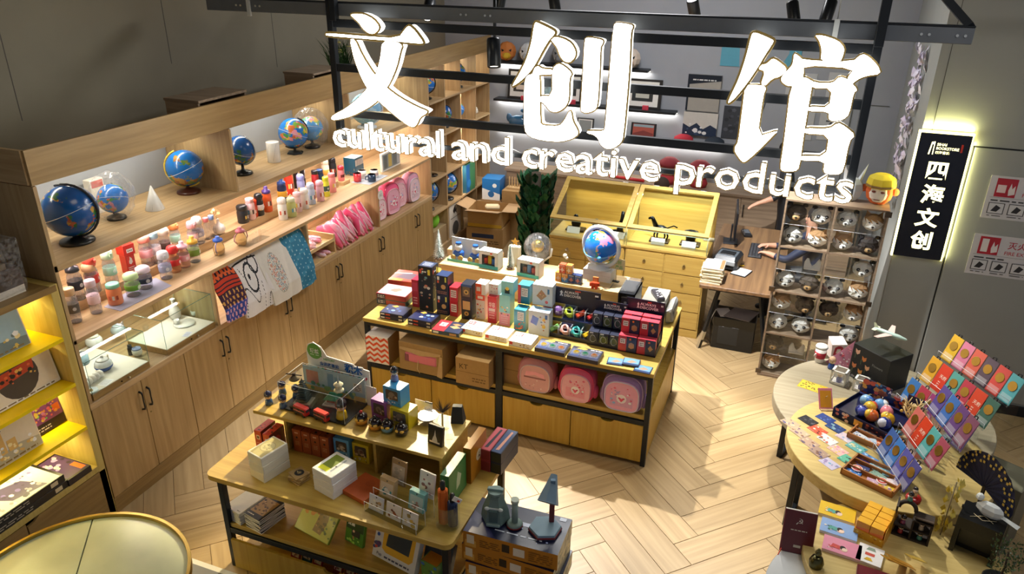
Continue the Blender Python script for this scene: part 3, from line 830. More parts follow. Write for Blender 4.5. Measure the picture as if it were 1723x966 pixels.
def globe(label,loc,r,mat,base='1a1a1a',ring='c8ccd0',rz=0.0,stem=0.06,style='disc',tilt=0.4,group='globes on the shelves',seg=28):
 t=thing('globe',label,'globe',loc,rz,group)
 h=stem+r
 m=MB(base)
 if style=='disc':
  m.lathe([(r*.62,0),(r*.65,.006),(r*.62,.02),(r*.42,.03),(r*.16,.04),(r*.1,.05),(r*.1,stem+.004)],24)
 elif style=='hex':
  m.lathe([(r*.55,0),(r*.6,.005),(r*.5,.02),(r*.1,.026),(r*.08,stem+.004)],6,smooth=False)
 obj('base',m,'plastic',t)
 m=MB().ball(0,0,h,r,n=seg,m=16)
 m.v=[tuple(Matrix.Translation((0,0,h))@Matrix.Rotation(tilt,4,'Y')@Matrix.Translation((0,0,-h))@Vector(p))for p in m.v]
 s_=obj('sphere',m,mat,t)
 obj('equator_line',MB('dfe8f0').tube([(r*1.002*math.cos(a)*math.cos(tilt),r*1.002*math.sin(a),h-r*1.002*math.cos(a)*math.sin(tilt))for a in[2*PI*i/32 for i in range(32)]],r*.012,4,True),'plastic',s_)
 pts=[]
 for i in range(15):
  a=-PI/2-0.25+(PI+.25)*i/14
  x,z=1.06*r*math.cos(a),1.06*r*math.sin(a)
  pts.append((x*math.cos(tilt)+z*math.sin(tilt),0,h-x*math.sin(tilt)+z*math.cos(tilt)))
 obj('meridian',MB(ring).tube(pts,r*.05,6),'plastic',t)
 return t
def wrap_bag(parent,r,h,loc=(0,0,0)):
 rr=random.Random(int(r*1e4))
 m=MB().ball(0,0,h*.48,r,r,h*.5,n=18,m=12,smooth=False)
 m.v=[(x*(1+rr.uniform(-.08,.08)),y*(1+rr.uniform(-.08,.08)),max(0.001,z+rr.uniform(-.01,.01)))for x,y,z in m.v]
 return obj('plastic_bag',m,'film',parent,loc)
BOTTLE_PARTS={}
def bottle(label,x,y,z=1.445,r=0.034,h=0.20,lid='f0a0a0',band=None,body=None,style='clear',rz=0.0,top='flip',group='drink bottles on the bottle shelf',mark=None):
 t=thing('drink_bottle',label,'bottle',(x,y,z),rz,group)
 hb=h*(0.72 if top!='low' else 0.8)
 if style=='clear':
  obj('body',MB().lathe([(r*.5,0.001),(r*.93,0.002),(r,.008),(r,hb*.82),(r*.72,hb),(r*.7,hb+.006)],16),'bottle',t)
  obj('foot',MB(mix(band or lid,'ffffff',.6)).cyl(0,0,0.0,0.006,r*.9,n=16),'tintplastic',t)
 elif style=='tint':
  obj('body',MB(body).lathe([(r*.5,0.001),(r*.93,0.002),(r,.008),(r,hb*.82),(r*.72,hb),(r*.7,hb+.006)],16),'tintplastic',t)
 elif style=='sippy':
  obj('body',MB(body).lathe([(r*.6,0),(r,.012),(r*1.1,hb*.4),(r,hb*.75),(r*.7,hb),(r*.7,hb+.004)],16),'tintplastic',t)
  for s in(-1,1):
   obj('grip',MB(mix(lid,'c0a0a0',.5)).tube([(0,s*r*.7,hb),(0,s*r*1.6,hb*.85),(0,s*r*1.75,hb*.5),(0,s*r*1.3,hb*.28)],.005,6),'plastic',t)
 else:
  mb=MB(body).lathe([(r*.9,0),(r,.006),(r,hb*.9),(r*.86,hb),(r*.86,hb+.004)],18)
  obj('body',mb,'plastic',t)
  if mark:
   mk=MB()
   for i in range(3):
    a=rz_=-0.9+.5*i
    c,s=math.cos(a),math.sin(a);q=r*1.01
    mk.C(mark[i%len(mark)]).add([(q*c-s*.008,q*s+c*.008,hb*.35),(q*c+s*.008,q*s-c*.008,hb*.35),(q*c+s*.008,q*s-c*.008,hb*.6),(q*c-s*.008,q*s+c*.008,hb*.6)],[(1,0,3,2)])
   obj('printed_badge',mk,'gloss',t)
 if band:
  obj('band',MB(band).lathe([(r*1.02,hb*.38),(r*1.06,hb*.4),(r*1.06,hb*.68),(r*1.02,hb*.7)],16),'plastic',t)
  obj('round_badge',MB(mix(band,'ffffff',.5)).at(r*1.05,0,hb*.54,0,0,PI/2).cyl(0,0,0,.003,r*.3,n=12).off(),'gloss',t)
 m=MB(lid)
 if top=='flip':
  m.lathe([(r*.8,hb),(r*.95,hb+.004),(r*.95,h*.9),(r*.8,h*.97),(r*.5,h),(0,h)],16)
  m.bx(r*.9,0,h*.8,r*.35,r*.5,h*.1,.002)
 elif top=='ring':
  m.lathe([(r*.8,hb),(r*.95,hb+.004),(r*.9,h*.88),(r*.5,h*.93),(0,h*.94)],16)
  m.tube([(0,r*.45*math.cos(a),h*.97+r*.45*math.sin(a))for a in[2*PI*i/12 for i in range(12)]],.004,5,True)
 elif top=='dome':
  m.lathe([(r*.9,hb),(r*1.05,hb+.004),(r,h*.92),(r*.6,h*.99),(0,h)],16)
 elif top=='spout':
  m.lathe([(r*.8,hb),(r*.95,hb+.004),(r*.9,h*.84),(r*.45,h*.86),(r*.42,h*.97),(r*.3,h),(0,h)],16)
 elif top=='mug':
  m.lathe([(r*.9,hb),(r*.98,hb+.004),(r*.98,h*.94),(r*.8,h),(0,h)],16)
  obj('grip',MB(body or lid).tube([(0,r*.95,hb*.85),(0,r*1.7,hb*.85),(0,r*1.75,hb*.35),(0,r*.95,hb*.28)],.006,6),'plastic',t)
 else:
  m.lathe([(r*.8,hb),(r*.92,hb+.003),(r*.92,h*.98),(r*.85,h),(0,h)],16)
 obj('lid',m,'plastic',t)
 return t
def mug(label,x,y,z,r=0.04,h=0.085,col='ffffff',inside=None,band=None,rz=0.0):
 t=thing('mug',label,'mug',(x,y,z),rz,'mugs and cups on the shelf')
 m=MB(col).lathe([(0,.001),(r*.9,0),(r,.006),(r,h),(r*.9,h)],20)
 m.C(inside or col).lathe([(r*.9,h),(r*.86,.01),(0,.009)],20)
 if band:
  m.C(band).lathe([(r*1.004,h*.25),(r*1.01,h*.27),(r*1.01,h*.6),(r*1.004,h*.62)],20)
 obj('cup',m,'ceramic',t)
 obj('grip',MB(col).tube([(0,r*.95,h*.8),(0,r*1.6,h*.75),(0,r*1.65,h*.35),(0,r*.95,h*.25)],.006,6),'ceramic',t)
 return t
def pbox(name,label,cat,loc,rz,size,col,front=None,top=None,right=None,left=None,group=None,mat='gloss',b=0.0012,parent=None,pitch=0.0):
 """carton: box with printed faces; front looks to local -y, right to local +x"""
 dx,dy,dz=size
 m=MB(col)
 if pitch:
  m.at(0,0,0,0,pitch)
 m.bx(0,0,0,dx,dy,dz,b)
 x,y=dx/2,dy/2
 if front:
  m.art((-x,-y,0),(dx,0,0),(0,0,dz),front)
 if top:
  m.art((-x,-y,dz),(dx,0,0),(0,dy,0),top)
 if right:
  m.art((x,-y,0),(0,dy,0),(0,0,dz),right)
 if left:
  m.art((-x,y,0),(0,-dy,0),(0,0,dz),left)
 m.off()
 if parent is not None:
  return obj(name,m,mat,parent,loc,rz)
 return solo(name,m,mat,label,cat,loc,rz,group)
def carton(label,loc,rz,size,col='b08a58',openflaps=False,els=None,tape=None,group='cardboard cartons',wh=None):
 dx,dy,dz=size;x,y=dx/2,dy/2
 t=thing('cardboard_carton',label,'carton',loc,rz,group)
 m=MB(col)
 if openflaps:
  th=.006
  for a in((-x,x,-y,-y+th),(-x,x,y-th,y),(-x,-x+th,-y,y),(x-th,x,-y,y)):
   m.box(*a,0,dz)
  m.box(-x,x,-y,y,0,th)
 else:
  m.bx(0,0,0,dx,dy,dz,.003)
 if els:
  m.art((-x,-y,0),(dx,0,0),(0,0,dz),els)
 obj('box',m,'kraft',t)
 if openflaps:
  for k,(cx,cy,a,w,l)in enumerate(((0,-y,0,dx,dy*.45),(0,y,PI,dx,dy*.45),(-x,0,-PI/2,dy,dx*.4),(x,0,PI/2,dy,dx*.4))):
   ang=(1.9,1.2,2.1,1.6)[k]
   mb=MB(mix(col,'ffffff',.08)).at(cx,cy,dz,a).add([(-w/2,0,0),(w/2,0,0),(w/2*.97,-l*math.sin(ang),l*-math.cos(ang)*.6),(-w/2*.97,-l*math.sin(ang),l*-math.cos(ang)*.6)],[(0,1,2,3)])
   mb.v=mb.v+[(p[0],p[1],p[2]+.004)for p in mb.v];mb.f+=[(4,5,6,7)];mb.c+=[mb.col];mb.mi+=[0];mb.sm+=[False]
   obj('flap',mb.off(),'kraft',t)
 if tape:
  obj('tape',MB(tape).box(-x-.001,x+.001,-y-.001,-y+.02,dz*.42,dz*.58),'gloss',t)
 return t
def school_bag(label,loc,rz,w,h,d,col,panel,accent,group,motif=True,sag=0.0):
 t=thing('school_bag',label,'bag',loc,rz,group)
 # rounded body: superellipse outline, puffed front
 def outline(sx,sz,n=28):
  P=[]
  for i in range(n):
   a=2*PI*i/n;c,s=math.cos(a),math.sin(a)
   e=0.5
   px=sx*abs(c)**(e if s<0 else.72)*(1 if c>0 else-1);pz=sz*abs(s)**(e if s<0 else.75)*(1 if s>0 else-1)
   P.append((px,pz))
  return P
 m=MB(col);n=28
 rings=[(0.93,d/2),(1.0,d*.35),(1.0,-d*.25),(0.93,-d*.42),(0.75,-d/2)]
 V=[]
 for k,yy in rings:
  V+=[(px*k,yy,h/2+pz*k)for px,pz in outline(w/2,h/2,n)]
 F=[]
 for q in range(len(rings)-1):
  for i in range(n):
   F.append((q*n+i,(q+1)*n+i,(q+1)*n+(i+1)%n,q*n+(i+1)%n))
 F.append(tuple(range(n)));F.append(tuple((len(rings)-1)*n+i for i in range(n))[::-1])
 m.add(V,F,True)
 obj('body',m,'cloth',t)
 fp=MB(panel);yy=-d/2-.012
 O=outline(w*.40,h*.38,n)
 V=[(px,yy,h*.43+pz)for px,pz in O]+[(px*1.06,-d/2+.005,h*.43+pz*1.06)for px,pz in O]
 fp.add(V,[tuple(range(n))[::-1]]+[(i,(i+1)%n,n+(i+1)%n,n+i)for i in range(n)],False)
 obj('pocket_zip',MB(mix(accent,'ffffff',.45)).tube([(px*1.02,yy-.002,h*.43+pz*1.02)for px,pz in O],.005,5,True),'plastic',t)
 o=(-w*.36,yy-.001,h*.07);els=[]
 if not motif:
  els=[('r',.08,.5,.92,.56,mix(accent,'3a1c24',.5)),('p',[(.12,.56),(.5,.66),(.88,.55),(.84,.74),(.5,.8),(.16,.76)],'f0a4b4'),('b',.12,.08,.88,.45,12,.03,[mix(panel,'000000',.35),mix(panel,'ffffff',.4)])]
 if motif:
  els=[('r',.12,.12,.88,.5,mix(panel,accent,.35)),('b',.15,.2,.85,.85,26,.045,[accent,'ffffff','e86a8a','88b8e8',panel]),('c',.5,.42,.17,'fff4f6'),('c',.42,.44,.03,'c04060'),('c',.58,.44,.03,'c04060'),('p',[(.5,.3),(.42,.4),(.46,.46),(.5,.42),(.54,.46),(.58,.4)],'e0446a')]
 fp.art(o,(w*.72,0,0),(0,0,h*.72),els,0.0006)
 obj('front_pocket',fp,'gloss',t)
 obj('piping',MB(accent).tube([(px*1.01,-d*.42,h/2+pz*1.01)for px,pz in outline(w/2*.95,h/2*.95,n)],.005,5,True),'plastic',t)
 obj('top_loop',MB(accent).tube([(-.025,d*.3,h*.97),(-.02,d*.3,h*1.06),(.02,d*.3,h*1.06),(.025,d*.3,h*.97)],.007,6),'cloth',t)
 for s in(-1,1):
  obj('side_pocket',MB(mix(col,accent,.3)).ball(s*w*.5,0,h*.28,w*.09,d*.32,h*.2,10,6),'cloth',t)
 return t
def bristle_tree(label,x,y,z,h,col='9ab0a0',group='small frosted bottle-brush trees'):
 t=thing('bottle_brush_tree',label,'ornament',(x,y,z),0,group)
 obj('base',MB('6a4a2c').lathe([(h*.12,0),(h*.14,.006),(h*.12,.02),(0,.02)],12),'matte',t)
 m=MB(col);rr=random.Random(int(x*1000))
 for k in range(260):
  u=k/260;zz=h*(.1+.9*u);R=h*.24*(1-u)+.006;a=k*2.4
  c,s=math.cos(a),math.sin(a);w=.004
  m.C(mix('5f7f6c','e8eeea',rr.random()))
  m.add([(-s*w,c*w,zz),(s*w,-c*w,zz),(c*R,s*R,zz-R*.25)],[(0,1,2)])
 m.C('54705f').cyl(0,0,0.015,h*.98,.006,.003,6)
 o=obj('bristles',m,'leaf',t)
 return t
def paper_head(kind,label,loc,rz=0.0,r=0.085,group='folded paper animal heads in the rack'):
 """low faceted papercraft head facing local -y"""
 t=thing('paper_animal_head',label,'mask',loc,rz,group)
 pal={'panda':('e4e2dc','2b2d31','d8d6d0'),'bear':('5d5148','4a4039','c09a68'),'dark bear':('453c37','332c29','a98a5e'),'dog':('b58a5e','a87c50','eeeae2'),'shiba':('c09060','b08050','f0ece4')}[kind]
 base,ear,muz=pal
 m=MB(base);n,k=10,6
 def colf(x,y,z):
  if kind in('dog','shiba'):
   return base if(z>.25*r and y>-.8*r)or y>.1*r or(z>.55*r)else muz
  return base
 V=[(0,0,-r)];F=[];K=[]
 for j in range(1,k):
  a=-PI/2+PI*j/k
  for i in range(n):
   b=2*PI*(i+.5*(j%2))/n
   V.append((1.08*r*math.cos(a)*math.cos(b),.85*r*math.cos(a)*math.sin(b),.95*r*math.sin(a)))
 V.append((0,0,r*.95));top=len(V)-1
 for i in range(n):
  F.append((0,1+(i+1)%n,1+i))
  for j in range(k-2):
   p=1+j*n;a,b,c,d=p+i,p+(i+1)%n,p+n+(i+1)%n,p+n+i
   if j%2==0:
    F+=[(a,b,d),(b,c,d)]
   else:
    F+=[(a,b,c),(a,c,d)]
  p=1+(k-2)*n;F.append((p+i,p+(i+1)%n,top))
 for f in F:
  c=[sum(V[q][e]for q in f)/3 for e in range(3)];K.append(colf(*c))
 m.add([(x,y,z+r*.95)for x,y,z in V],F,False,K)
 obj('skull',m,'matte',t)
 for s in(-1,1):
  e=MB(ear)
  if kind in('dog','shiba'):
   e.add([(s*.25*r,0,1.75*r),(s*.85*r,.05*r,1.45*r),(s*.78*r,0,2.2*r),(s*.55*r,-.2*r,1.6*r)],[(0,3,2),(3,1,2),(0,2,1),(0,1,3)])
  else:
   e.at(s*.78*r,0.05*r,1.72*r).lathe([(0,-.1*r),(.3*r,0),(.26*r,.24*r),(0,.34*r)],6,smooth=False)
  obj('ear',e.off(),'matte',t)
 mz=MB(muz)
 mz.at(0,-.72*r,.62*r).ball(0,0,0,.42*r,.38*r,.3*r,7,5,False)
 obj('muzzle',mz.off(),'matte',t)
 nz=MB('23211f').at(0,-1.08*r,.72*r).ball(0,0,0,.15*r,.09*r,.09*r,6,4,False)
 nz.at(0,-1.0*r,.52*r).bx(0,0,0,.2*r,.02,.03*r)
 obj('nose',nz.off(),'matte',t)
 ey=MB('2a2b30')
 for s in(-1,1):
  if kind=='panda':
   ey.C('2a2b30').at(s*.42*r,-.70*r,1.02*r,0,.2).ball(0,0,0,.22*r,.12*r,.22*r,6,4,False)
   ey.C('8a8c90').at(s*.40*r,-.80*r,1.05*r).ball(0,0,0,.09*r,.06*r,.08*r,6,4,False)
  else:
   ey.C('1d1a18').at(s*.36*r,-.76*r,1.08*r).ball(0,0,0,.10*r,.06*r,.06*r,6,4,False)
 obj('eyes',ey.off(),'matte',t)
 return t
 # ------------------------------------------------------------------ goods on the left wall shelves
GZ,BZ,LZ=1.955,1.425,0.935
solo('shelf_step',MB().bx(-4.725,4.83,1.425,.345,3.6,.07,.002),'ash_y','long low wooden step at the back of the bottle shelf','riser')
G_='globes on the shelves'
globe('largest dark blue globe on a black disc base, nearest the shelf end panel',(-4.446,3.379,GZ),0.172,GM[0],stem=0.05,ring='30343a',rz=0.4,tilt=-.35)
t=globe('blue globe wrapped in a clear plastic bag beside the white cone',(-4.584,3.838,GZ),0.105,GM[2],stem=0.05,ring='30343a',rz=2.2)
wrap_bag(t,0.15,0.36)
m=MB('e8e8e4').lathe([(0.07,0),(0.07,0.004),(0.004,0.185),(0,0.187)],32)
m.C('b8bcc0')
for i in range(5):
 a=i*1.3;m.tube([(0.0705*(1-u)*math.cos(a+.5*u),0.0705*(1-u)*math.sin(a+.5*u),.185*u+.002)for u in(.05,.25,.4,.6)],.0012,4)
solo('marble_cone',m,'ceramic','white marble cone ornament between two globes on the top shelf','ornament',(-4.495,4.113,GZ))
globe('blue relief globe with a yellow meridian on a dark wooden base',(-4.566,4.546,GZ),0.145,GM[1],'4a2418','d8b840',rz=-2.6,stem=0.06)
globe('dark blue globe with a silver meridian just past the shelf divider',(-4.519,5.157,GZ),0.125,GM[0],'141414','b8c4d0',rz=0.3,stem=0.09)
m=MB('eceae6').lathe([(0.058,0),(0.06,0.003),(0.06,0.185),(0.058,0.188),(0,0.188)],32);m.C('9aa0a6')
for i in range(6):
 a=i*1.05;m.tube([(0.0603*math.cos(a+.6*u),0.0603*math.sin(a+.6*u),.02+.15*u)for u in(0,.3,.5,.8,1)],.001,4)
solo('marble_cylinder',m,'ceramic','white marble cylinder ornament with grey veins on the top shelf','ornament',(-4.535,5.61,GZ))
globe('bright globe with pink and yellow countries on a black six-sided base',(-4.545,5.944,GZ),0.14,GM[2],'141414','2a2a2a',rz=1.0,stem=0.06,style='hex')
t=globe('colourful globe inside a crinkled plastic bag beside the sign post',(-4.53,6.21,GZ),0.12,GM[3],rz=2.0,stem=0.07,ring='222222');wrap_bag(t,0.17,0.40)
globe('pale blue globe behind the first large character of the sign',(-4.5,7.2,GZ),0.17,GM[4],'d8dce0','d8dce0',rz=0.5,stem=0.04,tilt=.1)
globe('second pale globe farther along behind the large character',(-4.5,7.85,GZ),0.12,GM[4],'d8dce0','c8d0d8',rz=0.9,stem=0.05)
m=MB('f4efe8').bx(0,0,0,.07,.03,.14,.004);m.art((.036,-.014,.02),(0,.028,0),(0,0,.11),[('r',0,.6,1,1,'d04030')])
solo('globe_box',m,'paper','white and red carton behind the bagged globe','box',(-4.84,3.75,GZ),0)
solo('globe_box',MB('e8e4da').bx(0,0,0,.07,.12,.26,.004).C('c03828').bx(0.036,0,.2,.002,.1,.05),'paper','tall cream carton with a red stripe behind the bagged globe','box',(-4.82,3.9,GZ),0)
# bottles: label, pixel-free position, size and colours
rnd.seed(3)
BT=[
('clear bottle with pink flip lid and lavender band nearest the bookcase',-4.592,3.232,1.495,.042,.25,'eec4b4','c4cdf0',None,'clear','flip'),
('dark clear bottle with black and red lid and a wide black band',-4.592,3.395,1.495,.04,.25,'24262c','22242a',None,'clear','spout'),
('clear bottle with a round wooden cap and grey pebble print',-4.444,3.221,1.425,.034,.215,'d8b890','57524c',None,'clear','low'),
('slim clear bottle with a pale lilac cap and pink foot',-4.427,3.378,1.425,.033,.215,'e8d4e4','f4d4d8',None,'clear','low'),
('clear bottle with a peach dome lid and mint strap',-4.592,3.52,1.495,.036,.20,'e0b088',None,None,'clear','dome'),
('clear bottle with red flip lid and red band',-4.592,3.533,1.495,.037,.235,'d84838','d03a34',None,'clear','flip'),
('clear bottle with yellow and mint lid and mint band',-4.592,3.688,1.495,.037,.235,'c8e8c8','a8dcc8',None,'clear','flip'),
('short orange cup with a mint lid on the grey mat',-4.417,3.539,1.425,.042,.135,'88ccb0',None,'e88a58','solid','low'),
('squat bottle with pale green dome lid and green band on the grey mat',-4.41,3.696,1.425,.043,.155,'bfe0a8','6aa83c',None,'clear','dome'),
('squat bottle with lavender dome lid and navy band on the grey mat',-4.427,3.827,1.425,.042,.155,'e4d4e8','3a3c54',None,'clear','dome'),
('clear bottle with coral ring lid and cherry blossom print',-4.618,4.058,1.495,.04,.23,'f09080','f0b0b4',None,'clear','ring'),
('clear bottle with a light blue lid and black lettering',-4.6,4.132,1.495,.036,.215,'a8d4e4','e8e0e4',None,'clear','low'),
('bottle with cream flip lid and brown sleeve',-4.634,4.268,1.495,.036,.21,'e8e0d0','5c4c48',None,'clear','flip'),
('bottle with orange flip lid and mint sleeve',-4.685,4.433,1.495,.034,.195,'e08850','a8d8c8',None,'clear','flip'),
('clear bottle with grey flip lid and lavender grey band',-4.425,4.033,1.425,.038,.195,'d8d8e0','9aa0b8',None,'clear','flip'),
('red see-through bottle with red flip lid',-4.456,4.16,1.425,.037,.19,'d83030','d02c2c','f0b080','tint','flip'),
('pink see-through bottle with pale pink lid',-4.458,4.265,1.425,.037,.19,'f0c0d0','e8a8b0','f4c8b8','tint','spout'),
('bottle with yellow lid and olive green band',-4.464,4.385,1.425,.037,.19,'e0b040','7a9a3c',None,'clear','spout'),
('pink bottle with pink flip lid behind the yellow lidded one',-4.593,4.53,1.495,.034,.185,'f0b0b8','f4c0c4',None,'clear','flip'),
('clear bottle with white flip lid and grey lilac band',-4.592,4.595,1.495,.037,.20,'f0f0f0','b8b4c4',None,'clear','flip'),
('thin clear tube bottle with a coral cap',-4.592,4.697,1.495,.021,.165,'f08890',None,None,'clear','low'),
('thin clear tube bottle with a blue cap',-4.592,4.764,1.495,.021,.165,'88a8e0',None,None,'clear','low'),
('yellow sippy cup with blue lid and pink grips',-4.388,4.586,1.425,.036,.14,'2a5ab8',None,'f4dca8','sippy','spout'),
('yellow sippy cup with dusty pink lid and grips',-4.365,4.835,1.425,.036,.14,'c06878',None,'f4dca8','sippy','spout'),
('black travel mug with a side handle',-4.599,5.159,1.495,.042,.14,'202226',None,'24262a','solid','mug'),
('orange red travel mug with a side handle',-4.627,5.327,1.495,.042,.14,'e04420',None,'e04c28','solid','mug'),
('pale pink vacuum bottle on a clear stand',-4.592,5.263,1.495,.034,.17,'f4c4cc',None,'f4ccd0','solid','low'),
('black vacuum bottle with a white band',-4.592,5.386,1.495,.033,.18,'1c1e22','e8e8ea','1e2024','solid','flip'),
('orange and purple child bottle',-4.592,5.504,1.495,.036,.21,'4a3478',None,'e0602c','solid','spout'),
('navy child bottle with yellow trim and strap',-4.61,5.759,1.495,.037,.22,'23407c','e8b83c','1f3058','solid','spout'),
('tall bright red vacuum bottle behind the child bottles',-4.728,6.025,1.495,.036,.21,'d83424',None,'e03c28','solid','low'),
('white vacuum bottle with small badge in the front row',-4.448,5.529,1.425,.035,.185,'f0eee8',None,'e8e4dc','solid','flip'),
('lime green vacuum bottle with a duck coloured badge',-4.423,5.633,1.425,.036,.175,'dce8c0',None,'c4cc84','solid','ring'),
('blush pink vacuum bottle beside the lime one',-4.456,5.773,1.425,.034,.185,'f0c8cc',None,'ecc8c8','solid','ring'),
('white vacuum bottle with round coloured dots',-4.446,5.877,1.425,.034,.18,'f4f2ee',None,'ece8e0','solid','flip'),
('pale blue vacuum bottle in the front row',-4.475,6.028,1.425,.034,.19,'c0d0e8',None,'b8c8e4','solid','flip'),
('lilac blue lidded bottle behind the pale blue one',-4.592,6.037,1.495,.033,.19,'98a0e0',None,'a8b0e4','solid','flip'),
('rose pink vacuum bottle next to the yellow green one',-4.449,6.145,1.425,.033,.185,'f0b8c4',None,'f0bcc4','solid','flip'),
('slim yellow green vacuum bottle',-4.484,6.304,1.425,.029,.175,'d8e038','3a5a4c','d8dc40','solid','low'),
('salmon pink vacuum bottle with a dark little print',-4.509,6.451,1.425,.033,.175,'ec8890',None,'f09898','solid','low'),
('dark red vacuum bottle with black lid',-4.593,6.283,1.495,.031,.17,'202028',None,'b02c34','solid','low'),
('navy vacuum bottle beside the dark red one',-4.592,6.365,1.495,.033,.16,'28487c',None,'284a80','solid','low'),
('cream vacuum bottle with a yellow window',-4.825,6.801,1.425,.035,.19,'ece4d4','e0b050','f0ead8','solid','low'),
('black vacuum bottle beside the blue book set',-4.832,6.952,1.425,.034,.19,'1c2028',None,'20242c','solid','flip'),
]
for i,(lab,x,y,z,r,h,lid,band,body,sty,top)in enumerate(BT):
 bottle(lab,x,y,z,r*1.2,h*1.17,lid,band,body,sty,(i*.7)%1.2-.6,top,mark=None if sty!='solid' else[('e8c860','d06048','60a0c0')[i%3],'f8f4ec',('3a3a3a','a04030')[i%2]])
for k,(x,y,z)in enumerate(((-4.786,6.224,1.495),(-4.787,6.34,1.495))):
 t=bottle('slim black vacuum bottle with white vertical lettering, '+('nearer the red bottle' if k==0 else 'nearer the wall of books'),x,y,z,.027,.235,'17181b',None,'1a1b1f','solid',0,'low')
 m=MB().art((.0275,-.013,.17),(0,0,-.15),(0,.026,0),[('t','Paul Frank',.02,.25,.8,'f0f0f0',0.01)])
 obj('lettering',m,'paper',t)
 # red box shaped like a pillar box
t=thing('red_bottle_box','red square box with a hand symbol and white label behind the bottles','box',(-4.639,3.896,1.495),-0.15)
m=MB('c82820').bx(0,0,0,.075,.075,.15,.002);m.bx(0,0,.152,.095,.095,.085,.003)
m.art((.0376,-.037,0),(0,.075,0),(0,0,.15),[('r',.1,.55,.9,.95,'d84034'),('l',.12,.1,.88,.4,3,'f0e0d8'),('p',[(.3,.55),(.5,.5),(.7,.6),(.65,.8),(.45,.92),(.4,.75),(.3,.7)],'f4ece4')])
m.art((.0478,-.0475,.152),(0,.095,0),(0,0,.085),[('r',.25,.25,.8,.6,'f0ece6'),('c',.38,.42,.05,'302020'),('c',.52,.42,.05,'302020'),('c',.66,.42,.05,'302020')])
obj('carton',m,'gloss',t)
solo('shelf_mat',MB('9a9cb0').prism([(-4.451,3.461),(-4.289,3.455),(-4.283,3.933),(-4.506,4),(-4.504,3.714)],0,.003),'cloth','grey lilac felt mat under the cups on the bottle shelf','mat',(0,0,BZ))
for o_ in bpy.data.objects:
 if o_.get('label')in('short orange cup with a mint lid on the grey mat','squat bottle with pale green dome lid and green band on the grey mat','squat bottle with lavender dome lid and navy band on the grey mat'):
  o_.location.z+=0.003
t=thing('bud_vase','round white bud vase with a cream dried flower','vase',(-4.592,4.838,1.495))
obj('vase_body',MB('efe9e2').lathe([(.02,0),(.045,.015),(.055,.045),(.042,.08),(.015,.1),(.011,.13),(.013,.135)],20),'ceramic',t)
obj('stem',MB('a09060').tube([(0,0,.1),(.0,-.01,.15),(.005,-.02,.185)],.0025,5),'leaf',t)
m=MB('e8cf98');rr=random.Random(4)
for i in range(26):
 a,b=rr.uniform(0,6.3),rr.uniform(-.6,1.3);c=Vector((math.cos(a)*math.cos(b),math.sin(a)*math.cos(b),math.sin(b)))*.028
 m.C(mix('f4e2b4','d8b878',rr.random())).at(c.x+.005,c.y-.02,c.z+.2,a,b).add([(-.013,0,0),(0,-.004,-.012),(.013,0,0),(0,.004,.014)],[(0,1,2,3)])
obj('blossom',m.off(),'leaf',t)
m=MB('cfd8dc').bx(0,0,0,.10,.30,.004,.001);m.bx(0,0,.052,.10,.30,.004,.001);m.bx(-.048,0,.004,.004,.3,.05)
solo('acrylic_riser',m,'acrylic','low clear acrylic stand between the sippy cup and vacuum bottles','stand',(-4.32,4.95,BZ))
# wooden block with bottle, books, mugs
bx_,by_=-4.58,6.754
solo('wood_block',MB().bx(0,0,0,.10,.14,.04,.003),'lightoak','pale wooden block under a salmon and red bottle','block',(bx_,by_,BZ))
bottle('red lidded salmon bottle standing on the wooden block',bx_,by_-.02,BZ+.04,.036,.17,'c83a48',None,'e88890','solid',0,'flip',mark=['7a1c28','5a1420','5a1420'])
bx_,by_=-4.657,7.132
for i in range(7):
 w=.022 if i else.03
 m=MB('1d5570').bx(0,0,0,.15,w,.20,.001)
 m.C('efece4').bx(-.004,0,.199,.142,w*.75,.0015)
 if i==0:
  m.art((-.075,-w/2,0),(.15,0,0),(0,0,.2),[('b',.05,.02,.95,.2,14,.06,['b08840','8a6830','184860']),('r',.86,.3,.9,.42,'d0b070')])
 m.art((.075,-w/2,0),(0,w,0),(0,0,.2),[('r',.2,.55,.8,.9,'e8e4dc'),('r',.2,.12,.8,.4,'2a6a88')])
 solo('book',m,'gloss','teal hardback '+('with a gold shoreline on its cover, first of the standing set' if i==0 else 'number %s from the front cover in the standing set'%('two','three','four','five','six','seven')[i-1]),'book',(bx_-.02,by_-.06+i*.0245,BZ),0,'teal book set on the bottle shelf')
solo('shelf_mat',MB('aab4bc').bx(0,0,0,.24,.40,.003),'cloth','light grey felt mat under the mugs on the bottle shelf','mat',(-4.40,7.02,BZ))
mug('red mug beside the teal books',-4.47,6.88,BZ+.003,.042,.095,'c23038','f0d8d0','d84850',rz=.6)
mug('cream mug at the back of the grey mat',-4.50,7.03,BZ+.003,.045,.085,'ece4d4',None,'d8d0c0',rz=.4)
mug('navy mug at the front of the grey mat',-4.33,6.95,BZ+.003,.045,.08,'26405c','c8d0d8',rz=2.4)
mug('white mug with red inside and dark drawing',-4.40,7.12,BZ+.003,.046,.08,'f2efe8','d84048','c8a8a0',rz=.3)
m=MB('f2f0ea').bx(0,0,0,.03,.42,.21,.002);m.art((.0151,-.21,0),(0,.42,0),(0,0,.21),[('r',.04,.08,.96,.92,'8a9498'),('r',.1,.15,.28,.85,'5a6468'),('r',.34,.15,.52,.85,'c8b060'),('r',.58,.15,.78,.85,'6a7478'),('r',.82,.15,.92,.85,'b8bcc0')])
solo('picture_board',m,'gloss','white framed picture board standing past the mugs','picture',(-4.42,7.52,BZ),0)
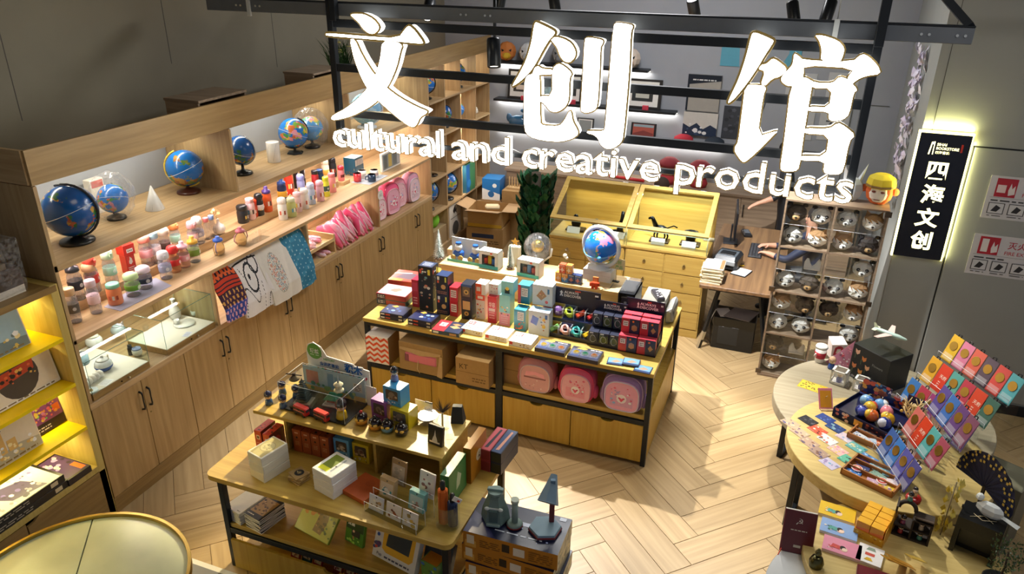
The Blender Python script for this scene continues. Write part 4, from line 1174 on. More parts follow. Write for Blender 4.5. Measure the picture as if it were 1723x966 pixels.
# glass cases on the ledge, first bay
def glass_case(label,y0,y1,x0,x1,z,h,base_h=.05):
 t=thing('glass_display_case',label,'display case',((x0+x1)/2,(y0+y1)/2,z),0,'glass cases on the ledge')
 w,d=x1-x0,y1-y0
 obj('wooden_base',MB().bx(0,0,0,w,d,base_h,.002),'cab_body',t)
 obj('liner',MB('e4ded4').bx(0,0,base_h,w-.012,d-.012,.002),'cloth',t)
 e=.004
 for a in((-w/2,-w/2+e,-d/2,d/2),(w/2-e,w/2,-d/2,d/2),(-w/2+e,w/2-e,-d/2,-d/2+e),(-w/2+e,w/2-e,d/2-e,d/2)):
  obj('glass_pane',MB().box(*a,base_h,base_h+h),'glass',t)
 obj('glass_pane',MB().box(-w/2,w/2,-d/2,d/2,base_h+h,base_h+h+e),'glass',t)
 m=MB('5f8a80')
 c=[(-w/2,-d/2),(w/2,-d/2),(w/2,d/2),(-w/2,d/2)]
 for i in range(4):
  m.tube([(*c[i],base_h+h),(*c[(i+1)%4],base_h+h)],.0025,4)
  m.tube([(*c[i],base_h),(*c[i],base_h+h)],.002,4)
 obj('glass_edge',m,'plastic',t)
 m=MB('c8c0a8').at(w/2,d*.1,base_h*.5,0,0,PI/2).lathe([(.004,0),(.004,.006),(.009,.012),(.006,.018),(0,.018)],12)
 m.C('26221e').at(w/2,-d*.02,base_h*.5,0,0,PI/2).cyl(0,0,0,.004,.006,n=10)
 obj('knob',m.off(),'metal',t)
 return t
glass_case('glass case of painted teapots and cups next to the yellow bookcase',3.045,3.545,-4.84,-4.225,LZ,.25)
glass_case('glass case with a white bottle and tiny cups on a wooden base',3.72,4.24,-4.62,-4.225,LZ,.25)
LZ2=LZ+.052
def teapot(label,x,y,z,s,col,trim,rz=0.0,decor=None):
 t=thing('teapot',label,'teapot',(x,y,z),rz,'painted tea ware')
 m=MB(col).lathe([(s*.5,0),(s*.75,s*.1),(s,s*.5),(s*.95,s*.95),(s*.7,s*1.3),(s*.45,s*1.4)],20)
 if decor:
  m.C(decor).lathe([(s*.765,s*.1),(s*1.005,s*.48),(s*1.01,s*.62),(s*.99,s*.66)],20)
 obj('pot',m,'ceramic',t)
 obj('lid',MB(mix(col,trim,.25)).lathe([(s*.72,s*1.3),(s*.6,s*1.45),(s*.2,s*1.6),(s*.14,s*1.65),(s*.18,s*1.78),(0,s*1.85)],16),'ceramic',t)
 obj('grip',MB(trim).tube([(0,s*.85,s*1.1),(0,s*1.5,s*1.15),(0,s*1.55,s*.5),(0,s*.9,s*.3)],s*.1,6),'ceramic',t)
 return t
teapot('blue and white lidded teapot in the case beside the bookcase',-4.426,3.329,LZ2,.062,'e8ecf4','e8e0d0',.5,'3a5a9c')
teapot('large white lidded cup with gold handle at the back of the case',-4.783,3.568,LZ2,.062,'eef0f0','d0b878',.6)
mug('pale blue cup with gold handle in the near glass case',*(-4.64,3.334),LZ2,.045,.08,'a8cce0',rz=.6)
teapot('pale blue teapot partly behind the white cup',-4.771,3.782,LZ2,.055,'c0d0dc','a8bccc',.4)
m=MB('ece8e4')
for i in range(5):
 m.ball(0,i*.034,.03,.032,.024,.03,12,7)
solo('cloth_roll',m,'cloth','white ribbed cloth roll lying in the near glass case','cloth',(-4.35,3.10,LZ2),.1)
solo('saucer',MB('d8e4ec').lathe([(0,0),(.02,0),(.045,.008),(.044,.01),(0,.004)],20).C('c0a060').lathe([(.0,.005),(.012,.006),(.008,.02),(0,.022)],12),'ceramic','little blue lid with a gold knob in the near glass case','saucer',(-4.27,3.075,LZ2))
solo('note_card',MB('f0f0f2').bx(0,0,0,.07,.09,.001).art((-.035,-.045,.001),(.07,0,0),(0,.09,0),[('l',.1,.1,.9,.9,6,'9aa0b0')]),'paper','printed note card before the blue and white teapot','card',(-4.275,3.2,LZ2),.2)
t=thing('porcelain_bottle','white porcelain wine bottle in the glass case','bottle',(-4.556,4.162,LZ2))
obj('bottle_body',MB('f0f0ee').lathe([(.03,0),(.045,.02),(.047,.06),(.035,.1),(.014,.13),(.012,.16),(.022,.178),(.018,.178),(.008,.16)],22),'ceramic',t)
solo('plate',MB('eeeeec').lathe([(0,0),(.05,0),(.085,.008),(.084,.011),(0,.004)],28),'ceramic','white plate beside the porcelain bottle','plate',(-4.42,4.11,LZ2))
for i,(p,lab)in enumerate((((-4.464,4.271),'tiny white cup at the far end of the glass case'),((-4.469,4.083),'tiny white cup in front of the porcelain bottle'),((-4.619,3.909),'clear glass cup at the near end of the glass case'))):
 solo('tea_cup',MB('f0efec').lathe([(0,0),(.018,0),(.024,.01),(.025,.04),(.022,.042),(.02,.012),(0,.008)],16),'ceramic' if i<2 else 'acrylic',lab,'cup',(*p,LZ2))
solo('note_card',MB('dcdcf0').bx(0,0,0,.05,.08,.001).art((-.025,-.04,.001),(.05,0,0),(0,.08,0),[('l',.1,.1,.9,.9,5,'8a90b0')]),'paper','lilac note card in the glass case with the porcelain bottle','card',(-4.27,3.98,LZ2),.3)
m=MB('1e1c1c').lathe([(.018,0),(.02,.004),(.02,.06),(.015,.07),(.015,.085),(0,.086)],14)
solo('spice_jar',m,'ceramic','small black jar between the two glass cases','jar',(-4.501,3.632,LZ))
t=thing('sugar_pot','small white lidded pot with blue top between the glass cases','pot',(-4.448,3.644,LZ))
obj('pot',MB('e8e6e2').lathe([(.025,0),(.036,.02),(.037,.05),(.033,.055)],18),'ceramic',t)
obj('lid',MB('8f9cc8').lathe([(.035,.054),(.03,.066),(.006,.07),(.007,.078),(0,.08)],18),'ceramic',t)
solo('acrylic_tray',MB().bx(0,0,0,.2,.17,.012,.002),'acrylic','clear tray under the small lidded pot','tray',(-4.32,3.635,LZ-.0))
# hanging bags, second bay
def hanging_bag(name,label,y0,y1,zb,colf,x_out=.02,seed=1,nu=30,nv=44,zt=1.375,thick=.022):
 rr=random.Random(seed);ph=[rr.uniform(0,6)for _ in range(6)]
 def pos(side):
  def f(u,v):
   wob=.012*math.sin(5*u+ph[0]+2*v)+.007*math.sin(11*u+ph[1]+3*v)
   y=y0+(y1-y0)*u+.012*math.sin(4*v+ph[2])*(1 if u>.5 else.4)
   return(FX-.11+(.115+x_out)*min(1,v*1.35)**.8+(thick*side+abs(wob))*(.4+.6*v)+.012,y,zt+(zb-zt)*v-.018*math.sin(PI*u)*v+.02*math.sin(PI*u)*(1-v)-.02*abs(u-.5)*(1-v))
  return f
 m=MB('ffffff')
 m.grid(nu,nv,pos(1),colf)
 m.grid(nu,nv,lambda u,v:pos(0)(1-u,v),lambda u,v:colf(1-u,v))
 m.grid(1,nv,lambda a,v:pos(1-a)(1.0,v),lambda a,v:colf(.99,v));m.grid(1,nv,lambda a,v:pos(a)(0.0,v),lambda a,v:colf(.01,v))
 m.grid(nu,1,lambda u,a:pos(1-a)(u,1.0),lambda u,a:colf(u,.99));m.grid(nu,1,lambda u,a:pos(a)(u,0.0),lambda u,a:colf(u,.01))
 t=thing(name,label,'bag',(0,0,0),0,'cloth bags hanging in the second bay')
 obj('bag_cloth',m,'cloth',t)
 c=(y0+y1)/2
 obj('strap',MB(colf(.5,.02)).tube([(FX-.10,c-.07,zt-.01),(FX-.12,c-.05,1.39),(FX-.12,c+.05,1.39),(FX-.10,c+.07,zt-.01)],.006,5),'cloth',t)
 return t
def c_orange(u,v):
 k=math.sin(u*40)*math.sin(v*46)
 if v<.34:return 'e86a30' if k>0 else 'f08aa0'
 if v<.45:return '1c1a2c' if k>.3 else 'e0622c'
 if v<.62:return 'c83a20' if(int(v*60)%3)else '2a1a28'
 if v<.8:return '40203c' if k<.35 else 'd8a050'
 return '3a4a9c' if k<.3 else 'e0a8b8'
hanging_bag('patterned_bag','orange patterned fabric bag hanging over the ledge at the divider',4.30,4.57,.965,lambda u,v:c_orange(u,.3+.7*v),seed=2,x_out=.03)
def c_doodle(u,v):
 x,y=u,v
 if v<.38:return 'e4e2e0'
 if abs(math.hypot(x-.7,(y-.47)*1.2)-.12)<.014:return '20242c'
 if abs(math.hypot(x-.5,(y-.6)*1.1)-.17)<.016 or math.hypot(x-.45,y-.58)<.035:return '20242c'
 if abs(y-.40)<.012 and.1<x<.95:return '20242c'
 if abs(math.sin(7*x+9*y+2*math.sin(9*x)))<.09 and y>.66:return '20242c'
 if abs(math.sin(15*x-8*y))<.08 and.45<y<.66 and x<.3:return '20242c'
 return 'eeecec'
hanging_bag('doodle_bag','white tote bag with bold black line drawing hanging over the ledge',4.52,4.91,.90,lambda u,v:c_doodle(u,.34+.66*v),seed=4,x_out=.035,nu=60,nv=76)
def c_flower(u,v):
 r0=math.hypot(u-.42,(v-.66)*1.15)
 if.205<r0<.215:return 'b8b4a8'
 if r0<.205:
  k=math.sin(u*70+3*math.sin(v*30))*math.sin(v*66+2*math.sin(u*40))
  if k>.55:return 'd88070'
  if k<-.6:return '70a0b4'
  if abs(k)<.08:return 'c8b8a0'
 return 'e6e4dc'
hanging_bag('flower_bag','cream tote bag with a round flower print hanging over the ledge',4.86,5.26,.87,lambda u,v:c_flower(u,.38+.55*v),seed=6,x_out=.05,nu=60,nv=64)
def c_blue(u,v):
 k=math.sin(u*33+2*v*9)*math.sin(v*41-6*u)
 return '9cc4d4' if k>.8 else('2f7ca0' if(int(v*14)+int(u*5))%4 else '3c8cb0')
hanging_bag('blue_bag','blue printed tote bag hanging over the ledge next to the divider',5.19,5.53,.86,c_blue,seed=9,x_out=.035)
# third bay: wooden tray box with pink pouches and a bundle of wrapped pink plush
t=thing('wooden_tray_box','two-level pale wooden tray box filled with small pink pouches','tray',(-4.40,5.80,LZ))
for a in((-.16,.16,-.23,-.21,0,.20),(-.16,.16,.21,.23,0,.20),(-.16,.16,-.21,.21,0,.012),(-.16,.16,-.21,.21,.13,.142),(-.16,-.15,-.21,.21,.012,.20),(.15,.16,-.21,.21,.142,.165)):
 obj('tray_board',MB().box(*a),'lightoak',t)
rr=random.Random(5)
for i in range(12):
 lvl=i>=7
 x,y=-4.40+rr.uniform(-.08,.09),5.64+(i%7 if not lvl else i-7)*(.05 if not lvl else.07)
 zz=LZ+(.143 if not lvl else.013)
 m=MB(mix('f090b0','fbe0e8',rr.random())).ball(0,0,.022,.085,.032,.022,12,6);m.C('e06088').bx(0,0,.043,.10,.006,.002)
 solo('pink_pouch',m,'film' if i%5==4 else 'gloss','small pink pouch in the wooden tray box, %s of the %s level'%(('first','second','third','fourth','fifth','sixth','seventh')[i%7],('upper','lower')[lvl]),'pouch',(x,y,zz),rr.uniform(-.3,.3),'pink pouches in the tray box')
for i in range(11):
 y=6.12+i*.062
 rr=random.Random(40+i)
 q_=rr.uniform(-.04,.05);pts=[(-.12,q_,.02),(-.08,.01-q_,.13+.06*rr.random()),(.0,q_,.2+.09*rr.random()),(.09,-.01+q_,.13+.06*rr.random()),(.14+.04*rr.random(),-q_,.03)]
 m=MB(('f2688e','f8a0b8','ee5080','f8c0cc')[i%4]).tube(pts,[.03,.05,.055,.045,.02],10)
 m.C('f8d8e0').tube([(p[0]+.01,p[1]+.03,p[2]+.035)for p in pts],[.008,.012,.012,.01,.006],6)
 m.C(mix('e84878','f8b8c8',rr.random())).tube([(.13,0,.06),(.17,.02,.02),(.165,.05*rr.random(),-.0)],[.016,.012,.006],6)
 solo('wrapped_plush',m,'gloss','pink wrapped plush toy, %s in the leaning bundle from the tray box'%('first','second','third','fourth','fifth','sixth','seventh','eighth','ninth','tenth','last')[i],'toy',(-4.40,y,LZ),rr.uniform(-.2,.2),'bundle of wrapped pink plush')
 # fourth bay: pink school bags
school_bag('small white and pink school bag leaning nearest the round tag',(-4.37,7.06,LZ),PI/2-.15,.25,.31,.1,'f0b8cc','f4dce4','e87a9c','pink school bags on the ledge')
school_bag('large hot pink school bag with shiny front pocket',(-4.36,7.33,LZ),PI/2-.1,.30,.37,.12,'f0608c','f0b4c8','d83a70','pink school bags on the ledge')
school_bag('pale pink school bag third along the ledge',(-4.40,7.58,LZ),PI/2-.2,.26,.36,.10,'f8b0c4','f4c8d4','e88aa8','pink school bags on the ledge')
school_bag('rose school bag with grey trim beside the cube shelf',(-4.35,7.84,LZ),PI/2-.05,.27,.36,.11,'e4a4bc','f0d0dc','b8a0b0','pink school bags on the ledge')
school_bag('coral pink bag squeezed behind the large hot pink bag',(-4.52,7.20,LZ),PI/2,.28,.35,.08,'f88098','f8b0c0','f06080','pink school bags on the ledge',motif=False)
t=thing('round_tag','round white hanging tag with two thin letters','tag',(-4.205,6.90,1.30))
m=MB('e4e2dc').at(0,0,0,0,0,PI/2).cyl(0,0,0,.003,.055,n=24).off();m.art((.0032,-.04,-.03),(0,.08,0),(0,0,.06),[('t','AE',.12,.2,.8,'8a8a88')])
obj('disc',m,'paper',t)
obj('thread',MB('c8c4bc').tube([(0,0,.05),(-.004,0,.10)],.0012,4),'cloth',t)
# toy sets in the lit bookcase
def toyset(label,y,z,w,h,d,base,els,lean=0.0,rz=0.0,x=-4.36,side='d8c8a0'):
 m=MB(base)
 m.at(0,0,0,rz,0,-lean).bx(0,0,0,d,w,h,.004)
 m.art((d/2,-w/2,0),(0,w,0),(0,0,h),els)
 m.off()
 return solo('toy_box',m,'gloss',label,'toy box',(x,y,z),0,'boxed building toys in the lit bookcase')
castle=lambda c1,c2,sky:[('r',.02,.02,.98,.98,sky),('p',[(.02,.02),(.98,.02),(.98,.25),(.6,.34),(.3,.26),(.02,.32)],c2),('r',.15,.25,.3,.6,c1),('p',[(.13,.6),(.32,.6),(.225,.82)],'6a6a78'),('r',.34,.25,.44,.75,c1),('p',[(.32,.75),(.46,.75),(.39,.95)],'5a5a6c'),('r',.47,.25,.62,.5,c1),('b',.1,.1,.9,.4,30,.035,[c1,c2,'f8e8b0','ffffff']),('l',.05,.04,.9,.12,1,'8a7040')]
toyset('box with a river city skyline on the top yellow shelf',2.56,1.484,.50,.26,.07,'f0ead8',castle('e0c060','7a8a8c','a8c4d0'),.18)
toyset('white box with a red train scene on the second yellow shelf',2.70,1.146,.46,.27,.07,'f4efe4',[('r',.03,.1,.97,.97,'f0e4d0'),('c',.45,.58,.3,'4a4440',20),('p',[(.15,.5),(.7,.62),(.72,.85),(.2,.8)],'c84a30'),('b',.2,.5,.7,.8,18,.03,['e87040','2a2422','f0c060']),('l',.05,.03,.9,.1,1,'806848')],.16)
toyset('orange and white box leaning at the left of the train box',2.33,1.146,.30,.24,.06,'f0dcc0',[('r',.05,.1,.95,.95,'f4e8d4'),('p',[(.1,.3),(.9,.45),(.85,.75),(.15,.7)],'e0703c'),('l',.1,.02,.9,.09,1,'a08060')],.2)
toyset('cream box picturing a castle with grey turrets',2.49,.804,.40,.30,.07,'f2e8d4',castle('e0b870','c0b8a0','e8ddc8'),.14,x=-4.34)
toyset('purple box with a colourful toy castle picture',2.80,.804,.27,.25,.06,'2a1c30',[('r',.0,.28,1,1,'8a4a9c'),('b',.1,.35,.85,.9,60,.045,['f0d860','e86a90','70c070','f0a050','d890e0']),('r',.78,.42,.96,.62,'e06a38'),('l',.05,.06,.6,.2,2,'e8e0f0')],.18,x=-4.42)
for i,(y,zz,lab,c,els)in enumerate(((2.46,.465,'flat dark box with a starship picture, lower of the stack','1c1a1c',[('r',.02,.05,.98,.95,'3c3450'),('b',.1,.1,.9,.9,24,.06,['7a6ab0','302a48','a8a0c8'])]),(2.44,.520,'flat box with a grey spaceship picture on top of the stack','18181c',[('r',.02,.04,.98,.96,'b8b4c4'),('p',[(.1,.2),(.8,.4),(.95,.8),(.4,.7)],'4a4468'),('b',.1,.15,.9,.85,40,.05,['6a60a0','d8d8e0','3c3858','8a88a0']),('r',.06,.1,.2,.3,'2a6ac0')]))):
 pbox('toy_box',lab,'toy box',(-4.39,y,zz),0,(.34,.52,.052),c,top=els,right=[('l',.04,.2,.5,.8,2,'a8a090'),('r',.8,.2,.9,.8,'d8c8a0')],group='boxed building toys in the lit bookcase')
pbox('toy_box','small dark purple flat box with an orange corner on the lowest bookcase shelf','toy box',(-4.38,2.80,.465),0,(.34,.18,.05),'1d1820',top=[('r',.05,.05,.95,.95,'4a3468'),('r',.6,.7,.92,.92,'e06a30'),('b',.1,.1,.6,.9,18,.06,['a890d0','e8e0c0','2a2038'])],group='boxed building toys in the lit bookcase')
# things on top of the bookcase and of the shelf unit, cables on the wall
t=thing('wrapped_display_box','clear plastic wrapped dark model box on the bookcase top','box',(-4.42,2.62,1.845))
obj('model_box',MB('3c352c').bx(0,0,0,.26,.46,.17,.01).C('6a5c44').bx(.1,.05,.17,.04,.2,.04,.003).C('e0d8c8').bx(.131,0,.0,.002,.44,.05),'plastic',t)
m=MB().bx(0,0,0.001,.31,.52,.36,.03);rr=random.Random(8);m.v=[(x+rr.uniform(-.012,.012),y+rr.uniform(-.015,.015),max(.001,z+rr.uniform(-.02,.02)))for x,y,z in m.v]
obj('plastic_wrap',m,'film',t)
for lab,y,w in(('dull wooden crate board box resting behind the valance',4.75,.55),('dull wooden box beside the flower planter on top of the shelf unit',6.2,.5)):
 t=thing('wooden_box',lab,'box',(-4.42,y,2.486),0,'wooden boxes on top of the shelf unit')
 obj('lid_board',MB().bx(0,0,.22,.34,w,.02,.002),'rustic',t)
 for s in(-1,1):
  obj('side_board',MB().bx(0,s*(w/2-.012),0,.32,.02,.22,.002),'rustic',t)
 obj('back_board',MB().bx(-.15,0,0,.02,w-.05,.22,.002),'rustic',t)
t=thing('flower_planter','planter of grassy leaves and small yellow flowers on top of the shelf unit','plant',(-4.42,6.66,2.486))
obj('trough',MB('5a4c3c').bx(0,0,0,.18,.36,.18,.006),'matte',t)
m=MB();rr=random.Random(12)
for i in range(90):
 y=rr.uniform(-.17,.17);a=rr.uniform(0,6.3);L_=rr.uniform(.16,.34);dx,dy=math.cos(a)*.12,math.sin(a)*.16
 m.C(mix('1f3a26','41683a',rr.random()))
 m.add([(-.004,y,.17),(.004,y,.17),(dx*.5+.004,y+dy*.5,.17+L_*.7),(dx*.5-.004,y+dy*.5,.17+L_*.7),(dx,y+dy,.17+L_)],[(0,1,2,3),(3,2,4)])
obj('leaves',m,'leaf',t)['kind']='stuff'
m=MB()
for i in range(9):
 c=(rr.uniform(-.1,.12),rr.uniform(-.2,.2),.17+rr.uniform(.14,.32))
 for j in range(5):
  a=j*1.257;m.C('e8e070').add([c,(c[0]+.02*math.cos(a-.4),c[1]+.02*math.sin(a-.4),c[2]+.01),(c[0]+.03*math.cos(a),c[1]+.03*math.sin(a),c[2]),(c[0]+.02*math.cos(a+.4),c[1]+.02*math.sin(a+.4),c[2]+.01)],[(0,1,2,3)])
obj('blossoms',m,'leaf',t)['kind']='stuff'
t=thing('cable_conduit','white cable conduit with loose wires running down the left wall','cable',(-4.91,2.98,2.72))
obj('conduit',MB('b0aca0').bx(0.008,0,.18,.016,.03,1.7,.003),'plastic',t)
obj('loose_wire',MB('8a8880').tube([(.01,0,.18),(.03,.05,.08),(.08,.12,-.02),(.16,.1,-.2)],.004,5),'plastic',t)
obj('loose_wire',MB('77756c').tube([(.01,.01,.18),(.05,-.03,.06),(.10,-.02,.03),(.14,.1,-.1),(.2,.14,-.22)],.004,5),'plastic',t)
# goods in the cube shelf
globe('blue desk globe on a black foot in the cube shelf above the carton',(-4.36,8.87,.654),.148,GM[2],'141414','222222',rz=.2,stem=.09)
globe('blue globe half hidden behind the shelf upright near the pink bags',(-4.40,8.36,.654),.15,GM[1],'141414','222222',rz=.5,stem=.1)
globe('small blue globe in the upper cube of the corner shelf',(-4.40,8.42,2.074),.13,GM[2],'141414','181818',rz=.2,stem=.07)
globe('dark globe in the second upper cube of the corner shelf',(-4.40,8.92,1.624),.11,GM[0],'141414','181818',rz=.9,stem=.07)
globe('small green and blue globe in the third cube column',(-4.40,9.36,2.074),.12,GM[1],'141414','181818',rz=1.2,stem=.07)
globe('little globe low in the third cube column',(-4.40,9.34,1.624),.10,GM[2],'141414','181818',rz=1.6,stem=.06)
pbox('globe_carton','upright green and blue globe carton in the corner shelf','box',(-4.37,9.36,1.104-.45),0,(.30,.30,.40),'4a8a5c',right=[('r',0,0,.4,1,'2a6ab0'),('c',.3,.3,.2,'3a8ad0')],front=[('r',0,0,1,1,'3f7f9c')])
t=thing('green_plush','bright green plush toy in the lower cube','toy',(-4.36,8.42,.40))
obj('plush_body',MB('86d83c').ball(0,0,.1,.09,.1,.11),'cloth',t)
for s in(-1,1):
 obj('plush_ear',MB('9ae04c').ball(.0,s*.06,.2,.03,.03,.05,10,6),'cloth',t)
carton('open kraft box under the green plush toy in the cube shelf',(-4.40,8.42,.154),0,(.30,.38,.245),'a8906a')
pbox('poster_box','white upright box with black brush characters in the lower cube','box',(-4.35,8.89,.154),0,(.20,.36,.45),'e8e2d6',right=[('p',[(.3,.8),(.5,.95),(.55,.8),(.75,.9),(.6,.75),(.65,.66),(.5,.74),(.4,.68)],'2a2a2a'),('c',.5,.22,.28,'5a5a58'),('l',.1,.55,.9,.6,1,'404040')])
solo('desk_lamp_base',MB('2c2620').lathe([(.09,0),(.09,.012),(.02,.02),(.012,.03),(.012,.34),(0,.34)],20),'metal','thin dark lamp stand in the cube above the small globe','stand',(-4.36,8.42,1.104))
solo('white_horn',MB('ece8e0').at(0,0,.06,0,0,PI/2-.3).lathe([(.0,-.12),(.03,-.1),(.05,.0),(.045,.05),(.0,.06)],12),'plastic','white rounded figure lying in the last cube column','figure',(-4.36,9.80,1.624))
# ------------------------------------------------------------------ goods on and under the middle table
TZ,RZ_,SZ=0.87,1.105,0.468
NAVY,RED='161c36','c02634'
def motif(cols,n=16,sz=.07):return('b',.08,.08,.92,.92,n,sz,cols)
win=['d8b890','c09a68','8ab0c8','e8e0d0']
MG='boxed puzzles on the middle table'
for i,(px,lab)in enumerate((((-3.021,5.089),'at the table corner'),((-2.739,5.07),'beside the red and navy flat box'))):
 for k in range(2):
  pbox('puzzle_box','flat navy puzzle box, %s of the stack %s'%(('lower','upper')[k],lab),'puzzle box',(*px,TZ+.032*k),.02-.04*i,(.225,.17,.031),NAVY,
  front=[('r',.04,.3,.2,.7,'e8e4dc'),('r',.24,.3,.44,.7,'c85038'),('r',.8,.25,.95,.75,'c8c0a8')],
  top=[('r',.05,.06,.95,.94,'1e2850'),('p',[(.2,.8),(.38,.95),(.5,.85),(.4,.7)],'e8b040'),('b',.1,.1,.9,.7,9,.07,['3c5aa0','2a3468','88a8d8','d8d0b8'])],group=MG)
pbox('puzzle_box','flat box half red and half navy with wooden pieces pictured','puzzle box',(-2.476,5.023,TZ),.03,(.245,.19,.035),'2a4258',top=[('r',.0,.0,.45,1,'c83038'),('r',.12,.45,.36,.8,'f4ece4'),('l',.15,.5,.33,.75,2,'302020'),('r',.45,0,1,1,'24304c'),('p',[(.5,.5),(.7,.35),(.9,.5),(.7,.65)],'c89c68'),('p',[(.52,.75),(.7,.62),(.86,.75),(.7,.86)],'b8905c')],front=[('r',.05,.25,.25,.75,'e8e8e0'),('r',.65,.2,.9,.8,'b89060')],group=MG)
for i,p in enumerate(((-2.273,5.106),(-2.049,5.084),(-1.828,5.052))):
 pbox('puzzle_box','white flat puzzle box with red characters, %s from the red box'%('first','second','third')[i],'puzzle box',(*p,TZ),-.03,(.195,.17,.045),'f2ede4',top=[('r',.1,.55,.4,.9,'e04040'),('l',.14,.6,.36,.86,2,'f8e8e0'),('b',.5,.2,.92,.85,8,.05,['d87860','e8c8a8','c0b0a0']),('l',.1,.1,.6,.4,2,'d86050')],front=[('r',.04,.3,.18,.85,'c83038'),('b',.3,.3,.9,.7,7,.05,['c8a878','a88858','e0d0b0'])],group=MG)
for i,p in enumerate(((-1.574,5.038),(-1.297,5.016))):
 t=thing('puzzle_tray_box','navy window box of coloured plastic puzzles, %s of the pair'%('left','right')[i],'puzzle box',(*p,TZ),-.02,MG)
 obj('carton',MB(NAVY).bx(0,0,0,.25,.17,.034,.001).art((-.125,-.085,.034),(.25,0,0),(0,.17,0),[('r',.06,.12,.34,.7,'1e3c78'),('r',.37,.12,.64,.7,'2a3a60'),('r',.67,.12,.94,.7,'20305c'),('p',[(.15,.8),(.3,.98),(.5,.9),(.4,.75)],'e8c83c'),('l',.6,.8,.94,.95,1,'c8c8d8')]),'gloss',t)
 for k,c in enumerate(('e8c030','3a9a70','e08838')):
  m=MB(c).at(-.072+.073*k,-.012,.034).ball(0,0,.006,.028,.03,.008,8,4,False)
  obj('puzzle_piece',m.off(),'tintplastic',t)
 obj('window',MB().bx(0,-.012,.034,.235,.1,.012,.003),'film',t)
for i,(p,a)in enumerate((((-1.057,5.033),.1),((-0.939,5.052),.05),((-0.834,4.997),-.05))):
 pbox('card_pack','thin sky-blue card pack, %s of the three at the table corner'%('leftmost','middle','rightmost')[i],'card pack',(*p,TZ+(.0065 if i==1 else 0)),a,(.13,.11,.006 if i!=1 else.01),'1d2c50',top=[('r',.05,.08,.95,.95,'6a9cc8'),('p',[(.2,.4),(.5,.3),(.85,.55),(.5,.75)],'a88c70'),('r',.05,.08,.95,.25,'24406c')],group=MG)
 # second row, left: flat game boxes
bx_,by_=-3.17,5.366
for k in range(2):
 pbox('game_box','%s of the two grey and red game boxes at the table end'%('lower','upper')[k],'game box',(bx_,by_,TZ+.053*k),.04,(.29,.22,.052),'8a2a2c' if k else '2a5a58',top=[('r',.03,.05,.97,.95,'b8c0c8'),('p',[(.3,.4),(.55,.3),(.7,.6),(.45,.75)],'d87868'),('b',.1,.1,.9,.9,10,.05,['e8e8e8','a8b0b8'])],front=[('r',.02,.1,.3,.9,'3c4048'),('l',.05,.2,.27,.8,2,'e8e0d8'),('r',.32,.1,.98,.9,'9c3438')],group=MG)
pbox('game_box','shrink-wrapped red orange game box behind the grey ones','game box',(-3.269,5.8,TZ),.1,(.34,.26,.05),'a83028',top=[('r',.03,.03,.97,.97,'c84a3c'),('p',[(.1,.3),(.6,.2),(.8,.7),(.3,.8)],'5a4a58'),('p',[(.0,.6),(.5,.75),(.5,.8),(.0,.66)],'f8f0e8'),('r',.0,.0,.4,.2,'d8802c')],group=MG)
def doodles(c1,n=14):return[('b',.12,.06,.88,.94,n,.1,[c1,'8a8078','c87860','6a9aa0','b8a890']),('r',.68,.82,.85,.94,'e8d84c'),('r',.1,.84,.24,.93,'d85038'),('l',.28,.85,.6,.92,1,'f0f0f0')]
TG='upright boxed puzzles on the middle table'
def ubox(label,px,size,col,els,top=None,right=None,dz=0.0,rz=0.0):
 size=(size[0]*1.08,size[1],size[2]*1.15);dz*=1.15
 return pbox('puzzle_box',label,'puzzle box',(*px,TZ+dz),rz,size,col,front=els,top=top,right=right,group=TG)
ubox('tallest black box with chalk style drawings',(-2.823,5.336),(.125,.12,.37),'1b2430',doodles('d8d4cc',16),top=[('r',.05,.05,.95,.95,'34405c'),('l',.2,.2,.8,.8,3,'c8d0e0')],right=doodles('b8a890',12))
ubox('slim crimson box tucked beside the tallest black box',(-2.95,5.363),(.06,.10,.23),'a82040',[('r',.1,.6,.9,.9,'c03858'),('l',.2,.1,.8,.4,3,'e8b0b8')])
for k in range(2):
 ubox('navy box with wooden puzzle pictured, %s of the column beside the tallest box'%('lower','upper')[k],(-2.66,5.325),(.105,.12,.16),'18233a',[('r',.12,.78,.3,.95,'e8e8e8'),('r',.12,.62,.26,.75,'d86040'),('c',.62,.45,.2,'c8a070'),('r',.75,.7,.88,.95,'d8d860'),('l',.1,.08,.9,.25,2,'a87868')],top=[('r',.05,.05,.95,.95,'2a3c64')],dz=.161*k)
ubox('red box with white label at the foot of the middle stack',(-2.554,5.33),(.07,.12,.13),'c02834',[('r',.15,.3,.85,.8,'f0e8e0'),('l',.2,.35,.8,.75,3,'8a2020')])
ubox('red box with white label stacked on the lower red one',(-2.554,5.33),(.07,.12,.11),'c82c38',[('r',.15,.25,.85,.8,'f0e8e0'),('l',.2,.3,.8,.75,3,'8a2020')],dz=.131)
ubox('dark window box showing a golden lock, lower',(-2.429,5.319),(.09,.12,.165),'1c2230',[('r',.15,.5,.85,.92,'c8a468'),('c',.5,.3,.22,'b88c50'),('c',.5,.3,.1,'4a3a28')])
ubox('dark window box showing a golden knot, upper',(-2.429,5.319),(.09,.12,.12),'1c2230',[('r',.15,.2,.85,.85,'6a5a48'),('c',.5,.5,.24,'c0a060'),('c',.5,.5,.1,'2a2428'),('r',.0,.86,1,1,'30548c')],dz=.166)
ubox('orange and white box of yellow toys in the middle row',(-2.323,5.374),(.075,.12,.20),'f0e4d4',[('r',.0,.78,1,1,'e04a28'),('b',.1,.08,.9,.75,16,.1,['e8b030','d04838','4a6ab8','f0c8a0']),('r',.2,.84,.8,.95,'f8f0e0')])
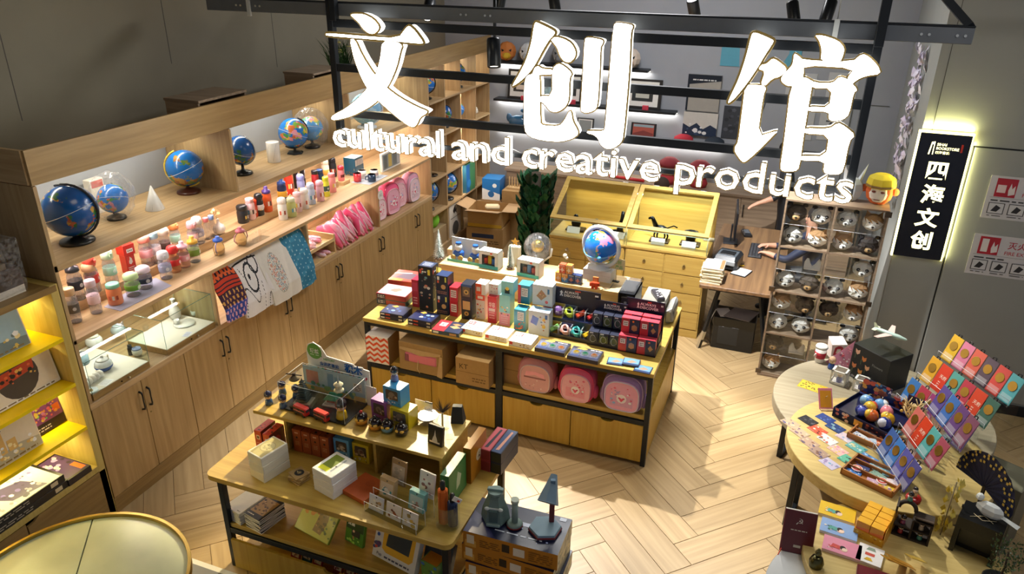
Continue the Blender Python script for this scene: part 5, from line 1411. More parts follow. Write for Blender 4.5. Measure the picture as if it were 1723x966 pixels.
ubox('small orange lidded box on top of the orange and white box',(-2.323,5.374),(.085,.11,.085),'f0ece4',[('r',.0,.0,.6,1,'e0522c'),('r',.1,.3,.5,.7,'f8e8d8')],dz=.201)
ubox('plain red box with vertical white characters',(-2.202,5.337),(.075,.11,.215),'b8202c',[('t','华容',.15,.62,.2,'f8e8e0',.01,.7),('l',.2,.15,.8,.45,3,'e8b0a8'),('r',.15,.45,.85,.56,'f0d8d0')])
ubox('grey white cube box above the red box',(-2.205,5.373),(.08,.1,.085),'d8d4d0',[('b',.1,.1,.9,.9,14,.08,['b0a0a0','c86a70','e8e4e0'])],dz=.216)
ubox('mint and pink box of building toys',(-2.086,5.336),(.09,.11,.245),'8ad0d4',[('r',0,0,1,.42,'f0a0b4'),('b',.1,.35,.9,.65,10,.1,['f0d060','e87070','2a2a30','f8f0e0']),('l',.2,.05,.8,.35,4,'f8d8e0')],top=[('r',.04,.04,.96,.96,'9ad8dc')])
ubox('mint cube box on top of the mint and pink one',(-2.079,5.375),(.10,.11,.095),'8cd4d8',[('r',.3,.0,.7,.35,'2a3a44'),('c',.5,.4,.15,'f0d060')],top=[('r',.05,.05,.95,.95,'a0dce0'),('c',.5,.5,.2,'80c8cc')],dz=.246)
ubox('teal and red window box with a square printed label, lower',(-1.933,5.291),(.095,.11,.17),'2a7c94',[('r',.3,.5,.85,.9,'f4f0ec'),('l',.35,.55,.8,.85,4,'404040'),('b',.1,.05,.9,.45,14,.09,['e04830','f08040','c02c30'])])
ubox('teal and red window box with a square printed label, upper',(-1.943,5.406),(.095,.11,.15),'2a7c94',[('r',.3,.4,.85,.85,'f4f0ec'),('l',.35,.45,.8,.8,4,'404040'),('r',.0,.0,.25,1,'c83040')],dz=.171)
ubox('large white box with a blue blueprint toy picture',(-1.76,5.269),(.165,.10,.19),'dce6ec',[('p',[(.1,.5),(.4,.4),(.5,.72),(.2,.82)],'3a64b0'),('b',.55,.2,.9,.8,9,.06,['b87850','e8b838','7a9ab8']),('c',.75,.4,.09,'f0c840'),('r',.8,.72,.92,.9,'2a5a94')],top=[('r',.02,.05,.98,.95,'9cc4e4'),('b',.1,.1,.9,.9,8,.07,['f8f8f8','70a8d8'])])
ubox('white box with a brown patterned rug picture above the blueprint box',(-1.773,5.38),(.16,.09,.16),'d4e4ec',[('p',[(.2,.45),(.45,.25),(.72,.5),(.45,.78)],'a8805c'),('b',.3,.4,.6,.65,8,.04,['d8b890','c85848']),('c',.72,.2,.08,'d85850'),('r',.75,.6,.85,.85,'3a7cb0')],dz=.191)
# display of clear cube puzzles with header card
def header_display(label,px,w,d,h,rz,els_extra=None):
 t=thing('puzzle_display',label,'display',(*px,TZ),rz,'printed counter displays')
 obj('tray',MB(NAVY).box(-w/2,w/2,-d/2,d/2,0,.012).box(-w/2,w/2,-d/2,-d/2+.005,0,.035).box(-w/2,-w/2+.005,-d/2,d/2,0,.06).box(w/2-.005,w/2,-d/2,d/2,0,.06).bx(0,d*.22,.012,w-.012,d*.5,h*.32),'gloss',t)
 m=MB(NAVY).box(-w/2,w/2,d/2-.006,d/2,0,h)
 m.art((-w/2,d/2-.006,0),(w,0,0),(0,0,h),[('t','ALWAYS',.36,.87,.085,'f4f4f8',.02),('t','DISCOVER',.36,.79,.085,'f4f4f8',.02),('p',[(.28,.88),(.31,.93),(.34,.88),(.32,.86),(.34,.79),(.32,.79),(.31,.83),(.3,.79),(.28,.79),(.3,.86)],'f4f4f8'),('r',.55,.94,.65,.97,'d84038'),('r',.9,.9,.96,.94,'e8e8f0')])
 obj('header_card',m,'gloss',t)
 return t
def clear_cube(label,x,y,z,s,col,shape,back=None):
 t=thing('cube_puzzle',label,'puzzle',(x,y,z),0,'clear boxed cube puzzles')
 obj('box_back',MB(back or '34488c').box(-s/2,s/2,s/2-.003,s/2,0,s).box(-s/2,s/2,-s/2,s/2,0,.004),'gloss',t)
 m=MB(col);q=s*.355
 if shape=='star':
  for a in range(3):
   m.at(0,0,s*.5,a*1.05,.6*a,.8).bx(0,0,-q*1.3,q,q,q*2.6,.003)
 elif shape=='knot':
  for a in range(3):
   m.at(0,0,s*.5,a*1.2,a*.9,0).tube([(q*1.25*math.cos(b),q*1.25*math.sin(b),0)for b in[2*PI*i/10 for i in range(10)]],q*.32,5,True)
 else:
  m.at(0,0,s*.5,.4).ball(0,0,0,q*1.35,n=7,m=5,smooth=False)
  m.C(mix(col,'ffffff',.4)).at(0,-q*.8,s*.5).bx(0,0,-q*.3,q,q,q*.6,.003)
 obj('puzzle_body',m.off(),'plastic',t)
 obj('clear_cover',MB().bx(0,-.002,.004,s*.98,s*.95,s*.95,.003),'acrylic',t);edges(t,-s*.49,s*.49,-s*.477,s*.473,.004,s*.954,.0011)
 return t
dx_,dy_=-1.548,5.288
header_display('navy counter display of coloured cube puzzles with white header lettering',(dx_,dy_+.05),.49,.2,.37,-.02)
cols=[('d04058','purple star and red'),('8a60b0','violet'),('b8d038','lime'),('e05030','orange red'),('d83838','scarlet')]
for i,(c,nm)in enumerate(cols):
 clear_cube('clear boxed %s puzzle in the upper row of the counter display'%nm,dx_-.192+.096*i,dy_+.10,TZ+.131,.092,c,('ball','ball','knot','star','star')[i],'e8c84c' if i<2 else None)
for i,(c,nm)in enumerate((('3a2a58','dark violet'),('80b860','green mosaic'),('e8b0a8','pale pink'),('38a8a8','turquoise'),('e8c020','yellow'))):
 clear_cube('clear boxed %s puzzle in the lower row of the counter display'%nm,dx_-.192+.096*i,dy_+.0,TZ+.013,.092,c,('ball','star','knot','knot','star')[i],'d8a83c' if i<2 else None)
dx_,dy_=-1.21,5.271
header_display('dark counter display of wire puzzle boxes beside the coloured one',(dx_,dy_+.05),.27,.2,.32,-.02)
for i in range(6):
 r2,k=divmod(i,3)
 t=thing('wire_puzzle','dark boxed metal wire puzzle, %s of the %s row'%(('left','middle','right')[k],('lower','upper')[r2]),'puzzle',(dx_-.086+.086*k,dy_+.1*r2,TZ+.013+.115*r2),0,'boxed wire puzzles');t.scale=(1.3,1.3,1.3)
 obj('carton',MB('20263c').bx(0,0,0,.062,.07,.085,.001).art((-.031,-.035,0),(.062,0,0),(0,0,.085),[('r',.1,.1,.9,.8,('3a4048','4a5a30','2c4a48')[i%3]),('r',.15,.86,.5,.95,'e8e8f0')]),'gloss',t)
 obj('wire',MB('b8bcc8').at(0,-.038,.04,0,PI/2).tube([(.018*math.cos(b),.024*math.sin(b),.004*math.sin(2*b))for b in[2*PI*q/14 for q in range(14)]],.0022,5,True).off(),'metal',t)
dx_,dy_=-0.937,5.275
header_display('navy counter display of red puzzle boxes at the table corner',(dx_,dy_+.05),.31,.22,.38,-.03)
for i in range(6):
 r2,k=divmod(i,2)
 pbox('puzzle_box','red and navy puzzle box with a brown wooden shape, %s of the %s row'%(('left','right')[k],('lower','middle','back')[r2]),'puzzle box',(dx_-.075+.15*k,dy_-.04+.065*r2,TZ+.013+(.0,.125,.135)[r2]),0,(.145,.062,.135),'b82c3c',
 front=[('r',.45,0,1,1,'1c2648'),('r',.1,.5,.38,.82,'f0e8e4'),('l',.14,.54,.34,.78,2,'602028'),('p',[(.6,.45),(.72,.25),(.88,.45),(.72,.66)]if i%2 else[(.58,.3),(.72,.22),(.88,.3),(.88,.55),(.72,.64),(.58,.55)],'b08058'),('r',.6,.78,.7,.9,'e87030')],top=[('r',.02,.1,.98,.9,'c84858')],group='red boxed wooden puzzles')
 # stand and packs at the right end
t=thing('blister_stand','tall dark stand of hanging blister packs at the end of the riser','stand',(-1.113,5.673,TZ),.0)
obj('stand_frame',MB('14181f').box(-.07,-.06,-.14,.14,0,.36).box(.06,.07,-.14,.14,0,.36).box(-.07,.07,-.14,.14,.35,.36).box(-.07,.07,-.14,.14,0,.01),'plastic',t)
for k in range(4):
 obj('blister_pack',MB(('4a3c3c','6a5850','3c4458','5a5048')[k]).bx(0,-.1+.065*k,.06,.1,.05,.26,.006).art((-.05,-.126+.065*k,.06),(.1,0,0),(0,0,.26),[('b',.1,.1,.9,.9,9,.12,['a08878','8a3c38','c8c0b8'])]),'gloss',t)
obj('plastic_hood',MB().bx(0,0,.36,.13,.28,.03,.008),'film',t)
t=thing('toy_pack','black and white striped cellophane pack lying on the grey box','pack',(-.93,5.98,TZ+.17),.5)
obj('pack',MB('2a2830').bx(0,0,0,.07,.20,.035,.008).art((-.035,-.1,.035),(.07,0,0),(0,.2,0),[('b',.1,.05,.9,.8,14,.14,['e0e0e0','141418','c8c8d0'])]),'film' if False else 'gloss',t)
pbox('store_box','plain grey box at the far right corner of the middle table','box',(-.95,5.98,TZ),.0,(.2,.38,.17),'8c8a80',group=None,mat='paper')
t=thing('toy_pack','crinkled silver patterned pack leaning at the table edge','pack',(-.80,5.97,TZ),0)
m=MB('8c8c88').bx(0,0,0,.07,.30,.14,.02);rr=random.Random(2);m.v=[(x+rr.uniform(-.008,.008),y+rr.uniform(-.01,.01),max(0,z+rr.uniform(-.01,.01)))for x,y,z in m.v]
m.art((.036,-.13,.02),(0,.26,0),(0,0,.11),[('b',.05,.05,.95,.95,18,.05,['3c3c3c','c8c8c0','5a5a58'])])
obj('pack',m,'gloss',t)
# on the riser
bristle_tree('frosted bottle-brush tree at the near end of the riser',-2.997,5.894,RZ_,.30)
bristle_tree('smaller frosted tree between the two white window boxes',-2.294,5.934,RZ_,.24)
t=thing('toy_window_box','clear box with two blue and white rolling toys','toy box',(-2.728,5.941,RZ_),-.03);t.scale=(1.25,1.1,1.3)
obj('carton',MB('e8ece8').bx(0,.045,0,.29,.006,.16,.001).bx(0,0,0,.29,.1,.012,.001).C('5aa890').bx(0,-.051,0,.29,.002,.02),'paper',t)
for s in(-1,1):
 m=MB('2a60b8').bx(s*.07,0,.03,.08,.05,.045,.01).C('f4f4f0').ball(s*.07,0,.10,.03,.028,.035,10,6).C('2a60b8').cyl(s*.07,0,.128,.14,.024,.02,10)
 for q in(-1,1):
  m.C('d8b060').at(s*.07+q*.03,-.03,.03,0,PI/2).cyl(0,0,0,.012,.02,n=12)
 obj('rolling_toy',m.off(),'plastic',t)
obj('clear_cover',MB().bx(0,0,.012,.285,.095,.145,.003),'acrylic',t)
for i,(p,s,a,lab)in enumerate((((-2.876,6.075),(.2,.1,.06),.1,'flat pale wooden box behind the rolling toys'),((-2.721,6.205),(.12,.1,.12),-.1,'upright pale slatted wooden box behind the rolling toys'),((-2.516,6.19),(.14,.09,.05),0,'low pale wooden box with a pink lid behind the white window box'))):
 t=thing('wooden_toy_box',lab,'box',(p[0],min(p[1],6.12),RZ_),a,'pale wooden boxes')
 obj('box',MB().bx(0,0,0,*s,.002),'lightoak',t)
 m=MB('e0cc98' if i<2 else 'e0b0a0')
 for k in range(5):
  m.bx(-s[0]/2+s[0]*(k+.5)/5,0,s[2],s[0]/5.6,s[1]*.96,.004,.001)
 obj('slatted_lid',m,'paper',t)
def window_box(label,p,w,h,cols,rz=0.0):
 t=thing('toy_window_box',label,'toy box',(*p,RZ_),rz,'white window boxes on the riser');t.scale=(1.25,1.1,1.3)
 d=.1
 obj('carton',MB('f0eee6').box(-w/2,w/2,d/2-.004,d/2,0,h).box(-w/2,w/2,-d/2,d/2,h-.004,h).box(-w/2,-w/2+.004,-d/2,d/2,0,h).box(w/2-.004,w/2,-d/2,d/2,0,h).box(-w/2,w/2,-d/2,d/2,0,.004).box(-w/2,-w*.34,-d/2,-d/2+.003,0,h).box(w*.34,w/2,-d/2,-d/2+.003,0,h).box(-w*.34,w*.34,-d/2,-d/2+.003,h*.8,h).C('48b0b0').box(-w/2,w/2,-d/2-.001,-d/2+.003,0,h*.2).C('e86040').box(w*.1,w*.2,-d/2-.0015,-d/2,h*.86,h*.95),'paper',t)
 for k,c in enumerate(cols):
  obj('toy_block',MB(c).bx(-w*.2+w*.2*k,0,h*.2,w*.18,.05,h*(.35 if k!=1 else.5),.004),'plastic',t)
 obj('window',MB().box(-w*.34,w*.34,-d/2+.001,-d/2+.002,h*.2,h*.8),'acrylic',t)
window_box('white window box of red and yellow blocks with a teal base stripe',(-2.472,5.907),.155,.13,['d84838','f0c840','3a68b8'],-.06)
window_box('white window box with blue and red blocks beside the crystal ball',(-2.07,5.863),.175,.12,['8a5a48','3a7cc0','d86058'],-.1)
t=thing('star_bag','cream paper bag topped with a gold star behind the small tree','ornament',(-2.289,6.044,RZ_));t.scale=(1.2,1.2,1.25)
obj('bag',MB('f0e8cc').bx(0,0,0,.09,.05,.15,.006),'paper',t)
m=MB('e0b058').at(.01,-.02,.19,.2,PI/2).prism([((.035 if i%2==0 else.015)*math.cos(PI/2+PI*i/5),(.035 if i%2==0 else.015)*math.sin(PI/2+PI*i/5))for i in range(10)],0,.008)
obj('star',m.off(),'metal',t);obj('star_stem',MB('a88850').tube([(.01,-.02,.1),(.01,-.022,.16)],.002,4),'metal',t)
t=thing('crystal_globe','clear crystal globe with a gold core on a glass foot','globe',(-2.118,6.193,RZ_));t.scale=(1.25,1.25,1.25)
obj('foot',MB('d8d8d0').lathe([(.05,0),(.045,.01),(.015,.02),(.02,.03)],20),'acrylic',t)
obj('glass_ball',MB().ball(0,0,.12,.105,n=28,m=16),'film',t)
obj('gold_core',MB('e0c050').ball(0,0,.125,.05,n=20,m=12),'metal',t)
obj('etched_land',MB('c8b890').ball(0,0,.12,.096,n=22,m=12,smooth=False),'film',t)
obj('side_clip',MB('e8e8e0').tube([(.112,0,.12),(.105,0,.06),(.05,0,.012)],.008,6),'plastic',t)
t=thing('glass_dome','small glass dome with a white flower inside','ornament',(-1.836,6.154,RZ_));t.scale=(1.3,1.3,1.3)
obj('dome_base',MB('c8b088').cyl(0,0,0,.012,.045,n=20),'matte',t)
obj('flower',MB('f0ece0').ball(0,0,.09,.016,n=8,m=5).ball(.012,0,.075,.012,n=8,m=5).C('8a9a70').cyl(0,0,.012,.08,.002,n=5),'matte',t)
obj('dome_glass',MB().lathe([(.04,.012),(.042,.08),(.036,.115),(.02,.135),(0,.14)],20),'acrylic',t)
for i in range(6):
 lo=i<4;q=i if lo else i-4
 x0,y0=-1.704,5.857
 c=('e08a38','4a8ac8','26386c','283c70','d85838','e08840')[i]
 pbox('mini_toy_box','thumb-sized toy box, %s'%('orange and blue, first of the bottom row','orange topped blue, second of the bottom row','navy, third of the bottom row','navy, last of the bottom row','red orange, left one on top','orange yellow, right one on top')[i],'toy box',(x0-.09+.06*q+(0 if lo else.034),y0,RZ_+(0 if lo else.083)),-.05,(.056,.055,.082),c,
 front=[('r',0,.5,1,1,('e89848','e09040','3a4c80','445890','e06a40','f0a850')[i]),('p',[(.5,.1),(.62,.3),(.9,.35),(.66,.5),(.5,.72),(.36,.5),(.1,.35),(.38,.3)],('e8b8a0','e0c0b0','c87a68','d07868','f0c8b8','f8e0c0')[i]),('l',.1,.8,.9,.95,1,'f8e8d8')],group='thumb-sized toy boxes on the riser')
gx,gy=-1.475,6.036
pbox('white_gift_box','white lidded box carrying the white-ringed globe','box',(gx,gy,RZ_),-.06,(.26,.15,.10),'eceae6',mat='paper',front=[('r',0,.58,1,.6,'c8c4c0')])
t=thing('ring_globe','bright blue globe held in a thick white ring stand','globe',(gx,gy+.005,RZ_+.1),-.3);t.scale=(1.4,1.4,1.4)
obj('base',MB('eef0f0').lathe([(.075,0),(.075,.012),(.03,.02),(.03,.03)],28),'plastic',t)
obj('sphere',MB().ball(0,0,.145,.105,n=30,m=18),globe_mat('bright blue globe','1270d8',['d88ab0','e8c840','48a868','d8a0b8'],8.0,seed=5.5),t)
obj('ring',MB('e4e8ec').at(0,0,.145,0,0).tube([(.128*math.cos(a),0,.145-.145+.128*math.sin(a))for a in[2*PI*i/32 for i in range(32)]],.014,8,True).off(),'plastic',t)
obj('orbit_wire',MB('58a8e8').at(0,0,.13,0,.25).tube([(.109*math.cos(a),.109*math.sin(a),0)for a in[2*PI*i/28 for i in range(28)]],.003,5,True).ball(.05,-.1,0,.014,n=10,m=6).off(),'plastic',t)
t=thing('sign_card','kraft card sign with green characters in a wire holder','sign',(-1.318,6.015,RZ_),-.1);t.scale=(1.25,1.25,1.2)
obj('wire_holder',MB('2a2a2a').tube([(0,0,.0),(.0,0,.10)],.002,5).bx(0,0,0,.05,.03,.006,.002),'metal',t)
obj('card',MB('e0cc9c').box(-.06,.06,-.003,-.001,.10,.185).art((-.06,-.003,.10),(.12,0,0),(0,0,.085),[('t','文创',.28,.55,.36,'5a9a50',.01),('t','产品',.42,.12,.34,'6aa85c',.01),('p',[(.06,.1),(.12,.3),(.08,.6),(.16,.9),(.1,.6),(.14,.3)],'b86048')]),'paper',t)
t=thing('mini_robot','tiny red orange brick figure with a little orange box','toy',(-1.453,5.795,RZ_));t.scale=(1.4,1.4,1.4)
obj('robot',MB('e04828').bx(-.012,0,0,.012,.02,.03,.002).bx(.012,0,0,.012,.02,.03,.002).bx(0,0,.025,.04,.02,.02,.002).bx(-.025,0,.015,.012,.014,.025,.002).bx(.025,0,.02,.012,.014,.025,.002),'plastic',t)
obj('card_box',MB('d8823c').bx(0,.025,0,.035,.012,.07,.001).art((-.0175,.019,0),(.035,0,0),(0,0,.07),[('r',.15,.2,.85,.9,'e8a868')]),'paper',t)
solo('toy_cable',MB('26262a').tube([(-1.325,5.957,.004),(-1.328,5.846,.004),(-1.389,5.794,.004)],.003,5),'plastic','short black cable lying beside the tiny robot','cable',(0,0,RZ_))
# ---- open shelf below
t=thing('striped_bag','white paper carrier with orange zigzag stripes under the table','bag',(-3.127,5.011,SZ),.02)
m=MB('ece6dc').bx(0,0,0,.22,.2,.27,.004)
z=.27
for k in range(5):
 y0=.04+.19*k
 pts=[]
 for i in range(7):
  pts.append((i/6,y0+(.10 if i%2 else 0)))
 m.art((-.11,-.1,0),(.22,0,0),(0,0,.27),[('p',[pts[i],pts[i+1],(pts[i+1][0],min(.99,pts[i+1][1]+.09)),(pts[i][0],min(.99,pts[i][1]+.09))],'d85028')for i in range(6)])
m.art((.11,-.1,0),(0,.2,0),(0,0,.27),[('r',0,0,1,1,'8a6c48')])
obj('paper_carrier',m,'paper',t)
t=carton('torn kraft carton with pink goods showing through its front',(-2.7,5.05,SZ),-.02,(.42,.28,.27),'9a7c4e')
obj('pink_goods',MB('c86a80').bx(0,-.138,.09,.30,.02,.09,.012).C('7a3a4c').bx(-.13,-.14,.09,.05,.02,.08,.01),'gloss',t)
obj('torn_edge',MB('b09468').add([(-.2,-.146,.2),(.0,-.15,.17),(.19,-.146,.2),(.19,-.142,.22),(-.2,-.142,.22)],[(0,1,2,3,4)]).add([(.15,-.142,0),(.21,-.16,-.0),(.21,-.15,.2),(.18,-.142,.2)],[(0,1,2,3)]),'kraft',t)
obj('string',MB('c8b888').tube([(-.02,-.15,.12),(-.03,-.155,.04),(-.01,-.15,.0)],.003,4),'cloth',t)
carton('kraft carton with handwritten marker letters beside the middle leg',(-2.214,5.022,SZ),0,(.30,.28,.25),'a08050',els=[('t','KT',.12,.6,.26,'3a2c1c'),('l',.5,.15,.9,.35,2,'6a5030'),('r',0,.48,1,.5,'7c6038')])
carton('small brown carton behind the middle leg next to the pink bag',(-1.93,5.17,SZ),0,(.20,.28,.27),'94744a',els=[('r',0,.5,1,.52,'705430')])
UG='school bags on the open shelf of the middle table'
school_bag('dusty pink school bag with folded inner pouch on the open shelf',(-1.7,5.067,SZ),.0,.31,.31,.15,'c48a90','d8a0a4','b87078',UG,motif=False)
school_bag('bright pink school bag with clear pocket, middle one on the open shelf',(-1.351,5.051,SZ),.0,.29,.31,.15,'d85c80','f0b0c0','e03c68',UG)
school_bag('lilac school bag with pink pocket at the end of the open shelf',(-0.976,5.053,SZ),.0,.33,.33,.15,'9a7cb0','f0a8c4','b89cc8',UG)
# ------------------------------------------------------------------ goods on the front table
FZ,FR,FS=0.783,1.052,0.37
def mini_figure(label,p,z,h,cols,rz=0.0,group='small collectible figures on the riser'):
 t=thing('mini_figure',label,'figure',(*p,z),rz,group)
 robe,face,hat=cols;h*=1.22
 obj('body',MB(robe).lathe([(h*.22,0),(h*.26,h*.05),(h*.2,h*.35),(h*.12,h*.42)],14),'ceramic',t)
 obj('head',MB(face).ball(0,0,h*.6,h*.24,h*.22,h*.22,14,8),'ceramic',t)
 m=MB(hat).lathe([(h*.255,h*.66),(h*.24,h*.82),(h*.12,h*.95),(0,h)],14)
 m.C(mix(hat,'ffffff',.25)).bx(0,-h*.22,h*.72,h*.12,h*.06,h*.1,.002)
 obj('headdress',m,'ceramic',t)
 m=MB('2a2020')
 for s in(-1,1):
  m.ball(s*h*.08,-h*.2,h*.6,h*.025,n=6,m=4)
 obj('eyes',m,'ceramic',t)
 return t
for p,lab in(((-2.971,3.324),'nearest the riser corner'),((-2.964,3.459),'at the back of the group'),((-2.859,3.324),'nearest the red buses'),((-2.853,3.456),'beside the clear case')):
 mini_figure('little figure in blue robe and dark headdress, '+lab,p,FR,.085,('3c5a80','e8c490','26284a'),.3)
def bus(label,p,rz):
 t=thing('toy_bus',label,'toy bus',(*p,FR),rz,'red double-decker toy buses');t.scale=(1.15,1.15,1.25)
 m=MB('c02420').bx(0,0,.008,.10,.036,.046,.006)
 m.art((-.05,-.018,.008),(.1,0,0),(0,0,.046),[('r',.06,.55,.94,.82,'2a2428'),('r',.06,.12,.8,.4,'2a2428'),('l',.08,.44,.9,.53,1,'f0d8c8'),('r',.3,.56,.33,.81,'c02420'),('r',.6,.56,.63,.81,'c02420')])
 m.art((-.05,-.018,.054),(.1,0,0),(0,.036,0),[('r',.05,.1,.95,.9,'d84038')])
 m.art((.05,-.018,.008),(0,.036,0),(0,0,.046),[('r',.15,.5,.85,.85,'3a3438')])
 obj('bus_body',m,'gloss',t)
 for x in(-.03,.03):
  for s in(-1,1):
   obj('wheel',MB('1c1a1a').at(x,s*.016,.009,0,PI/2).cyl(0,0,-.003,.003,.009,n=10).off(),'plastic',t)
bus('red double-decker toy bus nearer the little figures',(-2.699,3.3),-.2)
bus('red double-decker toy bus nearer the black round figures',(-2.545,3.298),-.22)
cx,cy=-2.58,3.436
cy=3.43
t=thing('acrylic_model_case','clear acrylic case with model pagoda and temple on a black base','display case',(-2.62,3.435,FR),-.02)
obj('black_base',MB('16161a').bx(0,0,0,.50,.27,.012,.002),'gloss',t)
for a in((-.245,-.242,-.13,.13),(.242,.245,-.13,.13),(-.242,.242,-.13,-.127),(-.242,.242,.127,.13)):
 obj('acrylic_pane',MB().box(*a,.012,.20),'acrylic',t)
obj('acrylic_pane',MB().box(-.245,.245,-.13,.13,.20,.203),'acrylic',t)
edges(t,-.245,.245,-.13,.13,.012,.203)
obj('backdrop',MB('a8c8d8').box(-.24,.24,.122,.1265,.014,.195).art((-.24,.122,.014),(.48,0,0),(0,0,.18),[('r',0,.35,1,1,'b8d4e0'),('r',0,0,1,.2,'d8c070'),('r',.05,.3,.25,.85,'d09088'),('r',.4,.3,.5,.9,'88b0c8'),('r',.52,.3,.6,.8,'90b8d0'),('b',.1,.1,.9,.35,14,.04,['78a868','5a9888','88b870']),('r',.82,.4,.96,.75,'d8d8d0'),('l',.84,.42,.94,.72,5,'504840')]),'paper',t)
t=thing('model_pagoda','tall tiered grey model pagoda inside the clear case','model',(-2.75,3.40,FR+.013),.2);t.scale=(1.15,1.15,1.12)
z=0
obj('plinth',MB('3a3c38').bx(0,0,0,.13,.11,.012,.002).C('8a8878').bx(0,0,.012,.1,.085,.01,.002),'matte',t)
z=.022
for k in range(8):
 w=.06-.0055*k
 obj('storey',MB('a8a48c').bx(0,0,z,w*.72,w*.72,.01,.001),'matte',t)
 obj('eave',MB('2c3a38').lathe([(w*.85,z+.01),(w*.84,z+.013),(w*.5,z+.018)],4,smooth=False,a0=PI/4),'matte',t)
 z+=.0165
obj('finial',MB('30403c').lathe([(.006,z),(.003,z+.012),(0,z+.022)],6),'matte',t)
t=thing('model_temple','green roofed model temple inside the clear case','model',(-2.57,3.47,FR+.013),.1)
obj('terrace',MB('d0cdc2').bx(0,0,0,.12,.10,.012,.002).bx(0,0,.012,.095,.08,.01,.002),'matte',t)
obj('hall',MB('9c4438').bx(0,0,.022,.07,.055,.03,.001),'matte',t)
obj('roof',MB('1f6a4c').lathe([(.068,.05),(.066,.054),(.03,.075),(.0,.078)],4,smooth=False,a0=PI/4).C('2a7c5a').bx(0,0,.074,.05,.012,.01,.002),'gloss',t)
mini_figure('yellow robed soldier figure inside the clear case',(-2.43,3.35),FR+.013,.12,('d8b020','e0b088','2a2428'),.2,'figures in the clear case')
t=thing('model_windmill','little dark windmill model on top of the clear case','model',(-2.78,3.37,FR+.204),.4)
obj('millstone',MB('6a5c44').lathe([(.03,0),(.034,.006),(.028,.016),(.012,.03),(0,.034)],14),'matte',t)
obj('sails',MB('3c2c22').tube([(-.05,0,.045),(.05,0,.03)],.004,5).tube([(-.012,-.03,.03),(.012,.03,.05)],.004,5).bx(0,0,.03,.02,.02,.02,.002),'matte',t)
t=thing('model_tower','cream model tower with grey spire on top of the clear case','model',(-2.44,3.36,FR+.204),.2)
obj('tower',MB('c8c0a0').lathe([(.03,0),(.034,.008),(.03,.014),(.022,.02),(.024,.045),(.032,.05),(.024,.058),(.014,.064)],8,smooth=False),'matte',t)
obj('spire',MB('9aa4a4').lathe([(.008,.062),(.005,.085),(.001,.125),(0,.126)],6),'matte',t)
# printed backboard
t=thing('printed_backboard','white display board with green speech bubble and blue lettering','sign',(-2.60,3.605,FR),-.02)
P=[(-.24,0),(.235,0),(.235,.23),(.19,.235),(.185,.245),(.12,.243),(.118,.255),(-.09,.27),(-.13,.33),(-.19,.355),(-.235,.33),(-.25,.28)]
m=MB('f2f0ea');k=len(P)
m.add([(x,0,z)for x,z in P]+[(x,.006,z)for x,z in P],[tuple(range(k)),tuple(range(k,2*k))[::-1]]+[(i,k+i,k+(i+1)%k,(i+1)%k)for i in range(k)])
m.art((-.25,0,0),(.5,0,0),(0,0,.36),[('c',.13,.8,.115,'6aae4c',24),('p',[(.18,.75),(.25,.7),(.22,.8)],'6aae4c'),('t','玩益',.06,.77,.1,'f4f8f0',.02),('l',.06,.71,.2,.75,1,'d8ecd0'),('t','HISTORY',.27,.66,.06,'6aae4c',.02),('t','会讲故事的',.2,.545,.085,'2a62b0',.02),('t','积木',.59,.53,.19,'2a6cc0',.035),('b',.16,.40,.93,.48,34,.022,['d85038','2a70b8','e0a83c','3a9a78','d83a50'])])
obj('board',m,'gloss',t)
# cartons with windows, stacked
def figure_box(label,p,z,s,col,h=None,rz=-.12,group='window boxes of figures on the riser'):
 t=thing('figure_box',label,'toy box',(*p,z),rz,group)
 s*=1.15;h=(h or s*1.05)*(1.15 if z>1 else 1)
 m=MB(col).bx(0,0,0,s,s*.75,h,.0015)
 m.art((-s/2,-s*.375,0),(s,0,0),(0,0,h),[('p',[(.15,.32),(.85,.32),(.85,.8),(.78,.86),(.2,.86),(.15,.78)],'4a423c'),('c',.5,.56,.2,'8a7868'),('b',.2,.34,.8,.6,7,.1,['c8a888','6a4a40','d8c8b0']),('b',.1,.06,.9,.26,12,.045,[mix(col,'ffffff',.6),mix(col,'000000',.6),'f0e8e0'])])
 obj('carton',m,'gloss',t)
 obj('window',MB().box(-s*.35,s*.35,-s*.378,-s*.3765,h*.32,h*.86),'film',t)
 return t
figure_box('purple window box on the riser',(-2.198,3.473),FR,.105,'8a4ca0')
figure_box('yellow window box on the riser',(-2.04,3.459),FR,.12,'d0bc20',.115)
figure_box('blue window box stacked over the purple and yellow ones',(-2.102,3.485),FR+.1335,.115,'3a94cc',.11)
mini_figure('opera style figure with black hat standing on the blue box',(-2.133,3.525),FR+.26,.085,('8a8ab0','f0c8a8','1c1c24'),.2)
for p,c,lab in(((-2.294,3.363),'d89830','with a red topknot, beside the clear case'),((-2.184,3.345),'d8902c','second along the riser edge'),((-2.102,3.351),'7aa8b8','with a pale blue base, third along'),((-2.002,3.351),'2a2420','all dark, last along the riser edge')):
 t=thing('round_figure','small round black masked figure '+lab,'figure',(*p,FR),.1,'small round figures on the riser');t.scale=(1.25,1.25,1.25)
 obj('body',MB(c).lathe([(.018,0),(.03,.008),(.034,.026),(.033,.03)],16).C('241a1a').lathe([(.033,.03),(.03,.05),(.014,.062),(0,.064)],16),'ceramic',t)
 obj('mask',MB('e8b848').at(0,-.024,.034).ball(-.012,0,0,.012,.012,.009,8,5).ball(.012,0,0,.012,.012,.009,8,5).off(),'ceramic',t)
 obj('topknot',MB('b02c28' if c=='d89830' else '1a1414').ball(0,0,.068,.009,n=8,m=5),'ceramic',t)
t=thing('glass_candy_jar','cut glass lidded jar on the riser','jar',(-1.913,3.531,FR));t.scale=(1.2,1.2,1.2)
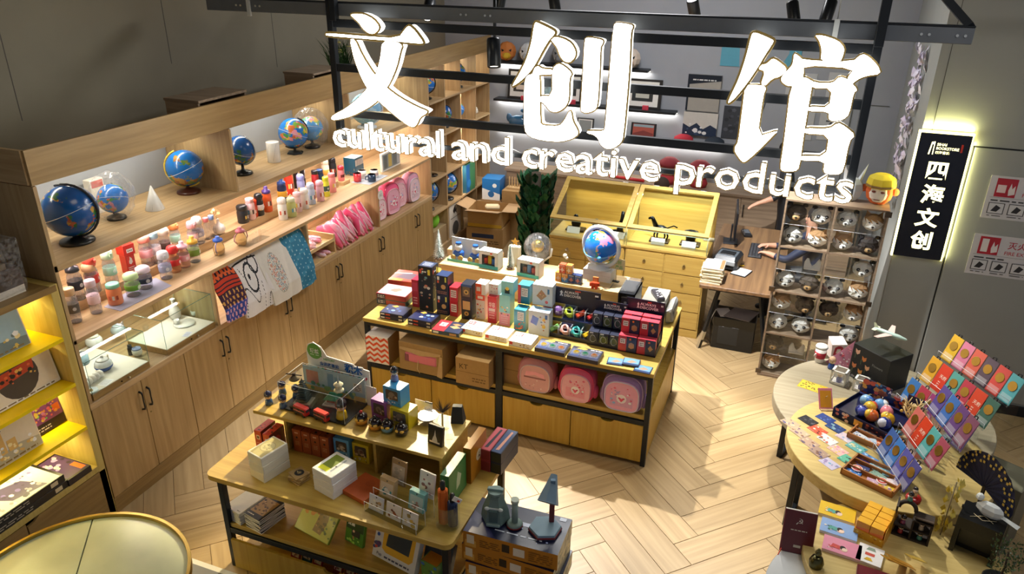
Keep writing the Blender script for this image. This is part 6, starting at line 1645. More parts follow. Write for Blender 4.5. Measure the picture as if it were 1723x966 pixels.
obj('jar_body',MB('dfe6e8').lathe([(.03,0),(.052,.008),(.055,.03),(.05,.04)],16,smooth=False),'film',t)
obj('jar_lid',MB('e8eef0').lathe([(.052,.042),(.045,.06),(.02,.075),(.012,.08),(.016,.09),(0,.1)],16,smooth=False),'film',t)
obj('silver_rim',MB('c0c4c8').lathe([(.054,.038),(.056,.04),(.054,.043)],20),'metal',t)
t=thing('feather_glass','tall glass holding a dark feather tuft','glass',(-1.792,3.496,FR));t.scale=(1.15,1.15,1.2)
obj('tumbler',MB('e0d8c0').lathe([(.03,0),(.034,.004),(.036,.11),(.034,.11),(.03,.008),(0,.008)],18),'acrylic',t)
m=MB('3a322c');rr=random.Random(6)
for i in range(60):
 a=rr.uniform(0,6.3);L_=rr.uniform(.03,.075)
 m.C(mix('2a2420','5a5048',rr.random())).add([(-.003,0,.10),(.003,0,.10),(math.cos(a)*L_,math.sin(a)*L_,.13+rr.uniform(0,.04))],[(0,1,2)])
m.C('c8b080').cyl(0,0,.012,.1,.006,n=6)
obj('feather_tuft',m,'leaf',t)
solo('price_note',MB('e8dcb8').bx(0,0,0,.05,.06,.001),'paper','small cream note before the feather glass','note',(-1.716,3.439,FR),.4)
m=MB('20262a');m.add([(-.04,-.03,0),(.04,-.03,0),(.05,.04,0),(-.05,.04,0),(-.03,-.005,.11),(.03,-.005,.11),(.03,.03,.11),(-.03,.03,.11)],[(0,3,2,1),(4,5,6,7),(0,1,5,4),(1,2,6,5),(2,3,7,6),(3,0,4,7)])
solo('black_gift_box',m,'paper','black sloped paper box behind the feather glass','box',(-1.742,3.607,FR),.3)
t=thing('framed_card','small black framed card with a white paper tower','frame',(-1.762,3.336,FR),-.15);t.scale=(1.25,1.2,1.3)
m=MB('1a2024').at(0,0,0,0,-.15).bx(0,0,0,.085,.02,.10,.002);m.art((-.0425,-.01,0),(.085,0,0),(0,0,.1),[('r',.1,.1,.9,.9,'0f1416'),('p',[(.3,.2),(.7,.2),(.62,.4),(.56,.5),(.5,.8),(.44,.5),(.38,.4)],'d8d4c8'),('r',.15,.12,.85,.2,'e8e0d0')])
obj('frame',m.off(),'gloss',t)
for p,w,h,lab in(((-2.329,3.553),.08,.15,'blank white card standing beside the clear case'),((-2.261,3.535),.05,.10,'short white card behind the purple box'),((-1.986,3.631),.13,.085,'white card with a black clip behind the yellow box')):
 solo('white_card',MB('f0eee8').bx(0,0,0,w,.004,h,.001).C('26262a').bx(w*.3,0,h-.004,w*.4 if h<.09 else.001,.008,.008),'paper',lab,'card',(p[0],min(p[1],3.62),FR),-.08)
 # ---- table level
def stack_boxes(name,label,p,n,s,col,topels,rz,dz):
 for k in range(n):
  m=MB(mix(col,'ffffff',.05*k)).bx(0,0,0,s[0],s[1],dz-.001,.003)
  m.C(mix(col,'888888',.2)).box(-s[0]/2-.0004,s[0]/2+.0004,-s[1]/2-.0004,s[1]/2+.0004,dz*.55,dz*.57)
  if k==n-1:
   m.art((-s[0]/2,-s[1]/2,dz-.001),(s[0],0,0),(0,s[1],0),topels)
  solo(name,m,'paper',label+(', %s of %d'%(('lowest','second','third')[k]if k<n-1 else 'topmost',n)),'box',(*p,FZ+dz*k),rz+.04*(k%2),label.split(',')[0])
stack_boxes('coaster_box','cream lidded box with a line medallion in its stack',(-2.769,3.026),3,(.135,.20),'e2ddc8',[('r',.08,.05,.92,.95,'c8b878'),('c',.5,.52,.36,'a89868',24),('c',.5,.52,.33,'d0c48c',24),('b',.3,.4,.7,.65,14,.07,['9a8c60','b8ac78'])],-.25,.062)
stack_boxes('notebook_box','white lidded box with pen and green notebook window',(-2.309,3.057),3,(.17,.20),'eae8e4',[('r',.12,.1,.88,.92,'f0eeea'),('r',.15,.3,.6,.88,'7a8a28'),('r',.15,.12,.6,.3,'e8ec28'),('r',.68,.2,.74,.85,'a8b0b8'),('c',.68,.45,.035,'303030')],-.25,.055)
rr=random.Random(3)
for k in range(6):
 m=MB('a88a58' if k%2 else 'c8ac78').bx(0,0,0,.10,.09,.008,.001)
 if k==5:
  m.art((-.05,-.045,.008),(.1,0,0),(0,.09,0),[('c',.5,.55,.3,'26262a',20),('c',.5,.55,.14,'8a7850',14),('b',.3,.35,.7,.8,9,.05,['c8b890','1a1a1c'])])
 solo('wooden_coaster',m,'paper','square wooden coaster, %s of the crooked little pile'%('bottom','second','third','fourth','fifth','black patterned top')[k],'coaster',(*(-2.555,3.025),FZ+.0085*k),rr.uniform(-.5,.3),'crooked pile of coasters')
pbox('orange_gift_box','flat burnt orange gift box beside the notebook boxes','box',(-2.127,3.088,FZ),-.25,(.19,.20,.03),'c05c22',top=[('r',.02,.02,.98,.98,'b85420'),('c',.55,.7,.16,'ac4e1e',24)],mat='paper')
for i,p in enumerate(((-2.981,3.179),(-2.902,3.163))):
 pbox('ornament_box','red orange hanging box with white panel, %s of the pair under the riser'%('left','right')[i],'box',(p[0]+.03,p[1]+.05,FZ),-.05,(.055,.14,.17),'c8402c',front=[('r',.3,.62,.75,.8,'f0e8e0'),('r',.36,.65,.68,.77,'6a3028'),('l',.2,.1,.8,.5,4,'e88a70')],top=[('b',.1,.1,.9,.9,12,.12,['5a2420','2a1816','a84030'])],right=[('r',0,0,1,1,'6a2c24'),('c',.5,.6,.2,'c83c38')])
for i in range(4):
 pbox('ornament_box','brown orange hanging box, %s in the row under the riser'%('first','second','third','fourth')[i],'box',(-2.73+.07*i,3.34,FZ),0,(.066,.16,.17),'9c4a24',front=[('r',.05,.03,.95,.97,'a85028'),('c',.5,.66,.12,'2a1810',10),('l',.25,.3,.75,.5,3,'d89868'),('r',.3,.84,.7,.9,'e0a880')],top=[('b',.1,.1,.9,.9,14,.12,['4a2218','201210','8a3c24'])],group='brown orange boxes in a row')
figure_box('light blue window box under the riser beside the brown orange row',(-2.42,3.34),FZ+.02,.10,'6ab0dc',.135,0,'window boxes under the riser')
figure_box('yellow window box under the riser',(-2.29,3.36),FZ+.0,.105,'d8c02c',.14,0,'window boxes under the riser')
# acrylic rack of card packs
rx,ry=-1.821,3.022
t=thing('acrylic_card_rack','tiered clear acrylic rack full of die-cut sticker packs','rack',(rx,ry,FZ),-.18)
for k in range(3):
 obj('tier_pane',MB().box(-.19,.19,-.13+.085*k,-.127+.085*k,.0,.07+.045*k),'acrylic',t)
 obj('tier_floor',MB().box(-.19,.19,-.13+.085*k,-.05+.085*k,.0+.045*k,.003+.045*k),'acrylic',t)
for s in(-1,1):
 obj('side_pane',MB().add([(s*.19,-.13,0),(s*.19,.13,0),(s*.19,.13,.2),(s*.19,-.13,.07)],[(0,1,2,3)]),'acrylic',t)
edges(t,-.19,.19,-.1285,-.1284,0,.07);edges(t,-.19,.19,-.0435,-.0434,0,.115);edges(t,-.19,.19,.0415,.0416,0,.16)
pk=[(0,-.13,'d8d8e0','c8a880','clear pack with a beige sticker at the front left of the rack'),(0,.0,'e8e0d8','a85838','pack with a red brown cartoon sticker at the front middle of the rack'),(0,.12,'d8d4d0','d8b860','pack with a smiling yellow robed sticker at the front right of the rack'),(1,-.12,'c8a878','4aa0b0','thick wad of tan and teal sticker packs in the middle tier'),(1,.10,'78b8b8','b08878','thick wad of mint sticker packs in the middle tier'),(2,-.10,'a08058','e8d8c0','brown hang card with a tower sticker in the back tier'),(2,.11,'e4e4e2','b87878','white hang card with pale print in the back tier')]
for tier,x,c,a,lab in pk:
 h=(.10,.12,.16)[tier];n=(1,6,2)[tier]
 ca,sa=math.cos(-.18),math.sin(-.18);yy=-.1+.085*tier
 m=MB(c)
 for q in range(n):
  m.at(0,.006*q,.0,0,-.2).C(mix(c,'ffffff',.1*(q%2))).bx(0,0,0,.11,.004,h,.001)
 m.at(0,0,0,0,-.2).art((-.055,-.002,0),(.11,0,0),(0,0,h),[('r',.08,.05,.92,.8,mix(c,'f0e8dc',.4)),('b',.2,.12,.8,.7,9,.13,[a,mix(a,'3a2a24',.5),'f4ece0']),('c',.5,.9,.05,'4a4a4a',8)])
 m.off()
 solo('sticker_pack',m,'gloss',lab,'sticker pack',(rx+x*ca-yy*sa,ry+x*sa+yy*ca,FZ+.004+.045*tier),-.18,'sticker packs in the acrylic rack')
 # umbrella stand
ux,uy=-1.528,3.005
solo('clear_tumbler',MB().lathe([(.0,.002),(.065,.002),(.07,.006),(.07,.16),(.067,.16),(.066,.008),(.0,.007)],28),'acrylic','clear round holder with two rolled umbrellas','holder',(ux,uy,FZ))
for x,c,lab in((-.026,'c86018','orange rolled umbrella in the clear holder'),(.032,'1c2c50','navy rolled umbrella with a white tag in the clear holder')):
 t=thing('rolled_umbrella',lab,'umbrella',(ux+x,uy,FZ+.008),0,'umbrellas in the clear holder')
 hh=.24 if x<0 else.17
 m=MB(c)
 for i in range(6):
  a=i*PI/3;m.at(math.cos(a)*.006,math.sin(a)*.006,0,a).bx(0,0,0,.046,.03,hh,.008)
 obj('rolled_canopy',m.off(),'cloth',t)
 obj('handle',MB('181a1c').lathe([(.014,hh),(.016,hh+.01),(.015,hh+.05),(.008,hh+.058),(0,hh+.058)],12),'plastic',t)
 if x>0:
  obj('tag',MB('f0eee8').at(.03,-.02,hh+.02,.3,0,.5).bx(0,0,0,.05,.002,.035).C('e05030').bx(.01,-.002,.008,.015,.001,.014).off(),'paper',t)
  # end of riser: green and orange boards, wrapped book packs
pbox('green_gift_box','glossy green upright gift box against the riser end','box',(-1.60,3.24,FZ),0,(.055,.24,.24),'1f6a30',front=[('r',.1,.1,.9,.9,'2a7c3a')],right=[('r',.05,.05,.95,.95,'2c8040'),('p',[(.4,.3),(.6,.35),(.7,.6),(.5,.8),(.42,.55)],'c8d8b0')])
pbox('orange_gift_box','ochre upright box with a round white emblem at the riser end','box',(-1.575,3.50,FZ),0,(.05,.24,.26),'b87a1c',right=[('c',.5,.55,.16,'e8dcc0',20),('c',.5,.55,.13,'d8c8a0',20),('b',.42,.45,.58,.65,6,.03,['6a5030'])],front=[('r',0,0,1,1,'a86c18')])
for k in range(2):
 for q in range(2):
  pbox('book_pack','%s cellophane wrapped gift book, %s of its pair'%(('red','navy')[q],('lower','upper')[k]),'book',(-1.515+.075*q-.0,3.66,FZ+.082*k),-.06,(.072,.26,.08),('a84048','1c2c48')[q],top=[('r',.1,.02,.9,.98,('c85a60','2a4470')[q]),('p',[(.3,.1),(.6,.12),(.7,.9),(.5,.92)],('2a2430','d89a80')[q])],front=[('r',.05,.1,.95,.9,('8c3038','2a342c')[q])],group='wrapped gift books at the table end')
  # ---- lower shelf
rr=random.Random(11)
ORD=('first','second','third','fourth','fifth','sixth','seventh','eighth','ninth','tenth')
for k in range(9):
 m=MB(('e4e2da','d4d2c8')[k%2]).bx(0,0,0,.15,.21,.010,.001)
 if k==8:m.art((-.075,-.105,.010),(.15,0,0),(0,.21,0),[('r',.03,.02,.97,.98,'dcdad2'),('l',.1,.08,.3,.13,1,'908a80'),('l',.72,.06,.9,.12,1,'5a5048')])
 solo('notebook',m,'paper','cream notebook in the pale stack on the lower shelf, '+ORD[k]+' from the bottom','notebook',(*(-3.028,3.029),FS+.0105*k),-.22+rr.uniform(-.05,.05),'pale notebook stack')
for k in range(10):
 m=MB('ece8de').bx(0,0,0,.145,.205,.009,.001).C('1e1c1c').bx(0,0,.009,.146,.206,.002,.0005)
 if k==9:m.art((-.073,-.103,.011),(.146,0,0),(0,.206,0),[('r',.08,.2,.92,.88,'a8844c'),('b',.12,.25,.88,.85,26,.06,['2a2018','d0b078','3c2a18','6a4a28']),('l',.1,.06,.5,.14,1,'e8e0d0')])
 solo('notebook',m,'paper','black covered notebook in the dark stack on the lower shelf, '+ORD[k]+' from the bottom','notebook',(*(-2.853,3.007),FS+.0112*k),-.22+rr.uniform(-.06,.06),'dark notebook stack')
def leaning(name,label,cat,p,w,h,th,col,els,rz=-.2,lean=-.9,z=FS):
 m=MB(col).at(0,0,0.002,0,lean).bx(0,0,0,w,th,h,.002)
 m.art((-w/2,-th/2,0),(w,0,0),(0,0,h),els)
 m.off();zmin=min(v[2]for v in m.v);m.v=[(x,y,zz-zmin)for x,y,zz in m.v]
 return solo(name,m,'gloss',label,cat,(*p,z),rz)
leaning('picture_book','large green picture book with brown drawings propped on the lower shelf','book',(-2.497,2.997),.30,.24,.02,'90a838',[('r',.02,.02,.98,.98,'b8c050'),('b',.05,.5,.5,.9,18,.05,['c88a30','a86a24','6a8a30']),('p',[(.48,.15),(.72,.12),(.78,.5),(.7,.9),(.52,.85)],'7a5a34'),('b',.5,.15,.75,.85,20,.05,['3c2a1c','a88050','5a4428']),('b',.72,.1,.97,.9,12,.035,['3a5a28','5a7c30'])],lean=-.75)
leaning('picture_book','small green game box with cartoon letters on the lower shelf','book',(-2.208,3.045),.15,.17,.025,'4a8a2c',[('r',.03,.55,.97,.97,'2a4a20'),('t','龙猫',.1,.72,.17,'f0f4e0',.03,.8),('b',.05,.05,.95,.4,16,.06,['7ac040','3a7a2c','a8d860']),('r',.42,.2,.5,.5,'b88a58'),('r',.35,.32,.8,.58,'2c3430'),('c',.46,.52,.06,'e8c8a0')],lean=-.25)
leaning('tablet_box','white carton with a yellow framed drawing tablet','toy box',(-1.886,2.985),.33,.25,.05,'dcdad4',[('r',.0,.0,1,1,'d4d2cc'),('p',[(.2,.28),(.3,.2),(.85,.2),(.92,.3),(.92,.9),(.86,.96),(.24,.96),(.18,.9)],'d8a828'),('p',[(.28,.38),(.82,.38),(.84,.86),(.3,.86)],'2c3438'),('t','Pup',.1,.07,.11,'3a3a40',0),('l',.28,.04,.9,.14,1,'4a4a58'),('c',.08,.86,.035,'3a4a8a'),('c',.08,.72,.035,'3a4a8a'),('c',.08,.58,.035,'3a5aa0'),('b',.02,.2,.14,.4,6,.05,['5a3a68','c84838','3a4a78'])],lean=-.35)
leaning('tablet_box','dark carton with a blue edged writing tablet','toy box',(-1.617,3.01),.2,.22,.04,'22303c',[('r',.05,.2,.95,.95,'1c2830'),('r',.0,.14,1,.3,'2a70b0'),('t','电子',.06,.02,.1,'f0f0e8',.01,.4),('l',.4,.03,.95,.1,1,'e8e8e0')],lean=-.3)
for k,(px,c)in enumerate((((-2.62,2.95),'8a2c30'),((-2.54,2.96),'2a5a68'),((-2.45,2.95),'9a3034'),((-2.30,2.95),'7c282c'),((-2.21,2.95),'8a2c30'),((-2.13,2.96),'942e32'))):
 m=MB(c).at(0,0,0,0,-.35).bx(0,0,0,.075,.012,.11,.001);m.art((-.0375,-.006,0),(.075,0,0),(0,0,.11),[('r',.12,.45,.88,.92,'d8c8b0'),('b',.2,.5,.8,.88,8,.1,['8a7058',c,'b8a080'])])
 m.off();zm=min(v[2]for v in m.v);m.v=[(x,y,z-zm)for x,y,z in m.v]
 solo('bookmark_box',m,'gloss','small boxed bookmark in the open drawer, %s'%('dark red, first','teal, second','red, third','dark red, fourth','crimson, fifth','crimson, last')[k],'box',(*px,.142),-.15,'boxes in the open drawer')
 # stand with boxed model kits beside the table
t=thing('low_stand','low black steel stand under the model kit boxes','stand',(-1.155,3.15,0))
obj('stand_top',MB().bx(0,0,.42,.54,.36,.02,.002),'black',t)
for sx in(-1,1):
 for sy in(-1,1):
  obj('leg',MB().bx(sx*.24,sy*.15,0,.03,.03,.42,.002),'black',t)
KC='c07c1c'
for k in range(3):
 pbox('model_kit_box','%s navy topped ochre model kit box of the pile of three'%('bottom','middle','top')[k],'model kit',(-1.155+(.01,-.008,0)[k],3.155,.44+.114*k),(.02,-.03,.03)[k],(.56,.30,.112),KC,
 front=[('r',.02,.08,.14,.5,'e0a848'),('r',.04,.3,.12,.85,'e8dcc0'),('l',.18,.2,.4,.7,4,'7a4c14'),('r',.42,.3,.5,.8,'2a2018'),('r',.54,.25,.66,.75,'e8e0d0'),('l',.7,.15,.95,.8,5,'8a5818')],
 right=[('r',0,0,1,1,'8a8468'),('b',.05,.05,.95,.95,22,.07,['5a6048','b0a878','3c4434','c8b888'])],
 top=[('r',0,0,1,1,'10183a'),('b',.05,.05,.95,.95,14,.012,['f0f0f8','a8b8e8']),('p',[(.0,.0),(.35,.0),(.1,.5),(.0,.6)],'2a2a58'),('r',.42,.5,.64,.6,'c8d0e8'),('t','航天',.44,.52,.07,'1c2448',.01,.2),('l',.3,.2,.8,.26,1,'c8d0e0'),('r',.88,.88,.95,.97,'c8d0e0')],group='model kit boxes')
KZ=.44+.342
t=thing('paper_capsule_model','grey green cardboard space capsule model on the kit boxes','model',(-1.296,3.157,KZ),.2);t.scale=(1.3,1.3,1.35)
m=MB('6a807c').lathe([(.062,0),(.066,.01),(.058,.06),(.036,.12),(.034,.135)],6,smooth=False)
obj('capsule',m,'paper',t)
obj('hatch',MB('4a6264').bx(0,-.05,.02,.04,.012,.06,.002).C('8aa09c').bx(0,-.056,.005,.06,.02,.012,.002),'paper',t)
obj('docking_ring',MB('7c9490').lathe([(.03,.135),(.034,.14),(.034,.15),(.02,.152)],12,smooth=False).bx(.0,0,.15,.07,.02,.012,.002),'paper',t)
m=MB('d8e0dc')
for s in(-1,1):
 for q in range(1):m.ball(s*(.03+.006*q),-.045+.004*q,.085+.006*(q%2),.012,.008,.008,8,5)
m.bx(0,-.043,.08,.05,.004,.008);obj('paper_clouds',m,'paper',t)
t=thing('paper_column_model','small round cardboard column model between capsule and lamp','model',(-1.172,3.143,KZ));t.scale=(1.3,1.3,1.3)
obj('column',MB('8a9c94').cyl(0,0,.02,.13,.014,n=14).C('b8c4b8').cyl(0,0,.13,.145,.018,n=14),'paper',t)
obj('round_base',MB('7c9088').lathe([(.034,0),(.036,.012),(.03,.02),(0,.022)],14).C('8a2c2c').lathe([(.0365,.002),(.037,.006),(.0365,.01)],14),'paper',t)
t=thing('paper_lamp_model','folded cardboard desk lamp model with a hexagonal base','model',(-0.998,3.171,KZ),.4);t.scale=(1.3,1.3,1.35)
obj('hexagon_base',MB('7c98a8').lathe([(.072,0),(.074,.004),(.07,.022),(0,.022)],6,smooth=False).C('8a3434').lathe([(.0745,.003),(.075,.008),(.0745,.012)],6,smooth=False),'paper',t)
obj('lamp_arm',MB('6a2c2c').bx(.03,.03,.022,.022,.018,.10,.002).C('5a7a94').bx(.03,.03,.12,.022,.018,.12,.002),'paper',t)
m=MB('6a8498').at(.02,.02,.19,0,-.7,.35).lathe([(.05,-.05),(.048,-.048),(.014,.07),(0,.072)],6,smooth=False)
m.C('4a3c2c').lathe([(0,-.046),(.046,-.049)],6,smooth=False)
obj('lamp_shade',m.off(),'paper',t)
pbox('game_box','small green and blue box on the floor end below the kit boxes','game box',(-1.62,2.99,.37),-.2,(.12,.1,.14),'5a8a3c',front=[('b',.1,.1,.9,.9,12,.1,['a8c850','2a6ab0','3a5a2c'])],top=[('r',.05,.05,.95,.95,'b87c20')])
# ------------------------------------------------------------------ goods on the round tables at the right
AZ,BZ2,CZ,DZ=0.65,0.80,0.715,0.655
M['white_top']=plain('white laminate top','d4d6d6',0.35,noise=0.03)
round_table('round_table','nearest round table with a pale oak top holding notebooks and yellow cubes',.93,3.70,CZ,.55,.055,'round_top',(2.4,1.2,.2))
round_table('round_table','white topped round table at the picture edge carrying the dark red book',.80,3.36,DZ,.60,.03,'white_top',(2.4,.2,-1.8))
# far table
t=thing('paper_cup','white lidded paper cup with a red sleeve','cup',(0.45,6.066,AZ))
obj('cup',MB('ecebe6').lathe([(.034,0),(.036,.003),(.047,.135),(0,.135)],20),'paper',t);obj('sleeve',MB('b82838').lathe([(.0415,.04),(.047,.095)],20).C('e8dcd4').at(-.035,-.03,.068,.75,PI/2).cyl(0,0,-.004,.004,.018,n=12).off(),'paper',t);obj('lid',MB('e4e4e0').lathe([(.05,.133),(.05,.142),(.043,.155),(0,.156)],20),'plastic',t)
t=thing('takeaway_bag','white and red folded takeaway carton behind the paper cup','carton',(0.572,6.202,AZ),.4)
m=MB('e4dcd8');m.add([(-.05,-.04,0),(.05,-.04,0),(.05,.04,0),(-.05,.04,0),(-.065,-.05,.14),(.065,-.05,.14),(.06,.05,.17),(-.06,.05,.17)],[(0,3,2,1),(4,5,6,7),(0,1,5,4),(1,2,6,5),(2,3,7,6),(3,0,4,7)])
m.art((-.05,-.0405,0),(.1,0,0),(0,-.009,.14),[('p',[(.1,.3),(.5,.1),(.9,.3),(.85,.8),(.5,.95),(.15,.8)],'b02438'),('p',[(.3,.4),(.7,.4),(.65,.7),(.35,.7)],'e8dcd8')]);obj('carton',m,'paper',t)
bx_,by_=0.832,5.971
t=thing('flower_print_box','large black gift box printed with orange tulips','box',(.88,5.90,AZ),-.72)
m=MB('12151a').bx(0,0,0,.34,.26,.30,.003)
fl=[('p',[(x-.05,y),(x-.06,y+.1),(x,y+.06),(x+.06,y+.1),(x+.06,y),(x,y-.06)],c)for x,y,c in((.14,.78,'d8a890'),(.34,.66,'c87838'),(.12,.36,'c87848'),(.3,.26,'d89048'),(.46,.46,'d8a078'))]
fl+=[('r',x-.008,max(.01,y-.2),x+.008,y-.05,'506040')for x,y in((.1,.8),(.28,.7),(.1,.35),(.3,.3),(.42,.5))]+[('t','Flowers',.58,.62,.1,'8a8c88',0)]
m.art((-.17,-.13,0),(.34,0,0),(0,0,.3),fl);m.art((-.17,.13,0),(0,-.26,0),(0,0,.3),fl[:9]);m.art((-.17,-.13,.3),(.34,0,0),(0,.26,0),[('r',.01,.01,.99,.99,'1c2020')])
obj('gift_box',m,'paper',t)
t=thing('model_airplane','white and mint model airplane on the black box','model',(.90,5.88,AZ+.30),-.5)
obj('fuselage',MB('b8d4cc').at(0,0,.14,0,0,PI/2).lathe([(0,-.13),(.012,-.12),(.018,-.08),(.018,.06),(.008,.12),(0,.13)],12).off(),'plastic',t)
obj('wing',MB('e8c8c4').add([(.03,0,.138),(-.03,0,.138),(-.06,.15,.145),(-.03,.15,.145),(.03,0,.142),(-.03,0,.142),(-.06,.15,.148),(-.03,.15,.148)],[(0,1,2,3),(7,6,5,4),(0,3,7,4),(1,0,4,5),(2,1,5,6),(3,2,6,7)]),'plastic',t)
obj('wing',MB('e8c8c4').add([(.03,0,.138),(-.03,0,.138),(-.06,-.15,.145),(-.03,-.15,.145),(.03,0,.142),(-.03,0,.142),(-.06,-.15,.148),(-.03,-.15,.148)],[(3,2,1,0),(4,5,6,7),(4,7,3,0),(5,4,0,1),(6,5,1,2),(7,6,2,3)]),'plastic',t)
obj('tail_fin',MB('d8e0c8').add([(-.09,0,.15),(-.13,0,.15),(-.14,0,.19),(-.125,0,.19)],[(0,1,2,3)]).add([(-.1,-.05,.145),(-.1,.05,.145),(-.13,.05,.147),(-.13,-.05,.147)],[(0,1,2,3)]),'plastic',t)
obj('clear_pedestal',MB().bx(0,0,0,.15,.15,.118,.002),'acrylic',t)
m=MB('b87890').at(0,0,0,0,0).add([(-.13,0,0),(.06,-.01,0),(.06,.02,.26),(-.13,.01,0),(.06,.01,0),(.06,.03,.26)],[(0,1,2),(3,5,4),(0,2,5,3),(1,4,5,2),(0,3,4,1)])
m.art((-.13,-.001,0),(.19,-.01,0),(.0,.02,.26),[('b',.55,.05,.95,.5,26,.05,['c84858','e8b0c0','8a5a70','d8d0d8']),('b',.8,.5,.98,.75,10,.05,['d88098','e8c0c8'])])
solo('floral_triangle',m,'paper','pink floral triangular paper pack leaning on the black gift box','pack',(0.621,6.029,AZ),-.35)
mini_figure('small figure in blue with a round cream head near the paper cup',(0.543,5.977),AZ,.095,('2a5098','e8cca8','d8b090'),-.3,'figures on the round tables')
def white_window(label,p,s,rz):
 t=thing('figure_window_box',label,'toy box',(*p,AZ),rz,'white window boxes on the far table')
 obj('carton',MB('e8e6e0').box(-s,s,s-.003,s,0,2*s).box(s-.003,s,-s,s,0,2*s).box(-s,s,-s,s,0,.004).box(-s,-s+.01,-s,-s+.01,0,2*s).box(s-.01,s,-s,-s+.01,0,2*s).box(-s,s,-s,-s+.003,0,s*.35).box(-s,s,-s,-s+.003,s*1.75,2*s).box(-s,-s+.003,-s,s,0,s*.35).box(-s,s,-s,-s*.7,2*s-.003,2*s).box(-s,s,s*.7,s,2*s-.003,2*s).box(-s,-s*.7,-s,s,2*s-.003,2*s).box(s*.7,s,-s,s,2*s-.003,2*s),'paper',t)
 obj('figure',MB('54588c').lathe([(s*.35,.004),(s*.4,s*.5),(s*.2,s*.9)],10).C('c8a888').ball(0,0,s*1.15,s*.35,n=10,m=6),'plastic',t)
 obj('window',MB().box(-s,s,-s+.001,-s+.002,s*.35,s*1.75),'film',t)
white_window('white cube window box with a purple figure inside',(0.601,5.769),.058,-.3);white_window('lower white window box beside the toy tray',(0.758,5.718),.05,-.3)
for i,p in enumerate(((0.657,5.705),(0.69,5.805))):
 solo('glass_charm',MB('c8d0d4').lathe([(.016,0),(.02,.02),(.012,.045),(.017,.06),(0,.075)],8,smooth=False),'film','small cut glass charm %s'%('in front of the white window box','behind the other cut glass charm')[i],'charm',(*p,AZ))
def card(name,label,p,z,w,h,rz,col,els,group=None,th=.0015):
 return solo(name,MB(col).bx(0,0,0,w,h,th).art((-w/2,-h/2,th),(w,0,0),(0,h,0),els),'gloss',label,'card',(*p,z),rz,group)
card('sticker_sheet','yellow sheet of small brown stickers on the far table',(0.407,5.614),AZ,.20,.13,-.3,'d8b828',[('r',.04,.05,.8,.95,'e0c84c'),('b',.08,.1,.76,.9,26,.04,['5a3a2c','8a5a3c','3a2c28'])])
card('photo_card','small blue picture card at the edge of the higher table',(.47,5.22),AZ,.12,.07,-.2,'3a5a9c',[('b',.05,.1,.95,.9,10,.06,['88a0d0','28407c','c8d0e0'])])
# middle table
t=thing('pink_frame_stand','pink framed orange memo pad on a small easel','stand',(0.485,5.059,BZ2),.35)
obj('pad',MB('e88a98').at(0,0,.002,0,-.6).bx(0,0,0,.10,.006,.15,.002).art((-.05,-.003,0),(.1,0,0),(0,0,.15),[('r',.1,.08,.9,.88,'e09a20')]).off(),'gloss',t);obj('easel',MB('a88a60').tube([(0,.02,.1),(0,.11,0)],.003,5).bx(0,-.01,0,.09,.03,.006,.001),'paper',t)
PG='postcards laid out in rows on the middle round table'
pc=[('tan map','c0a488',['8a6a50','5a5a88','e0c8a8']),('black','23242a',['5a5a62','3a3a40']),('blue','2a4488',['5a78b8','1c2c60']),('beige street scene','c4ac90',['7a5a78','906a48','d8c4a8']),('red orange','d0553c',['f0e0d0','2a2420','e88060']),('deep blue ship','24407c',['88b0b8','4a6aa0']),('dusky harbour','b89a84',['5a4a6a','8a6048','d0b8a0']),('white','e8e6e0',['c86850','6a9a60','4a4a4a']),('magenta and white','d8c8d4',['d83a88','e8e0e4','88a8d0']),('brown dusk scene','a88c7c',['4a4470','7a5440','c8b090']),('pink and yellow','e8b8b8',['e8c850','d890a8','f0e0d0']),('teal','68b4b4',['2a7c80','e8d8a0','c8e0dc']),('pale violet','c8c0d8',['9a88b8','e8e0f0','70a8c8']),('mint','58b8a0',['1e6a60','2a2c30','a8e0d0']),('sky blue','4a8ad0',['e8ecf4','2a50a0','a8d0f0']),('cream floral','e8dcc0',['d87878','88a868','e0b860'])]
o0,o1,o2=Vector((0.254,4.783)),Vector((0.467,4.464)),Vector((0.494,4.941))
du,dv=(o2-o0)/2.1,(o1-o0)/3.1
for i,(nm,c,cs)in enumerate(pc):
 r2,k=divmod(i,3)
 q=o0+du*k+dv*r2*.93 if i<15 else o0+du*2.95+dv*3.2
 card('postcard','%s picture postcard laid out with the others'%nm,tuple(q),BZ2+.002*((i*5)%2),.115,.085,-.75+.05*((i*7)%3),c,[('r',.03,.04,.97,.96,c),('b',.08,.1,.92,.9,11,.09,cs),('l',.1,.06,.5,.12,1,cs[0])],PG)
def wood_tray(label,x,y,rz,w,d,cells):
 t=thing('wooden_tray',label,'tray',(x,y,BZ2),rz,'divided wooden trays')
 M.setdefault('teak',wood('orange brown teak','9a5c28','b87838','X'))
 obj('tray_floor',MB().box(-w/2,w/2,-d/2,d/2,0,.006),'teak',t)
 for a in((-w/2,w/2,-d/2,-d/2+.01),(-w/2,w/2,d/2-.01,d/2),(-w/2,-w/2+.01,-d/2,d/2),(w/2-.01,w/2,-d/2,d/2)):
  obj('rim',MB().box(*a,.0,.04),'teak',t)
 for y_ in cells:
  obj('divider',MB().box(-w/2+.01,w/2-.01,y_-.004,y_+.004,.006,.035),'teak',t)
 return t
T1,T2=(0.793,4.776),(0.767,4.358)
wood_tray('wooden tray of cards and badges nearer the navy toy box',*T1,-.45,.30,.20,(0,));wood_tray('wooden tray of badges nearer the viewer',*T2,-.45,.32,.24,(-.03,.06))
TG2='cards and badges in the wooden trays'
